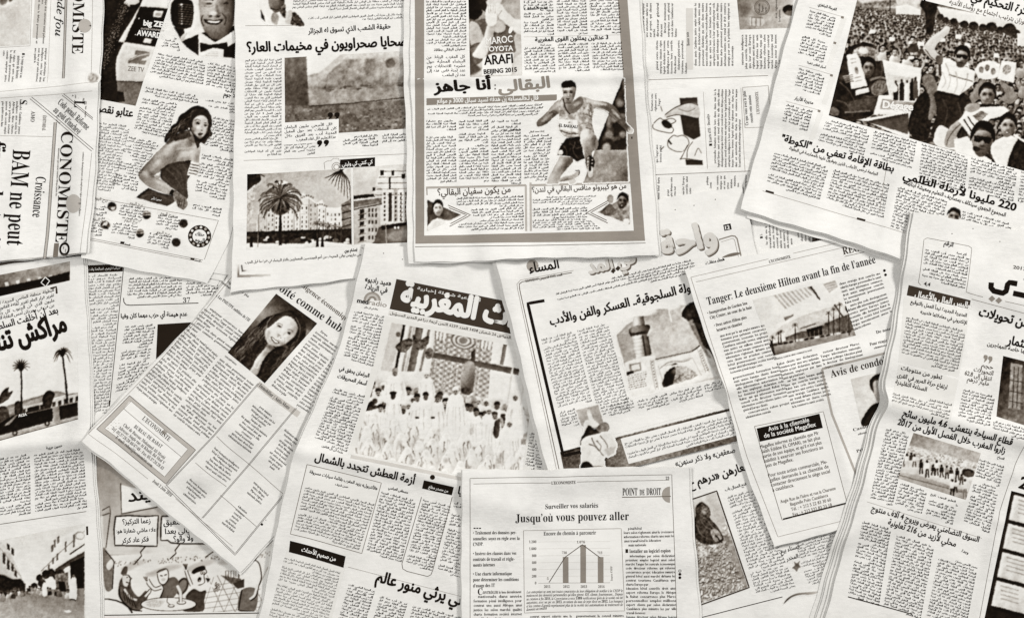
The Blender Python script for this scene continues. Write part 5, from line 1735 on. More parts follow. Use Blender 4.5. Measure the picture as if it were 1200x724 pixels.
def desert_wall_paper():
    P = Newspaper('Arabic newspaper with a stone wall photo above palm trees and white apartment buildings',
                  [(277, -70), (276, 120), (272, 343)], [(515, -70), (507, 120), (500, 316)], g=0.98, ang=-2.4, down=0.5, thick=2.4, seed=16,
                  sheets=[(1, 0, 0, 2), (.5, 0, 0, 1)], creases=[((270, 88), (520, 82), .9, 14, 'wave'), ((396, -50), (392, 340), .5, 14, 'wave')],
                  curl=[((272, 343), (480, 320), 1.0, 12)])
    c = Picture(298, -30, 362, 34, 1, 0)
    c.poly([(305, -30), (322, -30), (336, 8), (334, 14), (345, 12), (352, 20), (357, 28), (357, 32), (325, 31), (311, 27), (304, 12), (303, 0)], .93, smooth=False, tex=.05)
    c.poly([(306, 12), (310, 20), (311, 27), (306, 22)], .1, soft=.4)
    c.poly([(314, -20), (333, -20), (334, 2), (329, 14), (322, 16), (315, 8)], (.55, (318, 0), .2, (333, 4)), soft=.5)
    c.ell(322, -2, 3, 1.1, .08)
    c.ell(331, 0, 2, 1.1, .08)
    c.line([(317, 10), (324, 12), (330, 10)], 1.1, .15, curve=True)
    c.poly([(327, 10), (334, 5), (336, 14), (348, 16), (357, 30), (343, 30), (336, 24), (330, 18)], .25, smooth=True, tex=.3, ts=3)
    c.poly([(336, 14), (342, 13), (340, 28), (334, 26)], .75, smooth=True, tex=.12)
    c.poly([(320, 15), (327, 19), (324, 30), (318, 25)], .6, smooth=True, tex=.12)
    P.photo(c, label='cut-out photo of a man in a pale hooded robe')
    P.text([(346, -22), (505, -28), (505, 10), (342, 15)], 'ar', 4.6, .15, bold=.02)
    P.text([(361, 20), (505, 14), (505, 22), (361, 28)], 'ar', 4.6, .15, bold=.02)
    P.rule([(288, 31), (345, 30)], .5, .5)
    P.head('حقيقة الشعب الذي تسوق له الجزائر', (361, 39.5), (458, 33.5), 9.5, 'ar', bold=.028, name='subheadline')
    P.head('و ضحايا صحراويون في مخيمات العار؟', (289.5, 61.5), (487, 53), 21, 'ar', .04, .045)
    c = Picture(330, 58, 512, 162, .6)
    c.poly([(330, 58), (512, 58), (512, 118), (330, 125)], lambda X, Y: .62 + .28 * (vnoise(X, Y, 11, 2, 4) - .5) * 2 + .16 * (vnoise(X * 1.0, Y * .4, 3.5, 5, 2) - .5))
    c.poly([(360, 58), (402, 62), (388, 76), (374, 86), (360, 88)], .95, soft=.9)
    c.poly([(374, 86), (402, 62), (512, 58), (512, 66), (404, 70), (384, 87)], .8, soft=1.2, tex=.08)
    c.poly([(332, 58), (358, 58), (363, 126), (330, 128)], (.42, (334, 70), .28, (358, 110)), tex=.08, ts=5, soft=.5)
    c.poly([(361, 104), (400, 106), (440, 100), (512, 96), (512, 118), (362, 124)], (.52, (400, 100), .62, (400, 120)), tex=.14, ts=7, soft=1.5)
    rnd = random.Random(4)
    for i in range(40):
        x = rnd.uniform(380, 480)
        c.ell(x, 104 - (x - 400) * .07 + rnd.uniform(-2, 2), rnd.uniform(1, 5), rnd.uniform(.5, 1.3), rnd.uniform(.3, .5), soft=.5)
    c.poly([(452, 72), (460, 69), (463, 77), (454, 80)], .4, smooth=True, soft=.8)
    c.poly([(330, 124), (362, 124), (420, 121), (512, 114), (512, 162), (330, 162)], lambda X, Y: .40 + .15 * (vnoise(X, Y, 4, 7, 3) - .5) * 2 + .08 * np.clip((X - 420) / 60, 0, 1), soft=.5)
    c.line([(362, 125), (420, 120.5), (480, 114)], 1.2, .22)
    for i in range(170):
        x, y = rnd.uniform(335, 500), rnd.uniform(128, 160)
        c.ell(x, y, rnd.uniform(.6, 2), rnd.uniform(.3, .9), rnd.choice([.22, .28, .6, .7]), soft=.3)
    P.photo(c, [(333.5, 68), (508, 58), (508, 149), (334, 160)], label='photo of a bare stone wall with rough ground in front')
    bx = P.fill([(330, 144), (397, 139.5), (397, 166), (330, 170)], 1.0, 'caption_panel', lvl=.17)
    P.text([(333, 147), (395, 143), (394, 163), (334, 167)], 'ar', 5.4, .08, bold=.025, name='caption', parent=bx, lvl=.25)
    P.text([(333, 168), (370, 165.5), (369, 181), (333, 183)], 'ar', 5.0, .15, bold=.02)
    for x, y in ((384, 132), (392, 132), (371.5, 164.5), (379.5, 164)):
        P.shape([spline([(x + 2.6, y), (x + 5.6, y + .8), (x + 6, y + 3.6), (x + 3.6, y + 7.2), (x + 1.2, y + 8), (x + 2.6, y + 5.8), (x + .4, y + 4.6), (x + .2, y + 1.6)])], .04, 'quote_mark', .26)
    P.text([(288, 70), (330, 68), (329.5, 181), (287, 182)], 'ar', 4.6, .15, bold=.02)
    P.text([(402, 159.5), (443, 157), (443, 172), (402, 174.5)], 'ar', 4.6, .17)
    P.text([(448, 157), (505, 153.5), (505, 170), (448, 172)], 'ar', 4.6, .17)
    P.rule([(286, 188.5), (500, 179.5)], .5, .5)
    c = Picture(284, 192, 418, 298, .7, res=3.0)
    c.poly([(284, 192), (418, 192), (418, 262), (284, 262)], (.62, (300, 205), .78, (330, 250)), tex=.025, ts=2)
    c.poly([(304, 235), (312, 228), (322, 224), (324, 215), (331, 211), (338, 214), (342, 226), (352, 230), (356, 226), (362, 232), (372, 238), (378, 234), (382, 243), (396, 244), (408, 240), (408, 278), (300, 278)], .95, soft=.4, tex=.04)
    c.ell(331, 219, 8, 6, .97)
    edges = [(304, 237), (313, 229), (322, 226), (345, 228), (352, 231), (362, 233), (372, 240), (382, 244), (400, 245)]
    for (xa, ya), (xb, yb) in zip(edges[:-1], edges[1:]):
        sh = rnd.choice([.97, .9, .84, .94, .78])
        c.poly([(xa, ya), (xb, yb), (xb, 275), (xa, 275)], sh, soft=.25, tex=.04)
        c.line([(xa, ya), (xa, 275)], .7, .6)
        nx = max(int((xb - xa) / 4.2), 1)
        for i in range(nx):
            x = xa + (i + .5) * (xb - xa) / nx - .7
            gw = rnd.choice([.2, .35, .5])
            y = ya + 5 + rnd.uniform(0, 2)
            while y < 270:
                if rnd.random() < .85:
                    c.poly([(x, y), (x + 1.5, y), (x + 1.5, y + 3), (x, y + 3)], min(gw + rnd.uniform(-.1, .2), .7), soft=.2)
                y += 5.4
        for y in range(int(ya) + 9, 272, 11):
            c.line([(xa, y), (xb, y + .4)], .5, .72)
    for x, y in ((338, 214), (360, 226), (376, 236)):
        for k in range(6):
            c.ell(x - 6 + k * 2.6, y + 3 + abs(k - 2.5) * 1.2, 1.1, 1.2, .45, soft=.2)
    c.poly([(400, 240), (413, 232), (413, 280), (402, 278)], .5, tex=.15, ts=3)
    for y in (242, 250, 258, 266):
        c.line([(401, y), (413, y - 3)], 1.3, .2)
    c.poly([(286, 272), (413, 268), (413, 290), (286, 292)], .14, tex=.14, ts=3, soft=.4)
    c.poly([(284, 285), (355, 286), (372, 282), (416, 287), (416, 298), (284, 298)], .93, soft=.5)
    c.poly([(355, 291), (360, 281), (368, 281), (371, 290)], .85)
    for i in range(26):
        x = rnd.uniform(288, 412)
        c.ell(x, rnd.uniform(277, 285), rnd.uniform(2, 5), rnd.uniform(1.2, 2.4), rnd.choice([.05, .1, .75, .85, .35]), soft=.3)
    for x in (294, 371, 377):
        c.poly([(x, 278), (x + 2.6, 277), (x + 3.2, 290), (x - .6, 290)], .07)
    c.line([(303, 252), (303, 290)], 1.2, .45)
    for k in range(5):
        c.palm(372 + k * 7, 263 + k * 1.3, 16, 6, .25, n=11, droop=.7, w=1.1)
    c.palm(329, 231, 57, 24, .1, n=34, droop=.5, w=3.4, a0=-222, a1=42, leaf=3.2)
    c.poly([(322, 236), (336, 236), (340, 246), (332, 252), (326, 252), (318, 246)], .16, smooth=True, tex=.22, ts=2, soft=1)
    for k in range(26):
        t = rnd.uniform(math.pi * .12, math.pi * .88)
        L = rnd.uniform(8, 20)
        c.line([(329 + math.cos(t) * 5, 236), (329 + math.cos(t) * L * .8, 238 + L * .3), (329 + math.cos(t) * L, 240 + math.sin(t) * L * .62)], 1.2, rnd.choice([.08, .12, .2, .42, .6]), curve=True, w1=.2)
    c.poly([(290, 203), (302, 202), (306, 211), (300, 217), (298, 226), (290, 224)], .1, smooth=True, tex=.08)
    c.line([(300, 202), (310, 207)], 1.2, .2)
    c.poly([(290, 224), (300, 216), (299, 232), (296, 252), (290, 268)], .7, tex=.25, ts=3)
    for k in range(9):
        c.line([(404 - k * .6, 197 + k * .4), (388 + k * 2.6, 206 + k * .8), (381 + k * 3.8, 209 + k * 3.6)], 1.9, .1, curve=True, w1=.3)
    P.photo(c, [(290, 204.5), (411, 198), (412.5, 288.5), (289.5, 293)], step=.65, label='photo of a tall palm in front of white domed buildings')
    P.rule([(412.5, 198), (414, 288)], 1.6, .97, lvl=.2)
    c = Picture(408, 182, 506, 294, .86, res=3.0)
    c.poly([(408, 182), (506, 182), (506, 240), (408, 240)], .82, tex=.07, ts=14)
    c.poly([(451, 262), (451, 222), (440, 218), (442, 212), (445, 198), (464, 197), (466, 206), (472, 204), (506, 203), (506, 262)], .9, tex=.05)
    for y0 in (198, 205, 212, 219, 226):
        c.line([(440 + (226 - y0) * .2, y0 + 3), (506, y0 + 2)], .9, .4)
    for x0, y0, w, h in ((446, 200, 4, 6), (459, 200, 3, 6), (456, 208, 1.8, 14), (471, 204, 4, 6), (437, 220, 3, 4), (480, 205, 4, 6), (490, 205, 4, 6)):
        c.poly([(x0, y0), (x0 + w, y0), (x0 + w, y0 + h), (x0, y0 + h)], .12, soft=.2)
    c.poly([(455.5, 226), (459.5, 226), (459.5, 260), (455.5, 260)], .25)
    for x in (450, 463, 469, 475, 481, 487, 493):
        sh = rnd.choice([.95, .82, .9, .7])
        c.poly([(x - 1.4, 222), (x + 3.4, 222), (x + 3.4, 260), (x - 1.4, 261)], sh, soft=.2)
        for y in range(226, 258, 5):
            c.poly([(x, y), (x + 2, y - .5), (x + 2, y + 2.6), (x, y + 3)], rnd.uniform(.15, .4), soft=.2)
            if x > 465:
                c.poly([(x - 1.4, y + 3.4), (x + 3.4, y + 2.4), (x + 2.4, y + 4.2)], .3, soft=.2)
    c.poly([(413, 230), (430, 228), (438, 228), (440, 231), (414, 234)], .12)
    c.poly([(413, 236), (448, 232), (448, 239), (430, 243), (413, 246)], .45, tex=.12)
    c.poly([(414, 244), (446, 238), (446, 270), (438, 284), (414, 287)], .72, tex=.08, ts=5)
    for y in (246, 252, 260, 269, 278):
        c.poly([(422, y), (427, y - 1), (427, y + 4), (422, y + 5)], .15)
        c.line([(420, y + 6), (429, y + 4.6)], .9, .3)
        for x in (432, 436, 440):
            c.poly([(x, y - 1.6), (x + 1.8, y - 2), (x + 1.8, y + 2.4), (x, y + 2.8)], .25, soft=.2)
    c.line([(413, 246), (448, 239)], 1.2, .2)
    c.poly([(444, 266), (470, 262), (506, 254), (506, 294), (430, 290), (438, 284)], .33, tex=.07, ts=6)
    c.ell(470, 276, 18, 7, .55, -10, soft=2.5)
    c.poly([(446, 265), (480, 260), (506, 252), (506, 258), (448, 270)], .1, soft=.6)
    for x in (463, 467):
        c.ell(x, 267, 1.2, 1.5, .9, soft=.2)
    c.line([(452, 262), (453, 286)], 1, .6)
    P.photo(c, [(414, 197), (504, 190), (504, 283), (415, 287)], step=.65, label='photo of stepped white apartment buildings on a corner')
    bn = P.fill([(399, 187.5), (439.5, 184.5), (439.5, 195), (398, 197.5)], .05, 'banner', lvl=.2)
    P.head('كي كنتي كي وليتي', (401, 195), (437, 191.6), 9, 'ar', .97, .03, 'lettering', parent=bn, lvl=.28)
    P.rule([[(381, 199), (380, 191), (384, 189), (388, 189), (391, 186), (397, 186), (398, 189)]], .5, .55, 'camera_icon', lvl=.2)
    P.disc(394.5, 196, 5.4, .5, 'camera_icon', inner=4.8, lvl=.21)
    P.disc(394.5, 196, 3.4, .55, 'camera_icon', inner=2.6, lvl=.21)
    P.head('لهشام بوي', (404, 295.5), (419, 294), 4.5, 'ar', .1, .04, 'byline')
    P.head('المهندس الفرنسي ماريوس بوايي المعروف من أهم المهندسين المعماريين بالدار البيضاء في فترة ما قبل الحرب', (288, 309), (444, 298), 5.4, 'ar', .15, .02, 'caption', res=1)
    b = Picture(274, 304, 324, 332, 1, 0)
    b.poly([(279, 310), (282, 310), (282, 323), (279, 323)], (.85, (280, 311), .4, (280, 322)), soft=.15)
    b.poly([(279, 322.5), (318, 321), (318, 323.6), (279, 325.5)], (.45, (280, 323), .8, (316, 322)), soft=.15)
    b.poly([(283, 310.5), (285, 310.5), (286, 316.5), (294, 317), (284, 319)], (.08, (284, 316), .6, (293, 318)), soft=.2)
    P.photo(b, name='corner_bracket')


def white_robes_paper():
    P = Newspaper('Arabic front page with a dark title banner over a crowd in white robes',
                  [(430, 284), (395, 420), (345, 530), (322, 640), (296, 760)], [(668, 312), (656, 420), (640, 560), (610, 660), (600, 760)], g=0.97, ang=11.5, down=13, thick=2.2, seed=18,
                  sheets=[(1, 0, 0, 1), (2, 0, 0, 1)], creases=[((330, 520), (660, 590), 2.0, 10, 'wave'), ((330, 528), (660, 598), .7, 5), ((360, 540), (420, 640), .6, 16, 'wave')],
                  curl=[((430, 284), (395, 420), .8, 14)])
    for x, y in ((425, 291), (450, 297), (472, 304)):
        P.disc(x, y, .6, .2, 'pin_hole')
    P.head('«ميد راديو»', (428, 329.5), (458.5, 335), 11, 'ar', bold=.03)
    P.head('في الريادة', (428, 338.5), (454, 343), 11, 'ar', bold=.03)
    for r0, r1, g in ((10, 7.4, .55), (7.4, 5, .72), (5, 2.6, .5)):
        P.disc(436.5, 352, r0, g, 'radio_logo', inner=r1, a0=172, a1=362)
    P.head('med', (418.6, 354.5), (431.5, 356.5), 8, 'sans', .05, .03, 'logo_lettering', lvl=.3)
    P.head('radio', (432, 356.6), (453, 360), 8, 'sans', .5, 0, 'logo_lettering', lvl=.3)
    P.head('معك في كل مكان', (427, 360.5), (443, 363.3), 3.8, 'ar', .15, .02, 'caption')
    P.text([(416, 363.5), (451, 370), (437, 431), (402, 421)], 'ar', 4.4, .2)
    P.head('البرلمان يحقق في', (397.5, 433), (432.5, 442), 11, 'ar', bold=.035)
    P.head('أسعار المحروقات', (395.5, 442), (429.5, 451.5), 11, 'ar', bold=.035)
    P.text([(392, 454), (428, 463), (405, 535), (366, 521)], 'ar', 4.5, .2)
    bn = P.fill([(465, 327), (660, 366.5), (652, 402), (456.7, 362)], .2, 'banner', label='dark title banner with white Arabic lettering')
    P.head('الأحداث المغربية', (468, 354.5), (655, 394.5), 37, 'ar', .97, .06, 'masthead', parent=bn, lvl=.22)
    P.head('أسبوعية شاملة إخبارية', (489, 339), (563, 353.5), 4.6, 'ar', .9, .02, 'lettering', parent=bn)
    P.fill([(456.5, 363.5), (652, 403.5), (651, 409), (455, 369)], .85, lvl=.09)
    P.head('الثلاثاء 23 ماي 2017 الموافق 26 شعبان 1438 العدد 6239 الثمن أربعة دراهم المدير المسؤول', (457, 368), (640, 405.5), 4.6, 'ar', .15, .02, 'caption', res=1)
    P.fill([(452, 370), (640, 408), (618, 572), (409, 531)], .88, lvl=.08)
    # audience photo
    c = Picture(405, 368, 640, 580, .9, res=2.4)
    c.poly([(405, 368), (640, 368), (640, 480), (405, 470)], .9, tex=.06, ts=14)
    c.poly([(459, 378), (473, 380), (458, 436), (446, 434)], .78)
    for x0, w, g in ((468, 3, .08), (483, 9, .4), (497, 3, .5), (476, 3, .6), (480, 2, .75)):
        c.poly([(x0 + 5, 378 + (x0 - 468) * .2), (x0 + 5 + w, 378.5 + (x0 - 468) * .2), (x0 - 6 + w, 435), (x0 - 6, 435)], g, tex=.06)
    c.poly([(470, 400), (480, 396), (484, 402), (476, 412), (468, 412), (464, 406)], .3, smooth=True, tex=.25, ts=3)
    c.poly([(484, 392), (492, 398), (502, 393), (502, 402), (494, 410), (486, 406)], .28, smooth=True, tex=.25, ts=3)
    c.ell(467, 392, 3, 3, .4)
    c.poly([(511, 386), (578, 397), (572, 470), (500, 462)], lambda X, Y: .66 + .16 * np.sin((X + Y * .12) * .72) * np.sin((Y - X * .12) * .95) + .12 * (vnoise(X, Y, 2, 3, 2) - .5), soft=.4)
    for k in range(9):
        for j in range(13):
            c.ell(514 + k * 6.6 - j * .8, 396 + j * 5.6 + k * 1.0 + (k % 2) * 2.8, 1.0, 1.0, .97, soft=.25)
    for k in range(5):
        c.line([(512 + k * 13 , 388 + k * 2), (505 + k * 13, 468)], 1.0, .5, op=.6)
    for r in (15, 12.5, 10, 7.5):
        c.ell(543, 399, r, r * .7, .45 if r in (15, 10) else .82, 10)
    c.ell(543, 399, 5, 4, .5)
    for x in (513, 566):
        for k in range(3):
            c.ell(x + k * 4, 392 + k + (x - 513) * .2, 1.8, 6, .92, 15)
            c.line([(x + k * 4 - 2.2, 387 + k + (x - 513) * .2), (x + k * 4 - 3.4, 398 + k + (x - 513) * .2)], .7, .35)
    c.poly([(578, 397), (612, 404), (606, 470), (572, 466)], .93, tex=.05)
    c.poly([(590, 402), (594.5, 403), (590, 428), (585.5, 427)], .45)
    c.poly([(501, 411), (510, 413), (609, 432.5), (607.5, 439.5), (505, 418.5), (499, 418)], .33)
    c.poly([(498, 413), (503, 407), (508, 411), (507, 418), (500, 420)], .4, smooth=True, tex=.2)
    c.poly([(552, 412), (557, 409), (557, 425), (552, 424)], .25)
    c.poly([(546, 424), (556, 426), (556, 446), (553, 460), (545, 462), (540, 457), (541, 440)], (.62, (542, 440), .32, (555, 450)), smooth=True)
    c.ell(547, 458, 6.5, 4.6, .25, 10, tex=.12)
    rnd = random.Random(21)
    # standing white figures and faces
    c.poly([(405, 466), (440, 446), (470, 450), (640, 486), (640, 580), (405, 580)], .7, soft=4, tex=.2)

    def robe(x, y, w, h, skin=.5, hat=.85, cap=False):
        c.poly([(x - w * .3, y + 3), (x + w * .3, y + 3), (x + w * .62, y + h * .3), (x + w * .75, y + h), (x - w * .75, y + h), (x - w * .62, y + h * .3)], .96, smooth=True, soft=.5)
        c.line([(x - w * .55, y + h * .28), (x - w * .62, y + h * .8)], .7, .78)
        c.line([(x + w * .5, y + h * .28), (x + w * .62, y + h * .8)], .7, .74)
        for k in range(4):
            t = rnd.uniform(-.5, .5)
            c.line([(x + w * t, y + h * .35), (x + w * t * 1.3, y + h * .62), (x + w * t * 1.1, y + h * .95)], 1.1, rnd.uniform(.72, .88), curve=True, w1=.3)
        c.ell(x, y, 3.1, 4.2, skin, soft=.3)
        c.ell(x - 1.1, y - .3, .6, .4, .15, soft=.15)
        c.ell(x + 1.1, y - .3, .6, .4, .15, soft=.15)
        c.ell(x, y + 2, 1.1, .5, .2, soft=.15)
        if cap:
            c.ell(x, y - 3.6, 4.4, 2.1, .12)
        else:
            c.poly([(x - 3.5, y - 1.5), (x - 3, y - 5), (x, y - 6.5), (x + 3, y - 5), (x + 3.5, y - 1.5), (x, y - 2.6)], hat, smooth=True)
    back = []
    for r_ in range(4):
        for i in range(19):
            x = 438 + i * 9.6 + rnd.uniform(-2.5, 2.5) - r_ * 4
            back.append((x, 452 + r_ * 8.5 + (x - 440) * .17 + rnd.uniform(-2, 2), rnd.uniform(8, 11), 24, rnd.uniform(.3, .6), rnd.choice([.12, .2, .6, .9, .9])))
    back.sort(key=lambda t: t[1])
    for a in back:
        robe(*a)
    for a in ((463, 437, 17, 34, .5, .6), (500, 440, 13, 30, .7, .95), (604, 466, 15, 40, .5, .9), (461, 464, 12, 26, .2, .2, True), (489, 467, 13, 38, .4, .15), (499, 465, 13, 40, .35, .15),
              (513, 468, 12, 40, .45, .3), (551, 479, 11, 34, .4, .2), (558, 484, 11, 36, .45, .15), (573, 482, 14, 44, .55, .9), (580, 488, 12, 42, .45, .25), (534, 459, 17, 50, .6, .95),
              (597, 497, 20, 56, .55, .9)):
        robe(*a)
    c.poly([(405, 478), (430, 474), (445, 476), (437, 480), (420, 482)], .2, smooth=True, tex=.2)
    c.poly([(586, 492), (580, 494), (578, 510), (584, 512)], .25, smooth=True, tex=.1)
    front = []
    for r_ in range(4):
        for i in range(10):
            x = 420 + i * 21 + (r_ % 2) * 10 + rnd.uniform(-5, 5) - r_ * 3
            front.append((x, 492 + r_ * 15 + (x - 420) * .2 + rnd.uniform(-4, 4)))
    front.sort(key=lambda t: t[1])
    for x, y in front:
        w = rnd.uniform(9, 14)
        out = [(x - w, y + 30), (x - w * .9, y + 9), (x - w * .5, y - 1), (x - w * .22, y - 8), (x + w * .22, y - 8), (x + w * .5, y - 1), (x + w * .95, y + 9), (x + w * 1.1, y + 32)]
        c.poly(out, (.995, (x - w * .5, y), .76, (x + w, y + 22)), smooth=True, soft=.6)
        c.line(out[:7], .8, .7, curve=True, op=.4)
        c.ell(x + w * .05, y - 4, 2.6, 3.0, .9, soft=.5)
        for j in range(8):
            t, u = rnd.uniform(-w * .7, w * .7), rnd.uniform(-2, 12)
            c.line([(x + t, y + u), (x + t * 1.1 + rnd.uniform(-3, 3), y + u + 7), (x + t * 1.2, y + u + rnd.uniform(10, 22))], rnd.uniform(.8, 2.2), rnd.uniform(.42, .8), curve=True, w1=.2)
    for x, y, w, h in ((512, 510, 4, 9), (445, 515, 6, 9), (552, 506, 4, 5), (585, 540, 4, 12), (486, 518, 4, 7), (523, 540, 5, 3), (520, 500, 2, 5), (468, 520, 4, 6)):
        c.ell(x, y, w * .8, h, .6, 20, soft=2.0, tex=.22, op=.45)
    for x, y in ((489, 489), (507, 489)):
        c.ell(x, y, 2.5, 1.4, .15)
    for x in (596, 612):
        c.line([(x + 5, 430), (x - 2, 475)], 2.0, .82)
    P.photo(c, [(459, 377.5), (630, 411), (610, 571), (415, 530)], step=.75, label='photo of a crowd of seated men in white robes below a canopy')
    P.fill([(412, 532), (612, 573), (611, 577), (411, 536)], .75, lvl=.09)
    # lower half
    P.head('أزمة العطش تتجدد بالشمال', (369.5, 538), (485.5, 567), 18, 'ar', bold=.04)
    P.disc(507, 558.5, 2.9, .08, 'number_badge')
    bx = P.frame([(361, 543), (447, 565.5), (424, 648), (341, 624.5)], .7, .4, 'box_frame')
    P.fill([(361, 543), (447, 565.5), (424, 648), (341, 624.5)], .93, lvl=.08)
    P.head('«الأنتربول» يزود المغرب بقائمة سيارات مسروقة', (363.5, 553), (442, 574), 9.5, 'ar', bold=.03, name='subheadline')
    P.head('حسن شريف', (393, 567.5), (408, 571.5), 4.5, 'ar', bold=.03, name='byline')
    P.text([(359, 568), (439, 590), (421, 643), (345, 622)], 'ar', 4.5, .18)
    P.head('مصطفى العباسي', (455, 572), (478, 578), 5, 'ar', bold=.03, name='byline')
    P.text([(447, 575), (488, 585.5), (470, 660), (428, 649)], 'ar', 4.5, .18)
    P.rule([[(494, 582), (471, 660), (472, 666), (477, 669), (501, 675), (505, 673), (507, 668), (530, 582)]], .7, .3, 'box_frame')
    P.text([(496, 584), (529, 592), (506, 668), (475, 661)], 'ar', 4.4, .25)
    b2 = P.fill([(497, 562), (532, 570), (529.5, 580), (494.5, 572)], .06, 'banner')
    P.head('من مصدر مطلع', (502, 571), (525, 576.5), 7, 'ar', .95, .03, 'lettering', parent=b2)
    P.head('العدد يا', (536, 578), (566, 585), 14, 'ar', bold=.04)
    P.text([(533, 587), (572, 596), (552, 680), (512, 670)], 'ar', 4.5, .18)
    P.fill([(338, 640), (406, 658), (383, 745), (314, 726)], .9, lvl=.08)
    b3 = P.fill([(340.6, 632.5), (405, 651.5), (402.5, 665), (339, 646)], .06, 'banner')
    P.head('من صميم الأحداث', (353, 645), (393, 657), 9.5, 'ar', .95, .035, 'lettering', parent=b3)
    P.text([(334, 651), (399, 670), (380, 745), (314, 727)], 'ar', 4.5, .16, bold=.02)
    P.rule([(408, 664), (600, 714)], .4, .5)
    P.head('العمراني يرثي منور عالم', (439.5, 680), (572, 718), 20, 'ar', bold=.045)
    P.text([(409, 683), (440, 691), (422, 748), (392, 740)], 'ar', 4.5, .18)
    P.text([(446, 697), (478, 706), (464, 748), (432, 742)], 'ar', 4.5, .18)
    P.text([(484, 708), (545, 723), (536, 760), (474, 748)], 'ar', 4.5, .18)
    P.text([(621, 506), (640, 510), (634, 552), (615, 548)], 'ar', 4.5, .16)


def tower_paper():
    P = Newspaper('Arabic newspaper with a thick black bracket and a photo of a round brick tower',
                  [(571, 265), (588, 330), (614, 440), (644, 560)], [(868, 219), (890, 310), (905, 400), (930, 503)], g=0.97, ang=-13.5, down=13.5, thick=1.9, seed=20,
                  sheets=[(2, 0, 1, 1), (4, 0, 0, 0)], creases=[((575, 330), (905, 255), .7, 12, 'wave'), ((620, 500), (900, 428), 1.2, 12, 'wave'), ((592, 310), (640, 545), 1.2, 10, 'wave')],
                  curl=[((571, 265), (644, 560), 1.6, 12)])
    for x, y in ((791, 246), (813, 241), (838, 234)):
        P.disc(x, y, .6, .2, 'pin_hole')
    b = P.fill([(847, 263.8), (855.5, 262), (857, 269), (848.5, 270.8)], .06, 'number_box')
    P.head('12', (849.5, 269.3), (855, 268.1), 6, 'sans', .95, .04, 'page_number', parent=b)
    for dx, dy, g, lv in ((2.0, 2.2, .3, .16), (.9, 1.0, .55, .22), (0, 0, .8, .28)):
        P.head('واحة', (775 + dx, 301 + dy), (841 + dx, 285.5 + dy), 40, 'ar', g, .05, 'title_lettering', lvl=lv)
    P.rule([[(842, 281), (857, 276.5), (861, 277), (863.5, 280), (868, 300)]], 1.5, .5, 'frame')
    P.rule([[(845, 283.5), (858, 279.6), (860.4, 281), (865, 301)]], .6, .6, 'frame')
    P.head('هجاء منفلت', (827, 310.5), (849, 305), 7, 'ar', .05, .04, 'byline')
    P.shape([spline([(846, 302), (853, 298), (862, 296), (868, 297), (860, 300)])], .4, 'emblem')
    P.disc(624, 311.5, 7, .55, 'emblem', lvl=.14)
    P.head('المساء', (620.5, 320), (655.5, 314), 17, 'ar', .05, .03, 'masthead', lvl=.24)
    for dx, g, lv in ((1.6, .35, .16), (0, .78, .24)):
        P.head('في المد', (690 + dx, 321 + dx), (746 + dx, 307 + dx), 24, 'ar', g, .05, 'title_lettering', lvl=lv)
    for x, y in ((718.5, 317.5), (724, 314.5)):
        P.shape([[(x, y - 3), (x + 3.2, y - .6), (x + .4, y + 3), (x - 3, y + .6)]], .15, 'diamond', .3)
    P.rule([[(655, 549), (609, 339), (608.5, 333), (612, 330.2), (670, 319.5)]], .9, .35, 'frame')
    P.rule([[(652, 549), (606.6, 339), (605.8, 333), (610, 328.2), (672, 317)]], .5, .5, 'frame')
    P.head('العدد 3312 الخميس 25/05/2017', (616, 331), (659, 323), 4.6, 'ar', .2, .02, 'date', res=1)
    P.text([(650, 340), (812, 303), (816, 319), (654, 355)], 'ar', 4.2, .25)
    P.head('عصر الدولة السلجوقية.. العسكر والفن والأدب', (645, 381), (846, 332.5), 20, 'ar', bold=.04)
    P.rule([[(638, 352.2), (618.5, 355.6), (660, 533.5), (681, 529)]], 3.6, .05, 'bracket')
    P.text([(634, 397), (673, 387), (694, 471), (655, 481)], 'ar', 4.5, .14, bold=.018)
    P.text([(655, 482), (673, 477.5), (679, 498), (659, 503)], 'ar', 4.5, .14, bold=.018)
    P.text([(676, 386.5), (712, 377.5), (739, 482), (703, 491)], 'ar', 4.5, .14, bold=.018)
    P.text([(714, 470), (740, 464), (744, 479), (717, 486)], 'ar', 4.5, .14, bold=.018)
    P.text([(746, 469), (781, 460), (785, 475), (750, 484)], 'ar', 4.5, .1, bold=.028)
    P.text([(784, 460), (821, 450.5), (824, 465), (788, 474)], 'ar', 4.5, .1, bold=.028)
    P.text([(824, 450), (868, 439), (871, 453), (828, 464)], 'ar', 4.5, .1, bold=.028)
    # tower
    c = Picture(712, 330, 880, 474, 1.0, 0.0)
    c.poly([(722, 393), (733, 381), (738, 378), (742, 371), (756, 369), (770, 362), (784, 361), (794, 357), (812, 357), (820, 352), (840, 346), (872, 336), (878, 440), (830, 446), (800, 452), (732, 430)], (.66, (735, 390), .78, (800, 400)), soft=.8, tex=.1, ts=5)
    for x, y in ((739, 375), (762, 366), (790, 360), (806, 361), (825, 353)):
        c.ell(x, y, 8, 2.6, .95, -15, soft=1, tex=.06)
    c.line([(783, 360), (787, 377)], 1.4, .95)
    cyl = lambda a, b, g0=.95, g1=.2: (lambda X, Y: g1 + (g0 - g1) * np.exp(-(((X - a - (Y - 390) * .05) / b - .32) ** 2) / .16) + .06 * (vnoise(X, Y, 3, 2) - .5))
    c.poly([(742, 373), (747, 370), (754, 371), (757, 384), (742, 386)], cyl(741, 16), soft=.3)
    c.poly([(737, 388), (741, 383), (758, 380), (762, 384), (757, 390), (746, 393)], cyl(738, 24, .6, .15), smooth=True)
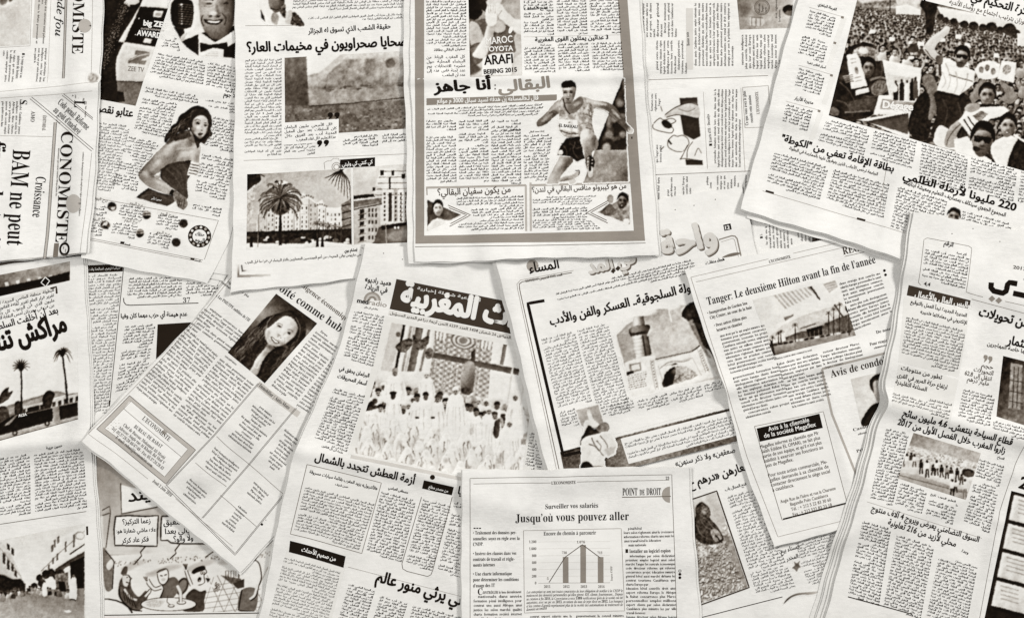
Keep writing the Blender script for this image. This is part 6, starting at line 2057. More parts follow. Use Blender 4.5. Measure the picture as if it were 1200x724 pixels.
    c.poly([(737, 387), (742, 390), (758, 387), (761.5, 384), (756, 393), (741, 395)], .2, smooth=True)
    c.poly([(740, 394), (758, 391), (760, 405), (763, 416), (746, 420), (742, 408)], cyl(740, 20), soft=.3)
    for k in range(5):
        c.line([(741, 398 + k * 4.4), (761, 394.5 + k * 4.4)], .5, .4, op=.5)
    c.line([(753, 393), (757, 417)], 2.2, .14, op=.8)
    c.line([(759, 394), (762.5, 415)], 2.2, .12, op=.9)
    c.poly([(732, 425), (753, 418), (768, 417), (770, 424), (813, 412), (819, 406), (824, 404), (830, 424), (840, 440), (800, 452), (740, 466), (734, 440)], .92, soft=.4, tex=.08, ts=4)
    c.poly([(737, 427), (751, 424), (752, 434), (739, 437)], .55, tex=.1)
    c.poly([(740, 428), (749, 426), (750, 432), (741, 434.5)], .88)
    c.line([(768, 421), (811, 411.5)], 1.0, .25)
    c.line([(811, 411.5), (820, 405)], 1.6, .2)
    for x in (762, 765.5):
        c.line([(x, 422), (x + 6, 456)], .6, .5)
    for x in (817, 821):
        c.line([(x, 408), (x + 10, 436)], .8, .55)
    for k in range(9):
        c.ell(764 + k * .7, 424 + k * 3.6, .7, .9, .35)
        c.ell(820 + k * 1.1, 411 + k * 2.8, .7, .9, .35)
    c.line([(773, 432), (783, 424.5), (792, 423), (800, 424), (808, 421.5)], .7, .4, curve=True)
    c.poly([(786, 428), (791, 424.5), (795, 426.5)], .25)
    c.poly([(777, 452), (778, 442), (783, 434), (791, 429), (802, 429), (809, 432), (817, 438), (814, 442), (790, 450)], (.4, (780, 440), .68, (810, 440)), smooth=True, tex=.3, ts=2)
    c.poly([(777, 453), (778, 442), (783, 434), (790, 430), (792, 436), (789, 446), (788, 450)], .07, smooth=True)
    c.poly([(734, 436), (742, 434), (743, 437), (735, 440)], .15)
    for k in range(7):
        y = 441 + k * 2.6
        x = 736.0
        while x < 756:
            l = 1 + 2.2 * ((k * 7 + int(x * 3)) % 5) / 5
            c.line([(x, y - (x - 736) * .24), (x + l, y - .3 - (x - 736 + l) * .24)], .9, .3 + .3 * ((k + int(x)) % 3) / 3)
            x += l + 1.1
    for q in ([(771, 428), (778, 452)], [(812, 420), (822, 440)], [(774, 430), (812, 419)]):
        c.line(q, .6, .6)
    c.glow(800, 432, 14, 5, .98, .4, -14)
    c.glow(785, 400, 22, 10, .86, .35)
    c.glow(728, 404, 8, 12, .5, .35)
    c.poly([(799, 370), (804, 358), (815, 352), (840, 346), (876, 338), (880, 440), (848, 436), (832, 412), (822, 404), (814, 388), (806, 376)], .16, smooth=True, tex=.14, ts=4)
    c.poly([(806, 376), (812, 374), (822, 400), (834, 420), (828, 418), (816, 396)], .5, soft=.8, tex=.1)
    for k in range(4):
        c.line([(812 + k * 5, 378 + k * 9), (850, 368 + k * 10)], 1.2, .08)
    P.photo(c, label='cut-out photo of a round brick tower beside a pointed arch')
    # dark band
    c = Picture(640, 425, 935, 566, .8, res=2.4)
    ax = lambda X, Y: (Y - 528) + (X - 655) * .258       # distance below the top edge of the band
    f = lambda X, Y: np.where(ax(X, Y) < 1.5, 1.0, np.where(X < 712, .3, .34 + .2 * np.exp(-((X - 760) / 45) ** 2)))
    c.g = f(c.X, c.Y) + .30 * (vnoise(c.X, c.Y, 2.2, 4, 3) - .5) * (ax(c.X, c.Y) > 1)
    c.poly([(640, 540), (676, 532), (726, 519), (728, 524), (668, 541), (640, 548)], .98, soft=1.6, op=.0)
    bp = P.photo(c, [(656, 528), (925, 458), (934, 499), (664, 566)], label='dark grainy picture band with a white text box')
    P.fill([(656.5, 524), (712, 510.5), (925, 455), (925.5, 458), (713, 514), (657.5, 527.5)], .93, 'panel', lvl=.16, parent=bp)
    bx = P.fill([(727, 513.5), (905, 468.5), (911, 497), (736.5, 543)], .98, 'text_box', lvl=.18, parent=bp)
    P.text([(731, 517.5), (901, 474), (906, 496), (738, 541)], 'ar', 5.0, .1, bold=.025, name='caption', parent=bx, lvl=.26)
    # man with raised arm
    c = Picture(666, 466, 732, 560, 1.0, 0.0)
    c.poly([(674.5, 480), (701, 473.5), (707.5, 495), (701, 502), (686, 502), (681, 498)], (.72, (680, 480), .6, (704, 496)), tex=.06)
    c.poly([(688, 482), (691, 480), (695, 490), (699, 494), (702, 497), (697, 501), (691, 499), (690, 492)], .93, smooth=True)
    c.poly([(687, 479), (689.5, 478.6), (692, 483), (689, 484)], .8)
    c.poly([(684, 497), (687, 492), (691, 493), (692, 500), (690, 506), (685, 506)], .9, smooth=True)
    c.poly([(681, 512), (685, 506), (690, 498), (697, 502), (703, 499), (708, 494), (714, 498), (713, 504), (705, 509), (694, 511), (686, 518), (680, 522)], .14, smooth=True, tex=.1)
    c.poly([(699, 502), (706, 495), (713, 497), (713, 504), (706, 508)], .45, smooth=True, tex=.12)
    c.poly([(681, 517), (688, 511), (700, 508), (712, 505), (720, 515), (722, 524), (716, 531), (708, 535), (708, 542), (707, 552), (690, 552), (682, 545), (682, 530)], .9, smooth=True, tex=.05)
    for a in ([(693, 512), (698, 523), (708, 534)], [(703, 510), (711, 520), (713, 530)], [(699, 516), (704, 522), (703, 528)], [(690, 520), (699, 524), (707, 534)], [(684, 541), (694, 546), (706, 546)]):
        c.line(a, 1.4, .35, curve=True, w1=.5)
    c.poly([(708, 526), (722, 522), (720, 531), (712, 535)], .75, soft=.8)
    c.poly([(681, 543), (690, 541), (697, 552), (682, 552)], .12, smooth=True)
    P.photo(c, lvl=.2, label='cut-out photo of a robed man raising one arm')


def sports_page():
    P = Newspaper('Arabic sports page with a hurdler photo inside a wide grey-brown border',
                  [(480, -70), (482, 95), (487, 307.5)], [(743, -70), (755, 95), (772, 299)], g=0.99, ang=-1.5, down=-2, thick=3.0, seed=22,
                  sheets=[(5, 0, 0, 2), (3, 0, 3, 1), (8, 0, 0, (2, -1))], creases=[((470, 95), (770, 89), 1.9, 5), ((470, 104), (770, 98), -1.2, 9, 'valley'), ((660, 240), (500, 290), .7, 18, 'wave')],
                  curl=[((487, 308), (772, 299), 1.2, 14)])
    G = .52
    P.fill([(486, -60), (497, -60), (497.5, 276.5), (487.3, 286)], G, 'border')
    P.fill([(720, -60), (731, -60), (755.5, 282.5), (742.5, 270.5)], G, 'border')
    P.fill([(497.5, 276.5), (742.5, 270.5), (755.5, 282.5), (487.3, 286)], G, 'border')
    P.rule([(487, 289.5), (620, 288), (756, 285)], .7, .3)
    P.text([(499, -40), (546, -41), (546.5, 54), (500, 55)], 'ar', 4.3, .22)
    P.head('سفيان البقالي بطاقة', (509, 61), (545, 58.5), 4.2, 'ar', .12, .02, 'caption')
    P.text([(500, 66), (545, 64), (545.5, 91), (501, 92)], 'ar', 5.6, .15, bold=.02)
    c = Picture(545, -45, 616, 95, .72)
    c.poly([(545, -45), (616, -45), (616, 95), (545, 95)], (.55, (550, 20), .8, (600, 80)), tex=.1, ts=12)
    c.poly([(548, -25), (562, -22), (566, 10), (562, 20), (555, 24), (549, 18)], .08, smooth=True)
    c.poly([(565, -20), (580, -22), (590, -8), (584, 8), (572, 14), (564, 10)], .82, smooth=True)
    c.poly([(563, -4), (570, 4), (570, 15), (562, 8)], .12, smooth=True)
    c.ell(568, 1, 3, 1.2, .2)
    c.poly([(550, 26), (556, 24), (572, 22), (582, 24), (592, 29), (600, 28), (605, 36), (602, 46), (603, 62), (575, 64), (560, 76), (552, 72)], .36, smooth=True, tex=.08, ts=4)
    c.poly([(578, 30), (584, 24), (592, 30), (590, 37), (580, 38)], .74, smooth=True)
    c.poly([(550, 28), (556, 26), (562, 32), (568, 50), (563, 58), (552, 54)], .72, smooth=True)
    c.poly([(550, 56), (562, 50), (566, 54), (556, 80), (550, 76)], .4, smooth=True, tex=.1)
    c.poly([(577, 28), (571, 30), (567, 44), (558, 58), (554, 66), (566, 69), (572, 62), (577, 46), (580, 32)], (.9, (568, 50), .72, (576, 50)), smooth=True)
    c.poly([(570, 10), (575, 5), (580, 7), (582, 14), (582, 26), (577, 31), (571, 29), (569, 20)], .9, smooth=True)
    for k in range(4):
        c.line([(572 + k * 2.8, 6), (573 + k * 2.4, 16)], .5, .5)
    c.poly([(580, 6), (586, 4), (594, 14), (603, 22), (610, 24), (612, 40), (604, 38), (592, 27), (584, 20)], .87, smooth=True)
    c.line([(588, 12), (584, 19)], .6, .5)
    c.poly([(550, 60), (556, 74), (564, 82), (550, 88)], .3, smooth=True, soft=1)
    c.poly([(565.5, 69), (576, 63.5), (602, 62), (600, 88), (565, 89)], .97)
    c.poly([(600, 70), (612, 62), (612, 90), (600, 90)], .8, tex=.1, ts=8)
    ph = P.photo(c, [(548, -44), (608, -46), (612, 89), (551, 91)], label='photo of a woman athlete in a running vest covering her mouth')
    P.head('MAROC', (570, 52.5), (601, 49.5), 11.5, 'sans', .95, .02, 'lettering', parent=ph)
    P.head('TOYOTA', (568, 61), (601.5, 59.5), 8.5, 'sans', .95, .03, 'lettering', parent=ph)
    P.head('ARAFI', (567.5, 76.5), (601.5, 74), 15.5, 'sans', .05, .03, 'lettering', parent=ph)
    P.head('BEIJING 2015', (567, 87.3), (606, 84.5), 7.6, 'sans', .1, .04, 'lettering', parent=ph)
    P.shape([spline([(597, 33), (600.5, 31.5), (601, 35), (598.5, 39), (596, 38.5)])], .95, 'lettering', .2, ph)
    P.text([(613, -40), (723, -43), (728, 41), (614, 42)], 'ar', 4.3, .2, n=3, gap=4)
    P.head('نهج السلف', (614, 12), (642, 10.5), 4.6, 'ar', .05, .035, 'subheadline')
    P.rule([(614, 43.5), (728, 41)], .3, .6)
    P.head('3 عدائين يمثلون القوى المغربية', (627, 49), (713, 46), 7.2, 'ar', .05, .035)
    P.text([(614, 52), (728.5, 49), (731, 85), (615, 87)], 'ar', 4.3, .2, n=3, gap=4)
    # lead story
    P.head('أنا جاهز', (508, 108.5), (576, 104.5), 17, 'ar', .05, .05)
    P.head(':', (579.5, 105), (581, 105), 12, 'sans', .2, .03)
    P.head('البقالي', (584, 108.5), (645, 102.5), 18, 'ar', .5, .04)
    bn = P.fill([(500, 116), (652.5, 111), (652.5, 118), (500, 124)], .48, 'banner')
    P.head('قال لـ«المساء» إن هدفه تسيد سباق 3000 م موانع', (512, 121.4), (631, 117), 8, 'ar', .95, .03, 'lettering', parent=bn)
    P.text([(500, 127.5), (640, 121), (628, 137), (503, 139)], 'ar', 4.6, .4)
    for k, (a, b) in enumerate(((499.5, 534), (537.5, 572), (575.5, 610))):
        P.text([(a, 141), (b, 140), (b + .5, 153), (a, 154)], 'ar', 4.3, .22)
        P.text([(a, 160 - k * 4), (b, 159 - k * 4), (b + 1, 215), (a + .5, 216)], 'ar', 4.3, .2)
    P.text([(613.5, 158), (647, 157), (641, 213), (614, 214)], 'ar', 4.3, .2)
    P.head('إعداد: محمد البقالي', (620, 155.5), (638, 154.5), 3.6, 'ar', .25, .02, 'byline')
    c = Picture(624, 84, 752, 222, 1.0, 0.0, res=3.0)
    bgf = lambda X, Y: np.where(Y < 176, .13 + .5 * np.clip(vnoise(X, Y, 11, 4, 2) - .52, 0, 1) * 2, .56 + .22 * (vnoise(X, Y, 6, 6, 3) - .5) - .25 * np.clip((X - 716) / 20, 0, 1) * np.clip((Y - 195) / 10, 0, 1))
    c.poly([(729, 93), (731.5, 93), (736.5, 213), (683, 215), (690, 196), (702, 162)], bgf, soft=.3)
    for x, y, r in ((727, 122, 4), (720, 140, 4), (714, 158, 5), (730, 158, 4)):
        c.ell(x, y, r, r, .5, soft=1.2)
    c.ell(711, 174, 5, 6, .62, soft=1.5)
    skin = lambda a, b, g0=.88, g1=.4: (g0, a, g1, b)
    c.poly([(684, 114), (694, 117), (708, 119), (718, 123), (726, 133), (734, 144), (741, 153), (739.5, 156), (735, 155), (728, 146), (719, 136), (710, 130), (700, 127), (690, 127)], skin((700, 116), (706, 132), .74, .34), smooth=True)
    c.line([(690, 127), (706, 129), (720, 139), (734, 153)], .9, .35, curve=True)
    c.poly([(736, 150), (741, 152), (741, 156), (737, 156)], .75, smooth=True)
    c.poly([(656, 117), (661, 123), (657, 132), (650, 137), (640, 146), (632, 149), (628.6, 147), (630, 141), (640, 132), (648, 122)], skin((640, 132), (646, 144), .66, .3), smooth=True)
    c.poly([(641, 136), (647, 130), (653, 131), (651, 137), (643, 139)], .35, smooth=True, tex=.15)
    c.poly([(660, 113), (667, 120), (680, 113), (688, 117), (696, 129), (694, 142), (697, 158), (693, 161), (664, 161), (655, 150), (655, 132), (655, 121)], lambda X, Y: .66 + .3 * (vnoise(X, Y, 4, 3, 3) - .5) * 2 - .2 * np.clip((X - 688) / 8, 0, 1), smooth=True)
    c.poly([(660, 114), (667, 121), (680, 114), (684, 121), (676, 131), (668, 133), (660, 127)], skin((664, 116), (680, 128), .58, .36), smooth=True)
    c.line([(660, 116), (663, 128), (668, 134)], 1.6, .2, curve=True)
    for k in range(12):
        c.line([(686 + k % 3 * 3, 126 + k * 2.6), (692 + k % 2 * 2, 130 + k * 2.4)], .7, .35 if k % 2 else .85)
    c.poly([(654, 140), (677, 141), (677, 155.5), (657, 152)], .97)
    c.ell(667, 143.5, 1.4, .8, .6)
    c.line([(655, 153), (668, 157), (678, 157)], 1.2, .3)
    c.poly([(664, 161.5), (682, 160), (684, 168), (683, 178), (686, 186), (676, 190), (668, 184), (653, 182), (656, 172)], .1, smooth=False, tex=.08, ts=3)
    c.poly([(691, 160), (698, 160), (703, 168), (701, 175), (696, 172)], .1)
    c.ell(657, 179, 3, 3, .85)
    c.line([(668, 168), (676, 174), (682, 172)], .8, .3)
    c.poly([(681, 155), (686, 151.5), (693, 153), (699, 162), (701, 170), (697, 176), (694, 180), (695, 196), (692, 203), (687, 196), (684, 178), (680, 166)], skin((684, 160), (700, 172), .84, .4), smooth=True)
    c.poly([(697, 158), (701, 166), (699, 176), (695, 173)], .5, smooth=True, soft=.6)
    c.ell(691.5, 190, 5.4, 7.6, .07, -8)
    for k in range(5):
        c.ell(689 + (k % 2) * 5, 185.5 + k * 2, .9, .8, .75)
    c.poly([(689, 196), (694, 196), (694.5, 206), (689.5, 207)], .8, smooth=True)
    c.poly([(690, 194), (693, 194), (693, 201), (690.5, 201)], .08)
    c.poly([(656, 183), (672, 184.5), (672, 190), (665, 198), (658, 206), (654, 216), (640, 216), (644, 206), (650, 194)], skin((650, 196), (668, 200), .72, .32), smooth=False, soft=.4)
    c.poly([(652, 213), (660, 207), (670, 205), (677, 200), (679.5, 203), (676, 208), (671, 211), (660, 213)], .66, smooth=True)
    c.poly([(666, 210), (673, 209), (675, 214), (668, 216)], .75, smooth=True)
    c.line([(674, 200), (679, 200), (678, 206)], 1.4, .2, curve=True)
    for x, y, rx, ry, g, op, rot in ((700, 121, 12, 1.8, .9, .6, 12), (722, 134, 8, 1.4, .84, .6, 45), (712, 128, 10, 1.6, .28, .6, 25), (735, 149, 6, 1.2, .3, .6, 50), (641, 138, 8, 1.6, .8, .6, -40), (640, 144, 8, 1.4, .25, .6, -35), (656, 122, 4, 3, .8, .5, 0),
                                     (668, 126, 3, 5, .34, .5, 0), (676, 122, 5, 2, .78, .5, -20), (686, 158, 4, 5, .96, .6, 0), (696, 166, 3, 8, .34, .6, 0), (688, 176, 3, 4, .42, .6, 0), (689, 190, 2, 8, .8, .5, 0), (655, 192, 3, 9, .86, .6, 30), (665, 194, 3, 9, .28, .6, 25), (646, 208, 3, 6, .8, .5, 20),
                                     (666, 206, 8, 1.4, .84, .6, -14), (664, 211, 8, 1.2, .3, .6, -12), (670, 145, 2, 12, .5, .3, 0), (692, 148, 3, 10, .42, .5, 0)):
        c.glow(x, y, rx, ry, g, op, rot)
    for q in ([(658, 168), (664, 176), (664, 184)], [(674, 166), (672, 178), (678, 186)], [(698, 162), (696, 170)]):
        c.line(q, 1.4, .28, curve=True, w1=.5)
    c.poly([(658.5, 100), (662, 96), (668, 95), (674, 98), (675.5, 104), (674, 113), (671, 119), (667, 122), (662, 118), (659.5, 111)], lambda X, Y: .64 - .3 * np.clip((X - 667) / 8, 0, 1) - .1 * np.clip((Y - 112) / 8, 0, 1), smooth=True)
    c.poly([(657.5, 103), (658, 97.5), (663, 95), (669, 94.5), (674.5, 98), (675.5, 104), (673, 102), (666, 103), (660, 103)], .06, smooth=True)
    for x in (662.5, 669):
        c.ell(x, 108.6, 1.9, .8, .12)
        c.line([(x - 2, 106.6), (x + 2, 106.4)], .7, .2)
    c.line([(665.5, 108), (664.8, 113), (667, 113.5)], .8, .35)
    c.poly([(663, 115.5), (668, 115.5), (666, 117.8)], .3, smooth=True)
    for x, y, rx, ry, g, op in ((663, 108.4, 2.4, 1.4, .22, .7), (669.4, 108.4, 2.4, 1.4, .2, .7), (665, 104.6, 4, 1.4, .86, .5), (661.5, 112, 1.6, 2.4, .8, .5), (672.4, 112, 1.6, 4, .24, .6), (668, 112.5, 1.2, 2, .3, .5), (665.6, 111, .8, 2.4, .84, .5), (666, 121, 4, 1.2, .2, .6)):
        c.glow(x, y, rx, ry, g, op)
    c.ell(666, 118.8, 2.8, 1.4, .4, soft=.5)
    ph = P.photo(c, step=.6, label='cut-out photo of a male hurdler in mid-stride wearing a race bib')
    P.head('EL BAKKALI', (655.3, 148.6), (676.5, 150.6), 5, 'sans', .12, .03, 'lettering', parent=ph)
    P.fill([(739.6, 160.5), (741.2, 160.5), (741.2, 163), (739.6, 163)], .2, 'bullet', lvl=.2)
    # two boxes
    for x0, x1, t, a, b in ((499.5, 616.5, 'من يكون سفيان البقالي؟', (513, 229.2), (598.5, 225)), (620.5, 738.5, 'من هو كيبروتو منافس البقالي في لندن؟', (623.5, 225.4), (734, 220.6))):
        y = 219 - (x0 - 499) * .025
        P.fill([(x0, y), (x1, y - 3), (x1, y - .6), (x0, y + 2.6)], .62, 'box_bar')
        xr = x1 - 1.5 if x0 < 600 else x0
        P.fill([(xr, y - 2), (xr + 2.4, y - 2), (xr + 2.8, 271), (xr + .4, 271)], .66, 'box_bar')
        P.head(t, a, b, 10.5, 'ar', .25, .02, 'subheadline')
    P.fill([(499.5, 221), (501, 221), (501.4, 229), (500, 229)], .6, 'box_bar')
    for r in range(3):
        y = 231 + r * 13.5
        P.text([(535 if r < 1 else 551 if r == 1 else 540, y), (613, y - 2.2), (614, y + 10), (535 if r < 1 else 556 if r == 1 else 535, y + 12)], 'ar', 4.3, .2)
        P.text([(624, y - .5), (700 if r == 0 else 688, y - 2.5), (704 if r == 2 else 688, y + 10), (624.5, y + 12)], 'ar', 4.3, .2)
    c = Picture(497, 230, 556, 274, 1, 0)
    c.poly([(500.5, 234), (541, 252), (500.5, 271.5)], .3, tex=.2, ts=9)
    c.poly([(500.5, 266), (507, 258), (513, 256), (522, 258), (529, 259), (501, 271.5)], .86, tex=.06)
    c.face(513.5, 245, 5.6, 8.4, .82, 0, .07)
    P.photo(c, step=.6, name='portrait', label='triangular photo of a young short-haired man')
    P.rule([[(525, 240.5), (551.5, 252), (527, 265.5)], [(526, 243.5), (547, 252), (528, 262.3)]], .9, .35, 'chevron')
    c = Picture(690, 222, 742, 268, 1, 0)
    c.poly([(737.5, 227.5), (738.5, 263.5), (699.5, 249)], .6, tex=.1, ts=6)
    c.poly([(712, 252), (722, 244), (733, 246), (738, 254), (738.5, 263.5), (728, 260)], .5, smooth=False, tex=.22, ts=3)
    c.face(729, 236.5, 6, 8.4, .42, 12, .06, smile=.9)
    c.poly([(711, 232), (715, 228), (719, 231), (718, 238), (713, 238)], .6, smooth=True)
    c.poly([(704, 248), (714, 239), (719, 243), (722, 250), (712, 254)], .38, smooth=True, tex=.12)
    c.ell(734, 260, 4, 3.4, .92)
    P.photo(c, step=.6, name='portrait', label='triangular photo of a laughing athlete')
    P.rule([[(713, 235), (687.5, 249.5), (712, 261.5)], [(712, 238), (692, 249.3), (711, 258.5)]], .9, .35, 'chevron')


def hotel_paper():
    P = Newspaper('French newspaper with a hotel photo and a boxed notice under a black title bar',
                  [(802, 317), (828, 396), (848, 455), (872, 545), (906, 640)], [(1098, 250), (1110, 340), (1122, 460), (1135, 577)], g=0.98, ang=-13.5, down=17, thick=2.2, seed=24,
                  sheets=[(0, 0, 0, 2), (0, 0, 0, 1)], creases=[((830, 458), (1130, 382), 2.2, 12, 'wave'), ((962, 430), (1005, 600), 1.2, 5, 'ridge'), ((830, 466), (1130, 390), .9, 5)],
                  curl=[((799, 317), (844, 455), 1.4, 12), ((905, 640), (1135, 577), .8, 14)])
    P.rule([[(809, 325), (900, 303.5)], [(929, 297), (1100, 257)], [(815, 330.5), (1100, 264)], [(809, 325), (846, 440), (875, 535), (911, 628), (1000, 606)]], .5, .5)
    P.head('L’ECONOMISTE', (901, 308.5), (926.5, 302.3), 6.5, 'caps', .2, name='masthead')
    P.head('RÉGIONS', (988.5, 298.5), (1031, 288.5), 13, 'caps', .2, name='section_title')
    P.rule([(990, 300.5), (1045, 288)], .6, .3)
    P.head('Tanger: Le deuxième Hilton avant la fin de l’année', (829, 357.5), (1026.5, 308), 13.2, 'serif', .04)
    for t, a, b in (('• Inauguration du Garden Inn', (829, 368.5), (875.5, 356.5)), ('City Center, au cœur de la baie', (832, 374), (881, 361.5)), ('• Deux autres Hilton plus', (837, 383), (875, 373)), ('luxueux en chantier', (840, 388.5), (870, 380.5))):
        P.head(t, a, b, 6.4, 'serif', .2, name='bullet_line', res=2)
    c = Picture(876, 322, 1010, 424, .9)
    c.poly([(876, 322), (1010, 322), (1010, 400), (876, 400)], (.86, (890, 350), .95, (960, 380)), tex=.02)
    for k in range(9):
        a, b = (906 + k * 4.8, 345 - k * 1.15), (915 + k * 6.5, 352 + k * -.4)
        c.poly([(906 + k * 4.9, 346 - k * 1.2), (908.6 + k * 4.9, 345.3 - k * 1.2), (923 + k * 4.2, 362 - k * 2.2), (920 + k * 4.2, 362 - k * 2.2)], .68 + .03 * (k % 2), soft=.3)
    c.poly([(948, 336), (951, 335.4), (962, 351), (960.5, 352)], .25, soft=.3)
    c.poly([(964, 333), (979, 328.5), (982, 336), (972, 343)], .68)
    for k in range(3):
        c.line([(966 + k * 2, 335 + k * 2.6), (982, 331 + k * 3)], .6, .88)
    c.poly([(918, 372), (930, 368), (930, 370.5), (920, 376)], .5, tex=.1)
    c.poly([(904, 392), (915, 382), (940, 370), (985, 356), (1000, 362), (1000, 380), (905, 400)], .82, soft=.5, tex=.06)
    c.poly([(920, 395), (944, 386), (966, 379), (1000, 366), (1004, 394), (922, 403)], .36, tex=.16, ts=3)
    c.poly([(934, 385), (958, 376.5), (966, 378), (966, 381), (944, 388), (936, 388)], .75, tex=.06)
    c.line([(938, 385), (956, 379)], 1.3, .3)
    c.poly([(945, 386), (964, 381), (964, 396), (948, 398)], .12, tex=.1)
    for x in range(924, 1000, 5):
        c.line([(x, 394 - (x - 924) * .24), (x + 1, 404 - (x - 924) * .24)], .7, .5)
    c.poly([(898, 404), (922, 399), (1004, 386), (1010, 395), (1008, 424), (898, 424)], (.55, (930, 402), .4, (930, 416)), tex=.08, ts=6)
    for k in range(16):
        x = 902 + k * 6.2
        c.ell(x, 405 - k * 1.1, 2.8, 1.3, c.rnd.choice([.1, .2, .8, .15]), -12)
    for x, y, h in ((905, 396, 10), (912, 391, 13), (915, 389, 12), (932, 381, 20), (971, 367, 26), (977, 363, 30), (984, 357, 32), (995, 359, 34)):
        c.palm(x, y, h, 4, .2, n=9, droop=.5, w=1.2)
    c.poly([(992, 357), (997, 355), (999, 362), (995, 367), (991, 363)], .12, smooth=True, tex=.1)
    c.line([(978, 357), (983, 364), (988, 372), (991, 388)], 2.0, .3, curve=True)
    c.poly([(902, 398), (905, 400), (908, 416), (906, 418)], .12, soft=.5)
    P.photo(c, [(881.5, 351.5), (981.5, 327.5), (1003, 393), (906, 416.5)], step=.65, label='photo of a long low hotel building with palms under a slatted canopy')
    P.text([(906, 419), (1003, 395.5), (1004, 400), (907, 423.5)], 'fr', 4.2, .4, name='caption')
    P.text([(843, 392), (895, 379), (912, 426), (856, 440)], 'fr', 4.6, .2)
    P.text([(857, 441), (912, 427), (926, 478), (874, 491)], 'fr', 4.6, .2)
    P.text([(909, 425), (957, 413), (975, 466), (928, 477)], 'fr', 4.6, .2)
    P.text([(959, 412), (1006, 400.5), (1012, 421), (966, 432)], 'fr', 4.6, .2)
    P.text([(983, 331), (1031, 318.5), (1047, 370), (1001, 388)], 'fr', 4.6, .2)
    P.head('De notre', (1027, 391), (1046, 386), 5, 'serif', .1, name='byline')
    P.head('Pour réagir à cet article:', (1019, 405), (1062, 394.5), 5, 'serif', .15, name='byline')
    P.text([(1019, 407), (1060, 397), (1061, 401), (1020, 411)], 'fr', 4, .25)
    for x, y in ((1036.5, 317), (1037.8, 322)):
        P.disc(x, y, 1.6, .06, 'bullet')
    # notice
    ad = P.fill([(883.5, 499), (964.5, 482), (992, 589), (916, 608.5)], .985, 'notice_box', lvl=.08, label='framed notice with a black title bar')
    P.frame([(883.5, 499), (964.5, 482), (992, 589), (916, 608.5)], .6, .35, parent=ad)
    tb = P.fill([(886, 501.5), (960, 484.3), (964, 501), (889.5, 517)], .05, 'title_bar', lvl=.14, parent=ad)
    P.head('Avis à la clientèle', (900, 505), (948, 493.6), 7.5, 'sans', .97, .012, 'lettering', parent=ad)
    P.head('de la société Megaflex', (895, 512.5), (956, 499), 7.5, 'sans', .97, .012, 'lettering', parent=ad)
    L = ['Megaflex informe sa clientèle que Mr', 'Salah Eddine EL OMARI, ne fait plus', 'partie de son équipe, et qu’il n’est plus', 'habilité à exercer ses fonctions au', 'sein de Megaflex.', '', 'Pour toute action commerciale, Me-',
         'gaflex demande à sa clientèle de', 'contacter directement le siège social', 'à casablanca.']
    for i, t in enumerate(L):
        if t:
            x, y = 890.5 + i * 1.65, 525 + i * 5.6
            w = 71 if len(t) > 25 else 71 * len(t) / 36
            P.head(t, (x, y), (x + w * .971, y - w * .232), 6.2, 'sans', .25 if i else .2, .005, 'notice_line', parent=ad, res=2)
    for t, a, b in (('Angle Rue de l’Isère et rue la Charente', (914.5, 589), (979, 573)), ('Bagatelle Polo Casablanca', (926, 592), (970, 581)), ('Tél. : + 212 5 22 83 30 60', (927, 598), (973.5, 586.3)), ('Fax : + 212 522 83 23 18', (929, 604), (974.5, 592.3))):
        P.head(t, a, b, 5.6, 'sans', .3, .005, 'notice_line', parent=ad, res=2)
    P.rule([(917, 607.6), (991, 588.8)], 1.9, .05, parent=ad)
    # condolences
    P.rule([[(962.5, 432), (1045, 411.5), (1105, 397)], [(962.5, 432), (974.5, 440 + 45), (1004, 558)]], 2.6, .62, 'box_frame')
    P.head('Avis de condoléances', (974, 442.5), (1068, 418), 13, 'serif', .15, name='headline')
    c = Picture(992, 425, 1075, 500, .88)
    c.poly([(992, 425), (1075, 425), (1075, 500), (992, 500)], (.8, (1000, 450), .9, (1040, 470)), tex=.03)
    c.poly([(1019, 448), (1023, 441), (1031, 438), (1040, 441), (1040, 460), (1030, 464), (1022, 458)], .14, smooth=True, tex=.08)
    c.poly([(1024, 448), (1033, 446), (1042, 450), (1041, 470), (1032, 474), (1025, 464)], .62, smooth=True)
    c.poly([(1012, 500), (1016, 482), (1028, 472), (1050, 476), (1060, 500)], .12, smooth=True)
    P.photo(c, [(997, 444), (1060, 429), (1074, 484), (1010, 500)], name='portrait', label='faded portrait photo in the condolence box')
    P.head('Casablanca le', (1000, 505), (1040, 495), 5, 'serif', .15, name='byline')
    P.text([(1001, 508), (1060, 493), (1061, 498), (1002, 513)], 'fr', 4.4, .25)
    P.head('Prières', (1004, 530), (1022, 525), 5, 'serif', .15, name='byline')


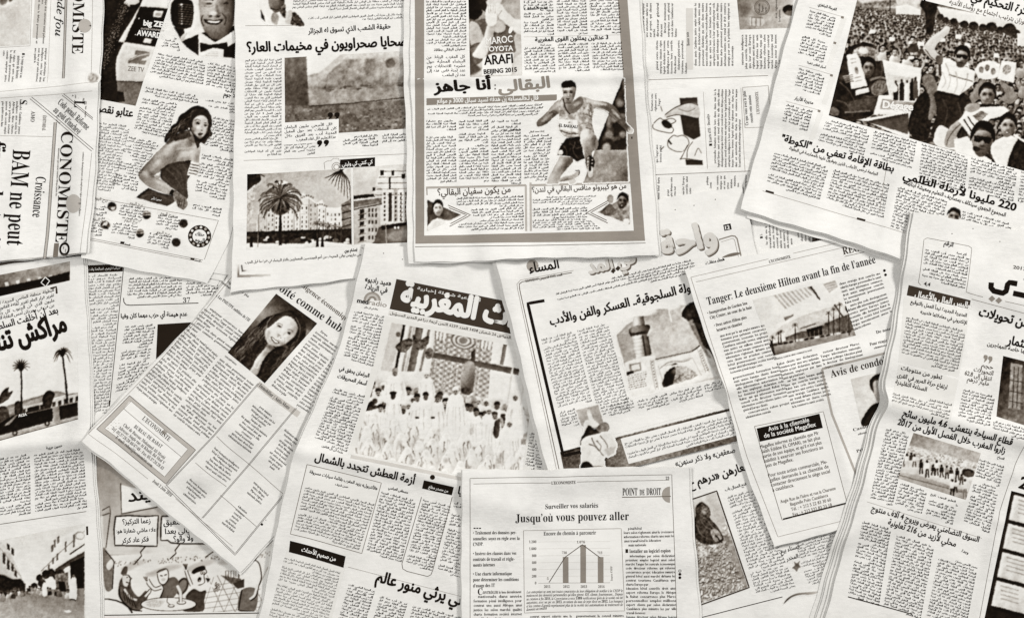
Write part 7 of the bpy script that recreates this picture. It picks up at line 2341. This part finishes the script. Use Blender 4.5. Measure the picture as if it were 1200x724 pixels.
def protest_paper():
    P = Newspaper('Arabic newspaper with a large photo of a shouting crowd holding up papers',
                  [(952, -62), (935, 0), (868, 245)], [(1330, 30), (1310, 120), (1266, 368)], g=0.98, ang=15.7, down=15.5, thick=2.4, seed=26,
                  sheets=[((0, -10), 0, 0, (7.5, 3)), (1, 0, 0, 2)], creases=[((1066, 157), (1030, 300), 1.8, 6), ((900, 130), (1320, 250), 1.0, 12, 'wave'), ((1045, 200), (1055, 190), 1.6, 14, 'wave')],
                  curl=[((868, 245), (1266, 368), 1.6, 14)])
    c = Picture(960, -14, 1250, 222, .5, res=2.6)
    rnd = random.Random(31)
    c.poly([(960, -14), (1250, -14), (1250, 222), (960, 222)], .45, tex=.2, ts=5)
    y = 9.0
    while y < 215:
        k = 1.1 + max(y - 10, 0) * .034
        x = 965.0 + rnd.uniform(0, 3)
        while x < 1245:
            sy = y + (x - 1003) * .14
            kk = k * rnd.uniform(.8, 1.3)
            c.crowd_person(x + rnd.uniform(-1, 1) * k * .5, sy + rnd.uniform(-1, 1) * k * .8, kk)
            x += kk * 2.3
        y += k * 1.7
    for i in range(16):
        x = rnd.uniform(1010, 1240)
        yy = rnd.uniform(20, 60) + (x - 1003) * .14
        c.poly([(x, yy), (x + rnd.uniform(4, 8), yy + 1), (x + rnd.uniform(4, 7), yy + rnd.uniform(4, 7)), (x - 1, yy + 5)], rnd.choice([.95, .9, .75]), tex=.1)
    c.poly([(1004, 0), (1083, -6), (1090, 4), (1075, 14), (1012, 6)], .8, soft=1, tex=.14, ts=5)
    c.poly([(1012, 4), (1050, 0), (1050, 8), (1010, 10)], .5, soft=1, tex=.3, ts=3)
    c.poly([(1050, 8), (1064, 6), (1079, 12), (1079, 18), (1050, 17)], .93, tex=.05)
    c.poly([(1086, -4), (1100, 1), (1096, 20), (1093, 40), (1086, 38), (1084, 16), (1078, 6)], .12, smooth=True, tex=.1)
    c.line([(1043, 0), (1043, 14)], 1, .2)
    c.poly([(1098, 8), (1250, 34), (1250, 52), (1200, 40), (1150, 32), (1105, 22)], .9, soft=.5)
    for x, yy, r in ((1108, 24, 4), (1118, 26, 4.5), (1130, 29, 5), (1141, 31, 6), (1152, 33, 5), (1162, 32, 6.5), (1172, 36, 5), (1183, 35, 8), (1190, 40, 6), (1102, 20, 4)):
        c.ell(x, yy, r, r * .9, .17, tex=.1, ts=2)
    c.poly([(1192, 40), (1204, 38), (1250, 50), (1250, 60), (1192, 54)], .9, tex=.05)
    # dark foreground at the left
    c.poly([(970, 136), (974, 112), (985, 78), (994, 58), (1012, 50), (1030, 56), (1040, 72), (1048, 96), (1030, 128), (1012, 140), (990, 141)], .14, smooth=True, tex=.12, ts=6)
    c.ell(977, 131, 7, 5, .38, 20, tex=.1)
    c.poly([(1000, 60), (1010, 55), (1024, 57), (1034, 66), (1028, 72), (1010, 66), (1002, 70)], .55, smooth=True, tex=.3, ts=2.5)
    c.ell(1012, 60, 6, 3.4, .88, 10, tex=.1)
    c.face(1018, 81, 7, 10.5, .5, 8, .05, smile=.2, light=-1)
    c.poly([(992, 65), (1004, 62.5), (1008, 70), (1016.5, 101), (998, 105)], .95)
    for q in ([(996, 70), (1003, 69)], [(997, 74), (1004, 73)], [(1001, 92), (1009, 90)], [(1002, 96), (1011, 94)]):
        c.line(q, .8, .55)
    c.ell(1004, 83, 2.2, 4.6, .6, -15, tex=.2)
    c.poly([(1003, 106), (1018, 103), (1019, 108), (1003, 112)], .9)
    for k in range(4):
        c.line([(988 + k * .8, 90 + k * 2.2), (999 + k * .6, 88 + k * 2.4)], 2.0, .52 - .04 * k, w1=1.4)
    c.poly([(1022, 100), (1032, 94), (1040, 98), (1041, 106), (1030, 112), (1022, 110)], .42, smooth=True, tex=.12, ts=2)
    for k in range(4):
        c.line([(1026 + k * 3.4, 97), (1024 + k * 3.6, 104)], .7, .22)
    c.line([(1020, 94), (1032, 91), (1044, 95)], 2.6, .45, curve=True)
    c.poly([(996, 120), (1014, 116), (1026, 116), (1022, 128), (996, 130)], .26, smooth=True, tex=.08)
    c.line([(990, 132), (1020, 130)], 2.0, .42)
    for q in ([(984, 96), (996, 108), (1004, 126)], [(1030, 64), (1034, 82), (1028, 100)], [(1012, 112), (1022, 114), (1034, 110)], [(980, 118), (992, 122), (1000, 136)], [(1036, 82), (1042, 96), (1034, 112)]):
        c.line(q, 2.2, .34, curve=True, w1=.6, op=.7)
    for x, yy, kk in ((1034, 58, 3.6), (1048, 62, 4.0), (1062, 66, 4.2), (1074, 74, 4.0), (1092, 82, 4.0), (1070, 48, 3.6), (1086, 112, 4.6), (1078, 146, 5.0), (1200, 96, 5), (1212, 118, 5.5), (1196, 76, 4.2)):
        c.crowd_person(x, yy, kk)
    # poster
    c.poly([(1034, 70), (1080, 80.5), (1075, 137), (1024, 134), (1030, 112), (1042, 112)], .95)
    c.poly([(1036, 80), (1045, 88), (1074, 92), (1073, 118), (1044, 116), (1040, 100)], .84, tex=.12, ts=3)
    for x, yy, h, g in ((1050, 98, 20, .1), (1057, 97, 21, .15), (1063, 98, 20, .9), (1069, 96, 22, .12), (1073, 94, 22, .3)):
        c.poly([(x - 2.6, yy + 2), (x, yy - 2), (x + 2.6, yy + 2), (x + 3, yy + h), (x - 3, yy + h)], g, soft=.3)
        c.ell(x, yy - 2, 1.5, 1.8, .25)
    c.ell(1048, 103, 4, 6, .9, -20)
    c.poly([(1034, 116), (1074, 120.5), (1073, 131), (1031, 128)], .62)
    c.poly([(1004, 141), (1064, 130.5), (1067, 132), (1065, 165), (1015, 142)], .97)
    c.poly([(1014, 142.5), (1065, 132.5), (1064, 158)], .3, tex=.03)
    c.poly([(1064, 154), (1072, 120), (1086, 108), (1092, 130), (1086, 164)], .12, smooth=True, tex=.1)
    c.poly([(1080, 92), (1092, 88), (1100, 108), (1096, 134), (1088, 140), (1090, 116)], .42, smooth=True, tex=.1)
    # man punching the air
    c.poly([(1096, 108), (1122, 110), (1142, 118), (1136, 150), (1118, 176), (1092, 160), (1098, 132)], .15, smooth=True, tex=.07)
    c.poly([(1100, 68), (1112, 69), (1130, 78), (1143, 84), (1140, 100), (1124, 112), (1098, 106), (1104, 88)], .95, smooth=False, soft=.5, tex=.04)
    c.poly([(1103, 36), (1108, 31), (1113, 33), (1112, 39), (1104, 46), (1096, 56), (1098, 62), (1104, 68), (1100, 74), (1090, 68), (1082, 58), (1084, 52), (1094, 42)], .8, smooth=True)
    c.line([(1084, 58), (1092, 68), (1100, 74)], 1.2, .35, curve=True)
    c.poly([(1097, 66), (1105, 66), (1104, 76), (1098, 74)], .35, smooth=True)
    c.poly([(1100, 76), (1103, 76), (1103, 90), (1100, 86)], .25)
    c.line([(1112, 88), (1140, 96)], 1.4, .4)
    c.face(1127, 68, 8.2, 11, .55, 10, .07, beard=.8, glasses=True, smile=.4)
    c.poly([(1136, 114), (1142, 104), (1150, 92), (1156, 96), (1146, 110), (1142, 120)], .45, smooth=True)
    for q in ([(1108, 74), (1114, 92), (1110, 106)], [(1120, 84), (1122, 98), (1118, 110)], [(1134, 86), (1132, 98), (1126, 110)], [(1104, 84), (1108, 96), (1104, 104)]):
        c.line(q, 2.0, .68, curve=True, w1=.6, op=.8)
    for q in ([(1104, 116), (1110, 130), (1106, 150)], [(1122, 120), (1126, 136), (1120, 156)], [(1134, 122), (1130, 140), (1126, 160)]):
        c.line(q, 2.4, .26, curve=True, w1=.8, op=.8)
    # papers held overhead, man below
    c.poly([(1142, 82), (1148, 74), (1160, 71), (1172, 75), (1171, 90), (1158, 94), (1146, 92)], .93, smooth=False, tex=.08, ts=4)
    for x, yy in ((1150, 82), (1157, 80), (1164, 84)):
        c.ell(x, yy, 3, 4, .5, tex=.2, ts=2)
    c.poly([(1174, 71), (1191, 73.5), (1188, 98), (1169, 93)], .96)
    c.ell(1180, 82, 5, 6, .6, 8, tex=.25, ts=2)
    c.poly([(1138, 112), (1146, 98), (1152, 94), (1156, 100), (1150, 112), (1140, 122)], .5, smooth=True)
    c.poly([(1172, 96), (1184, 102), (1192, 114), (1184, 122), (1172, 116), (1178, 110)], .5, smooth=True)
    c.face(1157, 113, 9, 12, .58, 4, .1, smile=.1)
    c.poly([(1144, 124), (1170, 124), (1176, 140), (1140, 138)], .1, smooth=True)
    # man in dark glasses with a paper
    c.poly([(1094, 165), (1100, 148), (1112, 152), (1124, 166), (1120, 176), (1100, 172)], .93, smooth=True, tex=.06)
    c.poly([(1108, 172), (1108, 160), (1114, 148), (1126, 138), (1130, 130), (1137, 124), (1146, 124), (1146, 132), (1134, 140), (1126, 150), (1121, 160), (1121, 172)], .62, smooth=True)
    c.line([(1109, 170), (1114, 158), (1126, 145)], 1.2, .35, curve=True)
    c.poly([(1118, 164), (1134, 160), (1148, 180), (1162, 188), (1160, 200), (1120, 184)], .95, smooth=False, tex=.04)
    c.poly([(1123, 142), (1132, 130), (1150, 126), (1176, 125), (1183, 130), (1172, 137), (1160, 140), (1150, 148), (1138, 161)], .95, smooth=False, tex=.05)
    c.line([(1129, 140), (1138, 154)], 1.5, .1)
    c.line([(1134, 137), (1142, 149)], 1.5, .1)
    c.poly([(1140, 136), (1150, 130), (1158, 134), (1148, 144)], .5, tex=.2, ts=2)
    c.poly([(1130, 128), (1136, 122), (1146, 122), (1148, 128), (1138, 132)], .6, smooth=True)
    c.face(1151, 166, 12.5, 18, .5, 8, .05, smile=.2, glasses=True)
    c.ell(1144, 175, 4.4, 3, .18, 10)
    # smiling man at the right
    c.poly([(1162, 170), (1178, 160), (1192, 164), (1190, 186), (1176, 200), (1164, 186)], .93, smooth=True, tex=.06)
    c.face(1181, 149, 9, 12, .62, 10, .08, smile=.8)
    c.poly([(1190, 168), (1206, 158), (1230, 175), (1230, 215), (1190, 205), (1180, 196)], .12, smooth=True, tex=.1)
    c.line([(1188, 158), (1204, 168)], 2.5, .93)
    ph = P.photo(c, [(1012, -30), (1240, 34), (1240, 212), (971, 135.5)], label='large photo of a dense shouting crowd holding up papers')
    P.head('Dégage', (1034, 126.4), (1070, 129.5), 12, 'sans', .97, .05, 'lettering', parent=ph)
    P.fill([(1008, -42), (1072, -24), (1084, -3), (1082, 1), (1005, -12)], 1.0, 'panel', lvl=.17)
    P.fill([(1072, -20), (1260, 33), (1250, 41.5), (1085, 1.5)], 1.0, 'panel', lvl=.17)
    P.head('الجامعة ترمي كرة التحكيم في ملعب الأندية', (1078, -16), (1262, 34), 19, 'ar', .05, .04, lvl=.26)
    P.head('بمراجعة ملفاتهم وتكلف لوزان بترتيب اجتماع مع رؤساء الأندية', (1112, 4.5), (1260, 45), 8, 'ar', .3, .02, 'subheadline', lvl=.26)
    # side column
    D = 15
    for i, (x, y, t) in enumerate(((950, 11, 'الفرملة الجاهزي'), (941, 41, ''), (937, 79, 'أسبال الطاس تنفيذا'), (922, 121, 'مديرية الأزرار'))):
        if t:
            P.head(t, (x + 8, y - 4), (x + 30, y + 2), 5.4, 'ar', .08, .03, 'subheadline')
            P.rule([(x - 2, y - 1.5), (x + 36, y + 8.5)], .3, .5)
        P.text(P.R((x - 1, y + 1), (x + 23, y + 34), D, D), 'ar', 4.6, .17)
        P.fill(P.R((x + 37, y + 9), (x + 31, y + 44), D, D + 4), .9, lvl=.08)
        P.fill(P.R((x + 36, y + 8), (x + 38.5, y + 11.5), D, D), .45, 'bullet')
    P.text([(969, 139), (1020, 152), (1012, 182), (957, 168)], 'ar', 4.5, .17)
    P.text([(1024, 153), (1074, 166), (1068, 197), (1019, 183)], 'ar', 4.5, .17)
    P.text([(1080, 168), (1134, 183), (1130, 226), (1076, 212)], 'ar', 4.5, .17)
    P.text([(1138, 184), (1250, 215), (1245, 252), (1134, 226)], 'ar', 4.5, .17, n=2, gap=5)
    P.head('بطاقة الإقامة تعفي من \"الكوطة\"', (914.5, 165.5), (1046, 202), 11.5, 'ar', .04, .04)
    P.head('الجامعة ترخص للأجانب الذين يتوفرون عليها بالممارسة في البطولة', (924, 175.5), (1028, 206), 6.6, 'ar', .15, .022, 'subheadline')
    P.text([(907, 178), (971, 196), (960, 235), (897, 217)], 'ar', 4.6, .16)
    P.text([(977, 198), (1042, 216), (1034, 258), (967, 238)], 'ar', 4.6, .16)
    P.head('220 مليونا لأرملة الظلمي', (1057, 209), (1190, 247.5), 12.5, 'ar', .04, .04)
    P.head('المجموع الجهوي سيتكلف بمصاريف التعليم ومعيشة أبنائها', (1062, 216.5), (1178, 254), 7, 'ar', .12, .025, 'subheadline')
    P.text([(1052, 218), (1110, 235), (1096, 290), (1042, 268)], 'ar', 4.6, .16)
    P.text([(1128, 246), (1186, 262), (1182, 282), (1124, 266)], 'ar', 4.6, .16)
    k = Picture(1106, 242, 1130, 262, 1, 0)
    k.face(1117, 255, 7.5, 9, .5, 14, .07)
    P.photo(k, name='portrait', step=.6)
    P.rule([[(893, 224), (1062, 274)], [(1040, 185), (1030, 250)]], .5, .55)
    for x, y in ((897, 224.5), (1004, 256.5)):
        P.fill(P.R((x, y - 1.6), (x + 9, y + 3.4), 15, 15), .15, 'bullet', lvl=.2)


def tourism_paper():
    P = Newspaper('thick folded Arabic newspaper with a small photo of people crossing an open square',
                  [(1070, 249), (1053, 365), (1037, 452), (1043, 470), (1029, 498), (1006, 584), (962, 740)], [(1330, 292), (1315, 400), (1290, 540), (1240, 660), (1205, 790)], g=0.97, ang=14.5, down=12, thick=4.2, seed=28,
                  sheets=[((1, 17), 0, 0, 0), ((4, 11), 0, 0, 0), ((-1, 9.5), 0, 0, 0), ((3, 4.5), 0, 0, 0), ((0, 1.5), 0, 0, 0)],
                  creases=[((1030, 470), (1300, 540), 3.0, 12, 'wave'), ((1204, 516), (1190, 556), 1.8, 7), ((1190, 556), (1172, 610), 1.8, 7), ((1172, 610), (1146, 740), 1.8, 7)],
                  curl=[((1035, 468), (962, 740), 1.6, 14), ((1070, 249), (1330, 292), .6, 12)])
    P.rule([[(1082, 281), (1086, 279), (1135, 288.5), (1138.5, 291), (1132, 342), (1137, 344), (1152, 348)], [(1082, 281), (1076, 331), (1079, 334)]], .5, .4, 'box_frame')
    for x, y in ((1115, 274), (1140, 268), (1172, 283)):
        P.disc(x, y, .6, .3, 'pin_hole')
    P.head('الرقم', (1105, 287), (1116, 289.4), 8, 'ar', bold=.03, name='subheadline')
    P.text([(1084, 287), (1136, 298), (1130, 340), (1079, 329)], 'ar', 4.7, .2)
    P.head('4,4', (1082, 334), (1089.5, 335.5), 6, 'sans', .1, .03, 'figure')
    P.head('2017/05/26', (1187, 314.5), (1222, 321), 5.5, 'sans', .2, .02, 'date')
    P.rule([[(1161.5, 331), (1161, 337), (1164.5, 341), (1175, 343.5), (1179, 341), (1180.5, 333.5), (1183, 331), (1192, 332.5)]], 6.4, .05, 'masthead')
    P.rule([[(1201, 325), (1208, 330), (1210.5, 338), (1208, 347.5), (1201, 346.5), (1187, 343.5)]], 6.4, .05, 'masthead')
    P.rule([[(1222, 318), (1217, 349), (1250, 356)]], 6.4, .05, 'masthead')
    for x, y in ((1162.5, 350), (1170.5, 352)):
        P.shape([[(x, y - 3.8), (x + 4, y), (x, y + 3.8), (x - 4, y)]], .5, 'diamond')
    P.rule([[(1178, 353), (1260, 372)], [(1139, 350.5), (1260, 383)]], .5, .45)
    bn = P.fill([(1065, 334), (1138, 352), (1137, 362), (1063, 346)], .2, 'banner')
    P.head('كواليس المال والأعمال', (1072, 347), (1141, 362), 11, 'ar', .97, .035, 'lettering', parent=bn)
    P.head('المديرية الجديدة تبدأ العمل بالتوقيع', (1067, 355), (1133, 371.5), 7, 'ar', .1, .03, 'subheadline')
    P.head('الإلكتروني في معاملاتها «تدبير»', (1078, 366.5), (1133, 380), 7, 'ar', .1, .03, 'subheadline')
    P.fill([(1060, 347), (1137, 364), (1124, 442), (1052, 424)], .88, lvl=.08)
    P.text([(1062, 370), (1132, 387), (1122, 438), (1054, 422)], 'ar', 4.6, .17)
    P.fill([(1053, 427), (1124, 445), (1112, 498), (1044, 476)], .88, lvl=.08)
    P.head('تطور من منتوجات', (1055, 432.5), (1104, 444.5), 7, 'ar', .1, .03, 'subheadline')
    P.head('ارتفاع حركة المرور في القرى', (1051, 441), (1110, 456), 7, 'ar', .1, .03, 'subheadline')
    P.head('الصناعة التقليدية', (1049, 449), (1086, 458.5), 7, 'ar', .1, .03, 'subheadline')
    P.text([(1047, 456), (1116, 473), (1110, 492), (1043, 474)], 'ar', 4.6, .2)
    P.head('الرفع من تحويلات', (1147.5, 369.5), (1232, 390), 19, 'ar', .05, .045)
    P.head('استثمار', (1181, 402.5), (1216, 410.5), 19, 'ar', .05, .045)
    P.head('أكثر وتشجيعها خاصة المهاجرين', (1158, 404.5), (1230, 420), 6.6, 'ar', .15, .025, 'subheadline')
    for x, y in ((1155, 416), (1160.5, 417.5)):
        P.shape([spline([(x, y), (x + 3.6, y + .8), (x + 3.4, y + 5), (x - .5, y + 8.6), (x + .4, y + 5), (x - 1, y + 3)])], .5, 'quote_mark')
    for t, a, b in (('حجم', (1151, 430), (1165, 433)), ('التحويلات', (1142, 434.5), (1165, 440)), ('انتقل إلى 62.8', (1131, 439), (1163, 446.5)), ('مليار درهم', (1134, 446), (1160, 452))):
        P.head(t, a, b, 7.6, 'ar', .25, .015, 'pull_quote')
    c = Picture(1165, 408, 1260, 520, .2)
    c.poly([(1165, 408), (1260, 408), (1260, 520), (1165, 520)], (.08, (1178, 430), .42, (1210, 450)), tex=.12, ts=5)
    c.poly([(1186, 425), (1200, 428), (1197, 480), (1183, 478)], .55, tex=.14, ts=4)
    for x in (1190, 1195):
        c.line([(x, 430), (x - 2, 478)], .8, .15)
    for y in (445, 458, 470):
        c.line([(1184, y), (1200, y + 3)], .8, .15)
    P.photo(c, [(1177, 417), (1245, 434), (1232, 508), (1169, 488)], label='dark photo of a doorway')
    P.text([(1130, 455), (1168, 464), (1160, 500), (1121, 491)], 'ar', 4.6, .25)
    P.text([(1165, 492), (1230, 508), (1226, 524), (1162, 508)], 'ar', 4.6, .25)
    P.head('قطاع السياحة ينتعش.. 4.6 مليون سائح', (1056.5, 486.5), (1186, 521.5), 13.5, 'ar', .05, .04)
    P.head('زاروا المغرب خلال الفصل الأول من 2017', (1051.5, 497), (1178.5, 531.5), 13.5, 'ar', .05, .04)
    c = Picture(1045, 500, 1156, 592, .8)
    c.poly([(1045, 500), (1156, 500), (1156, 592), (1045, 592)], .82, tex=.04)
    c.poly([(1068, 503), (1156, 528), (1153, 545), (1066, 522)], (.5, (1080, 508), .68, (1090, 528)), soft=1.2, tex=.08)
    c.poly([(1062, 522), (1152, 545), (1150, 556), (1058, 535)], .82, soft=1.5, tex=.28, ts=2)
    rnd = random.Random(6)
    for i in range(90):
        t = rnd.random()
        c.ell(1064 + 86 * t, 524 + 22 * t + rnd.uniform(-2, 8), 1.2, .7, rnd.choice([.5, .65, .95]), 15)
    c.poly([(1052, 553), (1075, 556), (1135, 576), (1130, 592), (1045, 580)], (.7, (1070, 556), .6, (1070, 572)), soft=.8)
    c.line([(1052, 556), (1130, 577)], .8, .35)
    c.ell(1135, 554, 8, 5, .25, 10, tex=.15)
    for x, y, h, top, leg in ((1058, 533, 14, .3, .15), (1063, 532, 16, .9, .7), (1068, 531, 16, .25, .8), (1072, 533, 14, .85, .3), (1080, 539, 16, .1, .1), (1087, 540, 19, .97, .06), (1098, 540, 17, .95, .12), (1094, 545, 12, .15, .1),
                              (1104, 545, 14, .1, .1), (1110, 546, 15, .6, .1), (1115, 548, 14, .2, .9), (1122, 549, 13, .08, .08), (1116, 562, 20, .92, .06), (1120, 563, 14, .85, .1), (1131, 562, 22, .85, .4), (1127, 556, 12, .3, .15)):
        c.poly([(x - 2.2, y + 2.4), (x + 2.2, y + 2.4), (x + 2.6, y + h * .55), (x - 2.6, y + h * .55)], top, soft=.3)
        c.line([(x - 1, y + h * .5), (x - 2, y + h)], 1.5, leg)
        c.line([(x + 1, y + h * .5), (x + 1.6, y + h)], 1.5, leg)
        c.ell(x, y + .6, 1.4, 1.8, .15, soft=.2)
    P.photo(c, [(1071, 507), (1150.5, 531), (1132, 585.5), (1052, 560)], step=.65, label='photo of people walking across an open square')
    P.head('الصباح', (1170, 536.5), (1178, 538.8), 5, 'ar', .1, .03, 'byline')
    P.text([(1039, 501), (1066, 507), (1046, 592), (1018, 586)], 'ar', 4.6, .17)
    P.text([(1056, 565), (1087, 574), (1080, 603), (1048, 594)], 'ar', 4.6, .17)
    P.text([(1091, 577), (1124, 587), (1117, 617), (1084, 606)], 'ar', 4.6, .17)
    P.text([(1149, 537), (1178, 546), (1160, 626), (1129, 615)], 'ar', 4.6, .17)
    P.rule([(1015, 587), (1152, 631)], .4, .55)
    P.head('السوق التضامني يعرض ويروج 4 آلاف منتوج', (1020, 597), (1148, 635.5), 13, 'ar', .08, .03)
    P.head('محلي لأزيد من 216 تعاونية', (1040, 614), (1121, 641), 13, 'ar', .08, .03)
    P.head('وجدة', (1128, 647), (1136, 649.5), 5, 'ar', .1, .03, 'byline')
    P.text([(1010, 609), (1045, 619), (1031, 710), (994, 697)], 'ar', 4.6, .17)
    P.text([(1052, 626), (1096, 640), (1080, 726), (1036, 712)], 'ar', 4.6, .17)
    P.text([(1102, 650), (1147, 664), (1132, 742), (1086, 727)], 'ar', 4.6, .17)
    P.rule([(994, 699), (1070, 720)], 1.2, .12)
    P.rule([[(1203, 516), (1190, 545), (1172, 600), (1148, 728)]], .5, .35)  # curved crease, its dark line painted on along the fold as shade
    P.head('2', (1194, 571), (1204, 574), 20, 'sans', .06, .04, 'headline')
    c = Picture(1140, 560, 1260, 760, .1)
    for i in range(4):
        y = 580 + i * 33.5
        q = [(1189.5 - i * 6.8, y), (1250 - i * 6.8, y + 16), (1244 - i * 6.8, y + 45), (1183.5 - i * 6.8, y + 29)]
        c.poly(q, .86, tex=.1, ts=6)
        for k in range(4):
            c.line([(q[0][0] + 5, y + 6 + k * 5), (q[0][0] + 26, y + 12 + k * 5)], 1.2, .6)
    P.photo(c, [(1186, 575), (1246, 591), (1212, 752), (1152, 737)], label='black panel with a column of pale boxes')


def chart_paper():
    P = Newspaper('French newspaper with a grey bar chart below a headline about surveillance of employees',
                  [(541, 551), (541.5, 650), (541, 800)], [(806, 547), (814, 650), (824, 800)], g=1.0, ang=-.8, down=-1.5, thick=2.4, seed=30,
                  sheets=[(1.5, 0, 1, 0), (0, 1, 3, 0)], creases=[((535, 652), (825, 654), .8, 16, 'wave'), ((535, 570), (700, 640), .5, 20, 'wave')], curl=[((541, 551), (806, 547), 1.0, 9)])
    P.rule([[(551, 800), (551, 559.5), (787, 555.5), (793, 724), (796, 800)]], .55, .35)
    P.rule([[(555, 566), (645, 564.6)], [(676, 564), (784, 562)]], .5, .35)
    P.head('L’ECONOMISTE', (646, 566.5), (674.5, 566), 6.5, 'caps', .2, name='masthead')
    P.head('23', (780, 561.4), (784, 561.3), 5, 'serif', .15, name='page_number')
    P.head('POINT', (729.5, 580), (747, 579.7), 13, 'caps', .12, name='section_title', fit=2.2)
    P.head('DE', (749.5, 579.6), (755.5, 579.5), 9.5, 'caps', .12, name='section_title', fit=2.2)
    P.head('DROIT', (757.5, 579.5), (774.5, 579.2), 13, 'caps', .12, name='section_title', fit=2.2)
    P.rule([(729, 582.2), (786, 581)], 1.0, .35)
    P.disc(785, 579, 9.5, .58, 'emblem', a0=90, a1=270, lvl=.12)
    P.head('Surveiller vos salariés', (639, 595.5), (701, 594.5), 8.2, 'serif', .06, name='subheadline')
    P.head('Jusqu’où vous pouvez aller', (604, 611), (737, 608.8), 14.2, 'serif', .03)
    for x in (555, 558.2, 561.4):
        P.fill([(x, 617.6), (x + 2.4, 617.6), (x + 2.4, 619), (x, 619)], .08, 'bullet')
    for t, x1, y in (('• Traitement des données per-', 605, 625), ('sonnelles: soyez en règle avec la', 609, 631.8), ('CNDP.', 566.5, 638.5), ('• Insérez des clauses dans vos', 605, 649), ('contrats de travail et règle-', 603, 655.8), ('ments internes', 580, 662.5),
                     ('• Une charte informatique', 600, 673), ('pour déterminer les conditions', 608, 679.8), ('d’usage des IT', 580, 686.8)):
        P.head(t, (554.5, y + .5), (x1, y), 7.2, 'serif', .1, name='bullet_line', res=2)
    P.head('C', (560, 696), (565.5, 696), 11, 'serif', .08, name='drop_cap')
    P.head('ONTRÔLER le bon déroulement', (566, 695), (611, 694), 5.6, 'serif', .2, name='text_line', res=1)
    P.text([(555, 696), (611.5, 695.5), (612, 764), (555, 764)], 'fr', 5.4, .2)
    # the chart
    bx = P.fill([(613.5, 621), (728, 619), (732, 715.5), (614.5, 717.5)], .975, 'bar_chart', lvl=.08, label='bar chart with four grey bars and a line')
    P.frame([(613.5, 621), (728, 619), (732, 715.5), (614.5, 717.5)], .5, .45, parent=bx)
    P.head('Encore du chemin à parcourir', (637, 626.8), (698.5, 625.8), 6.8, 'serif', .08, name='chart_title', parent=bx)
    for i, t in enumerate(('1.200', '1.000', '800', '600', '400', '200', '0')):
        y = 635.5 + i * 8.1
        P.head(t, (628.5 - 1.7 * len(t), y), (628.5, y), 4.4, 'serif', .25, name='axis_label', parent=bx, res=1)
        P.rule([(631, y - 1.2), (715, y - 1.6)], .35, .8 if i < 6 else .3, 'grid_line', parent=bx)
    for x, y in ((659.5, 652), (680, 638), (700.5, 652)):
        P.fill([(x, y), (x + 6.6, y), (x + 6.8, 682.6), (x + .2, 682.6)], .5, 'bar', lvl=.18, parent=bx)
    P.rule([[(643.5, 682), (662.5, 652), (682.5, 637.6), (703.5, 653)]], .9, .3, 'chart_line', lvl=.24, parent=bx)
    for t, x, y in (('738', 658.5, 648.5), ('1.076', 676, 636), ('713', 700, 648.5), ('5', 641, 679)):
        P.head(t, (x, y), (x + 1.9 * len(t), y), 4.2, 'serif', .3, name='value_label', parent=bx, res=1)
    for t, x in (('2011', 637.5), ('2012', 660), ('2013', 680.5), ('2014', 701)):
        P.head(t, (x, 688.5), (x + 7.5, 688.4), 4.4, 'serif', .25, name='axis_label', parent=bx, res=1)
    P.head('Source: CNDP', (718, 680), (717.6, 663), 3.4, 'serif', .3, name='caption', parent=bx, res=1)
    for i, t in enumerate(('Les entreprises ne sont pas toutes conscientes de leur obligation de notifier à la CNDP le', 'traitement des données personnelles qu’elles gèrent: RH, clients, fournisseurs... Depuis',
                           'sa création à fin 2014, la Commission a reçu 3.089 notifications (près de la moitié ont été', 'autorisées, avec un pic en 2013, en raison du taux de rejet élevé en 2012. Les banques', 'et les centres d’appels représentent plus de la moitié des autorisations de traitement de', 'données accordées')):
        P.head(t, (617, 694.6 + i * 4.1), (730 if i < 5 else 641, 693.2 + i * 4.1), 4.9, 'italic', .12, .012, 'caption', parent=bx, res=1)
    P.text([(616, 720), (670, 719.5), (671, 770), (616, 770)], 'fr', 5.0, .2)
    P.text([(675, 719.5), (731, 719), (733, 770), (676, 770)], 'fr', 5.0, .2)
    P.text([(731, 617), (789, 615.5), (790, 637), (731.5, 639)], 'fr', 5.0, .2)
    P.head('■ Installer un logiciel espion', (733, 647.3), (785.5, 646), 6.2, 'serif', .1, name='subheadline')
    P.text([(733, 649), (790.5, 648), (794.5, 770), (735, 770)], 'fr', 5.0, .2)
    for i in range(3):
        P.disc(796.5, 668 + i * 4, 1.7, .08, 'bullet', inner=1.1 if i == 0 else 0)


for f in (french_cartoon_paper, arabic_cartoon_paper, seller_paper, marrakesh_paper, awards_paper, french_front_page, portrait_paper, desert_wall_paper,
          white_robes_paper, tower_paper, sports_page, hotel_paper, protest_paper, tourism_paper, chart_paper):
    f()
bpy.data.objects.remove(_to)
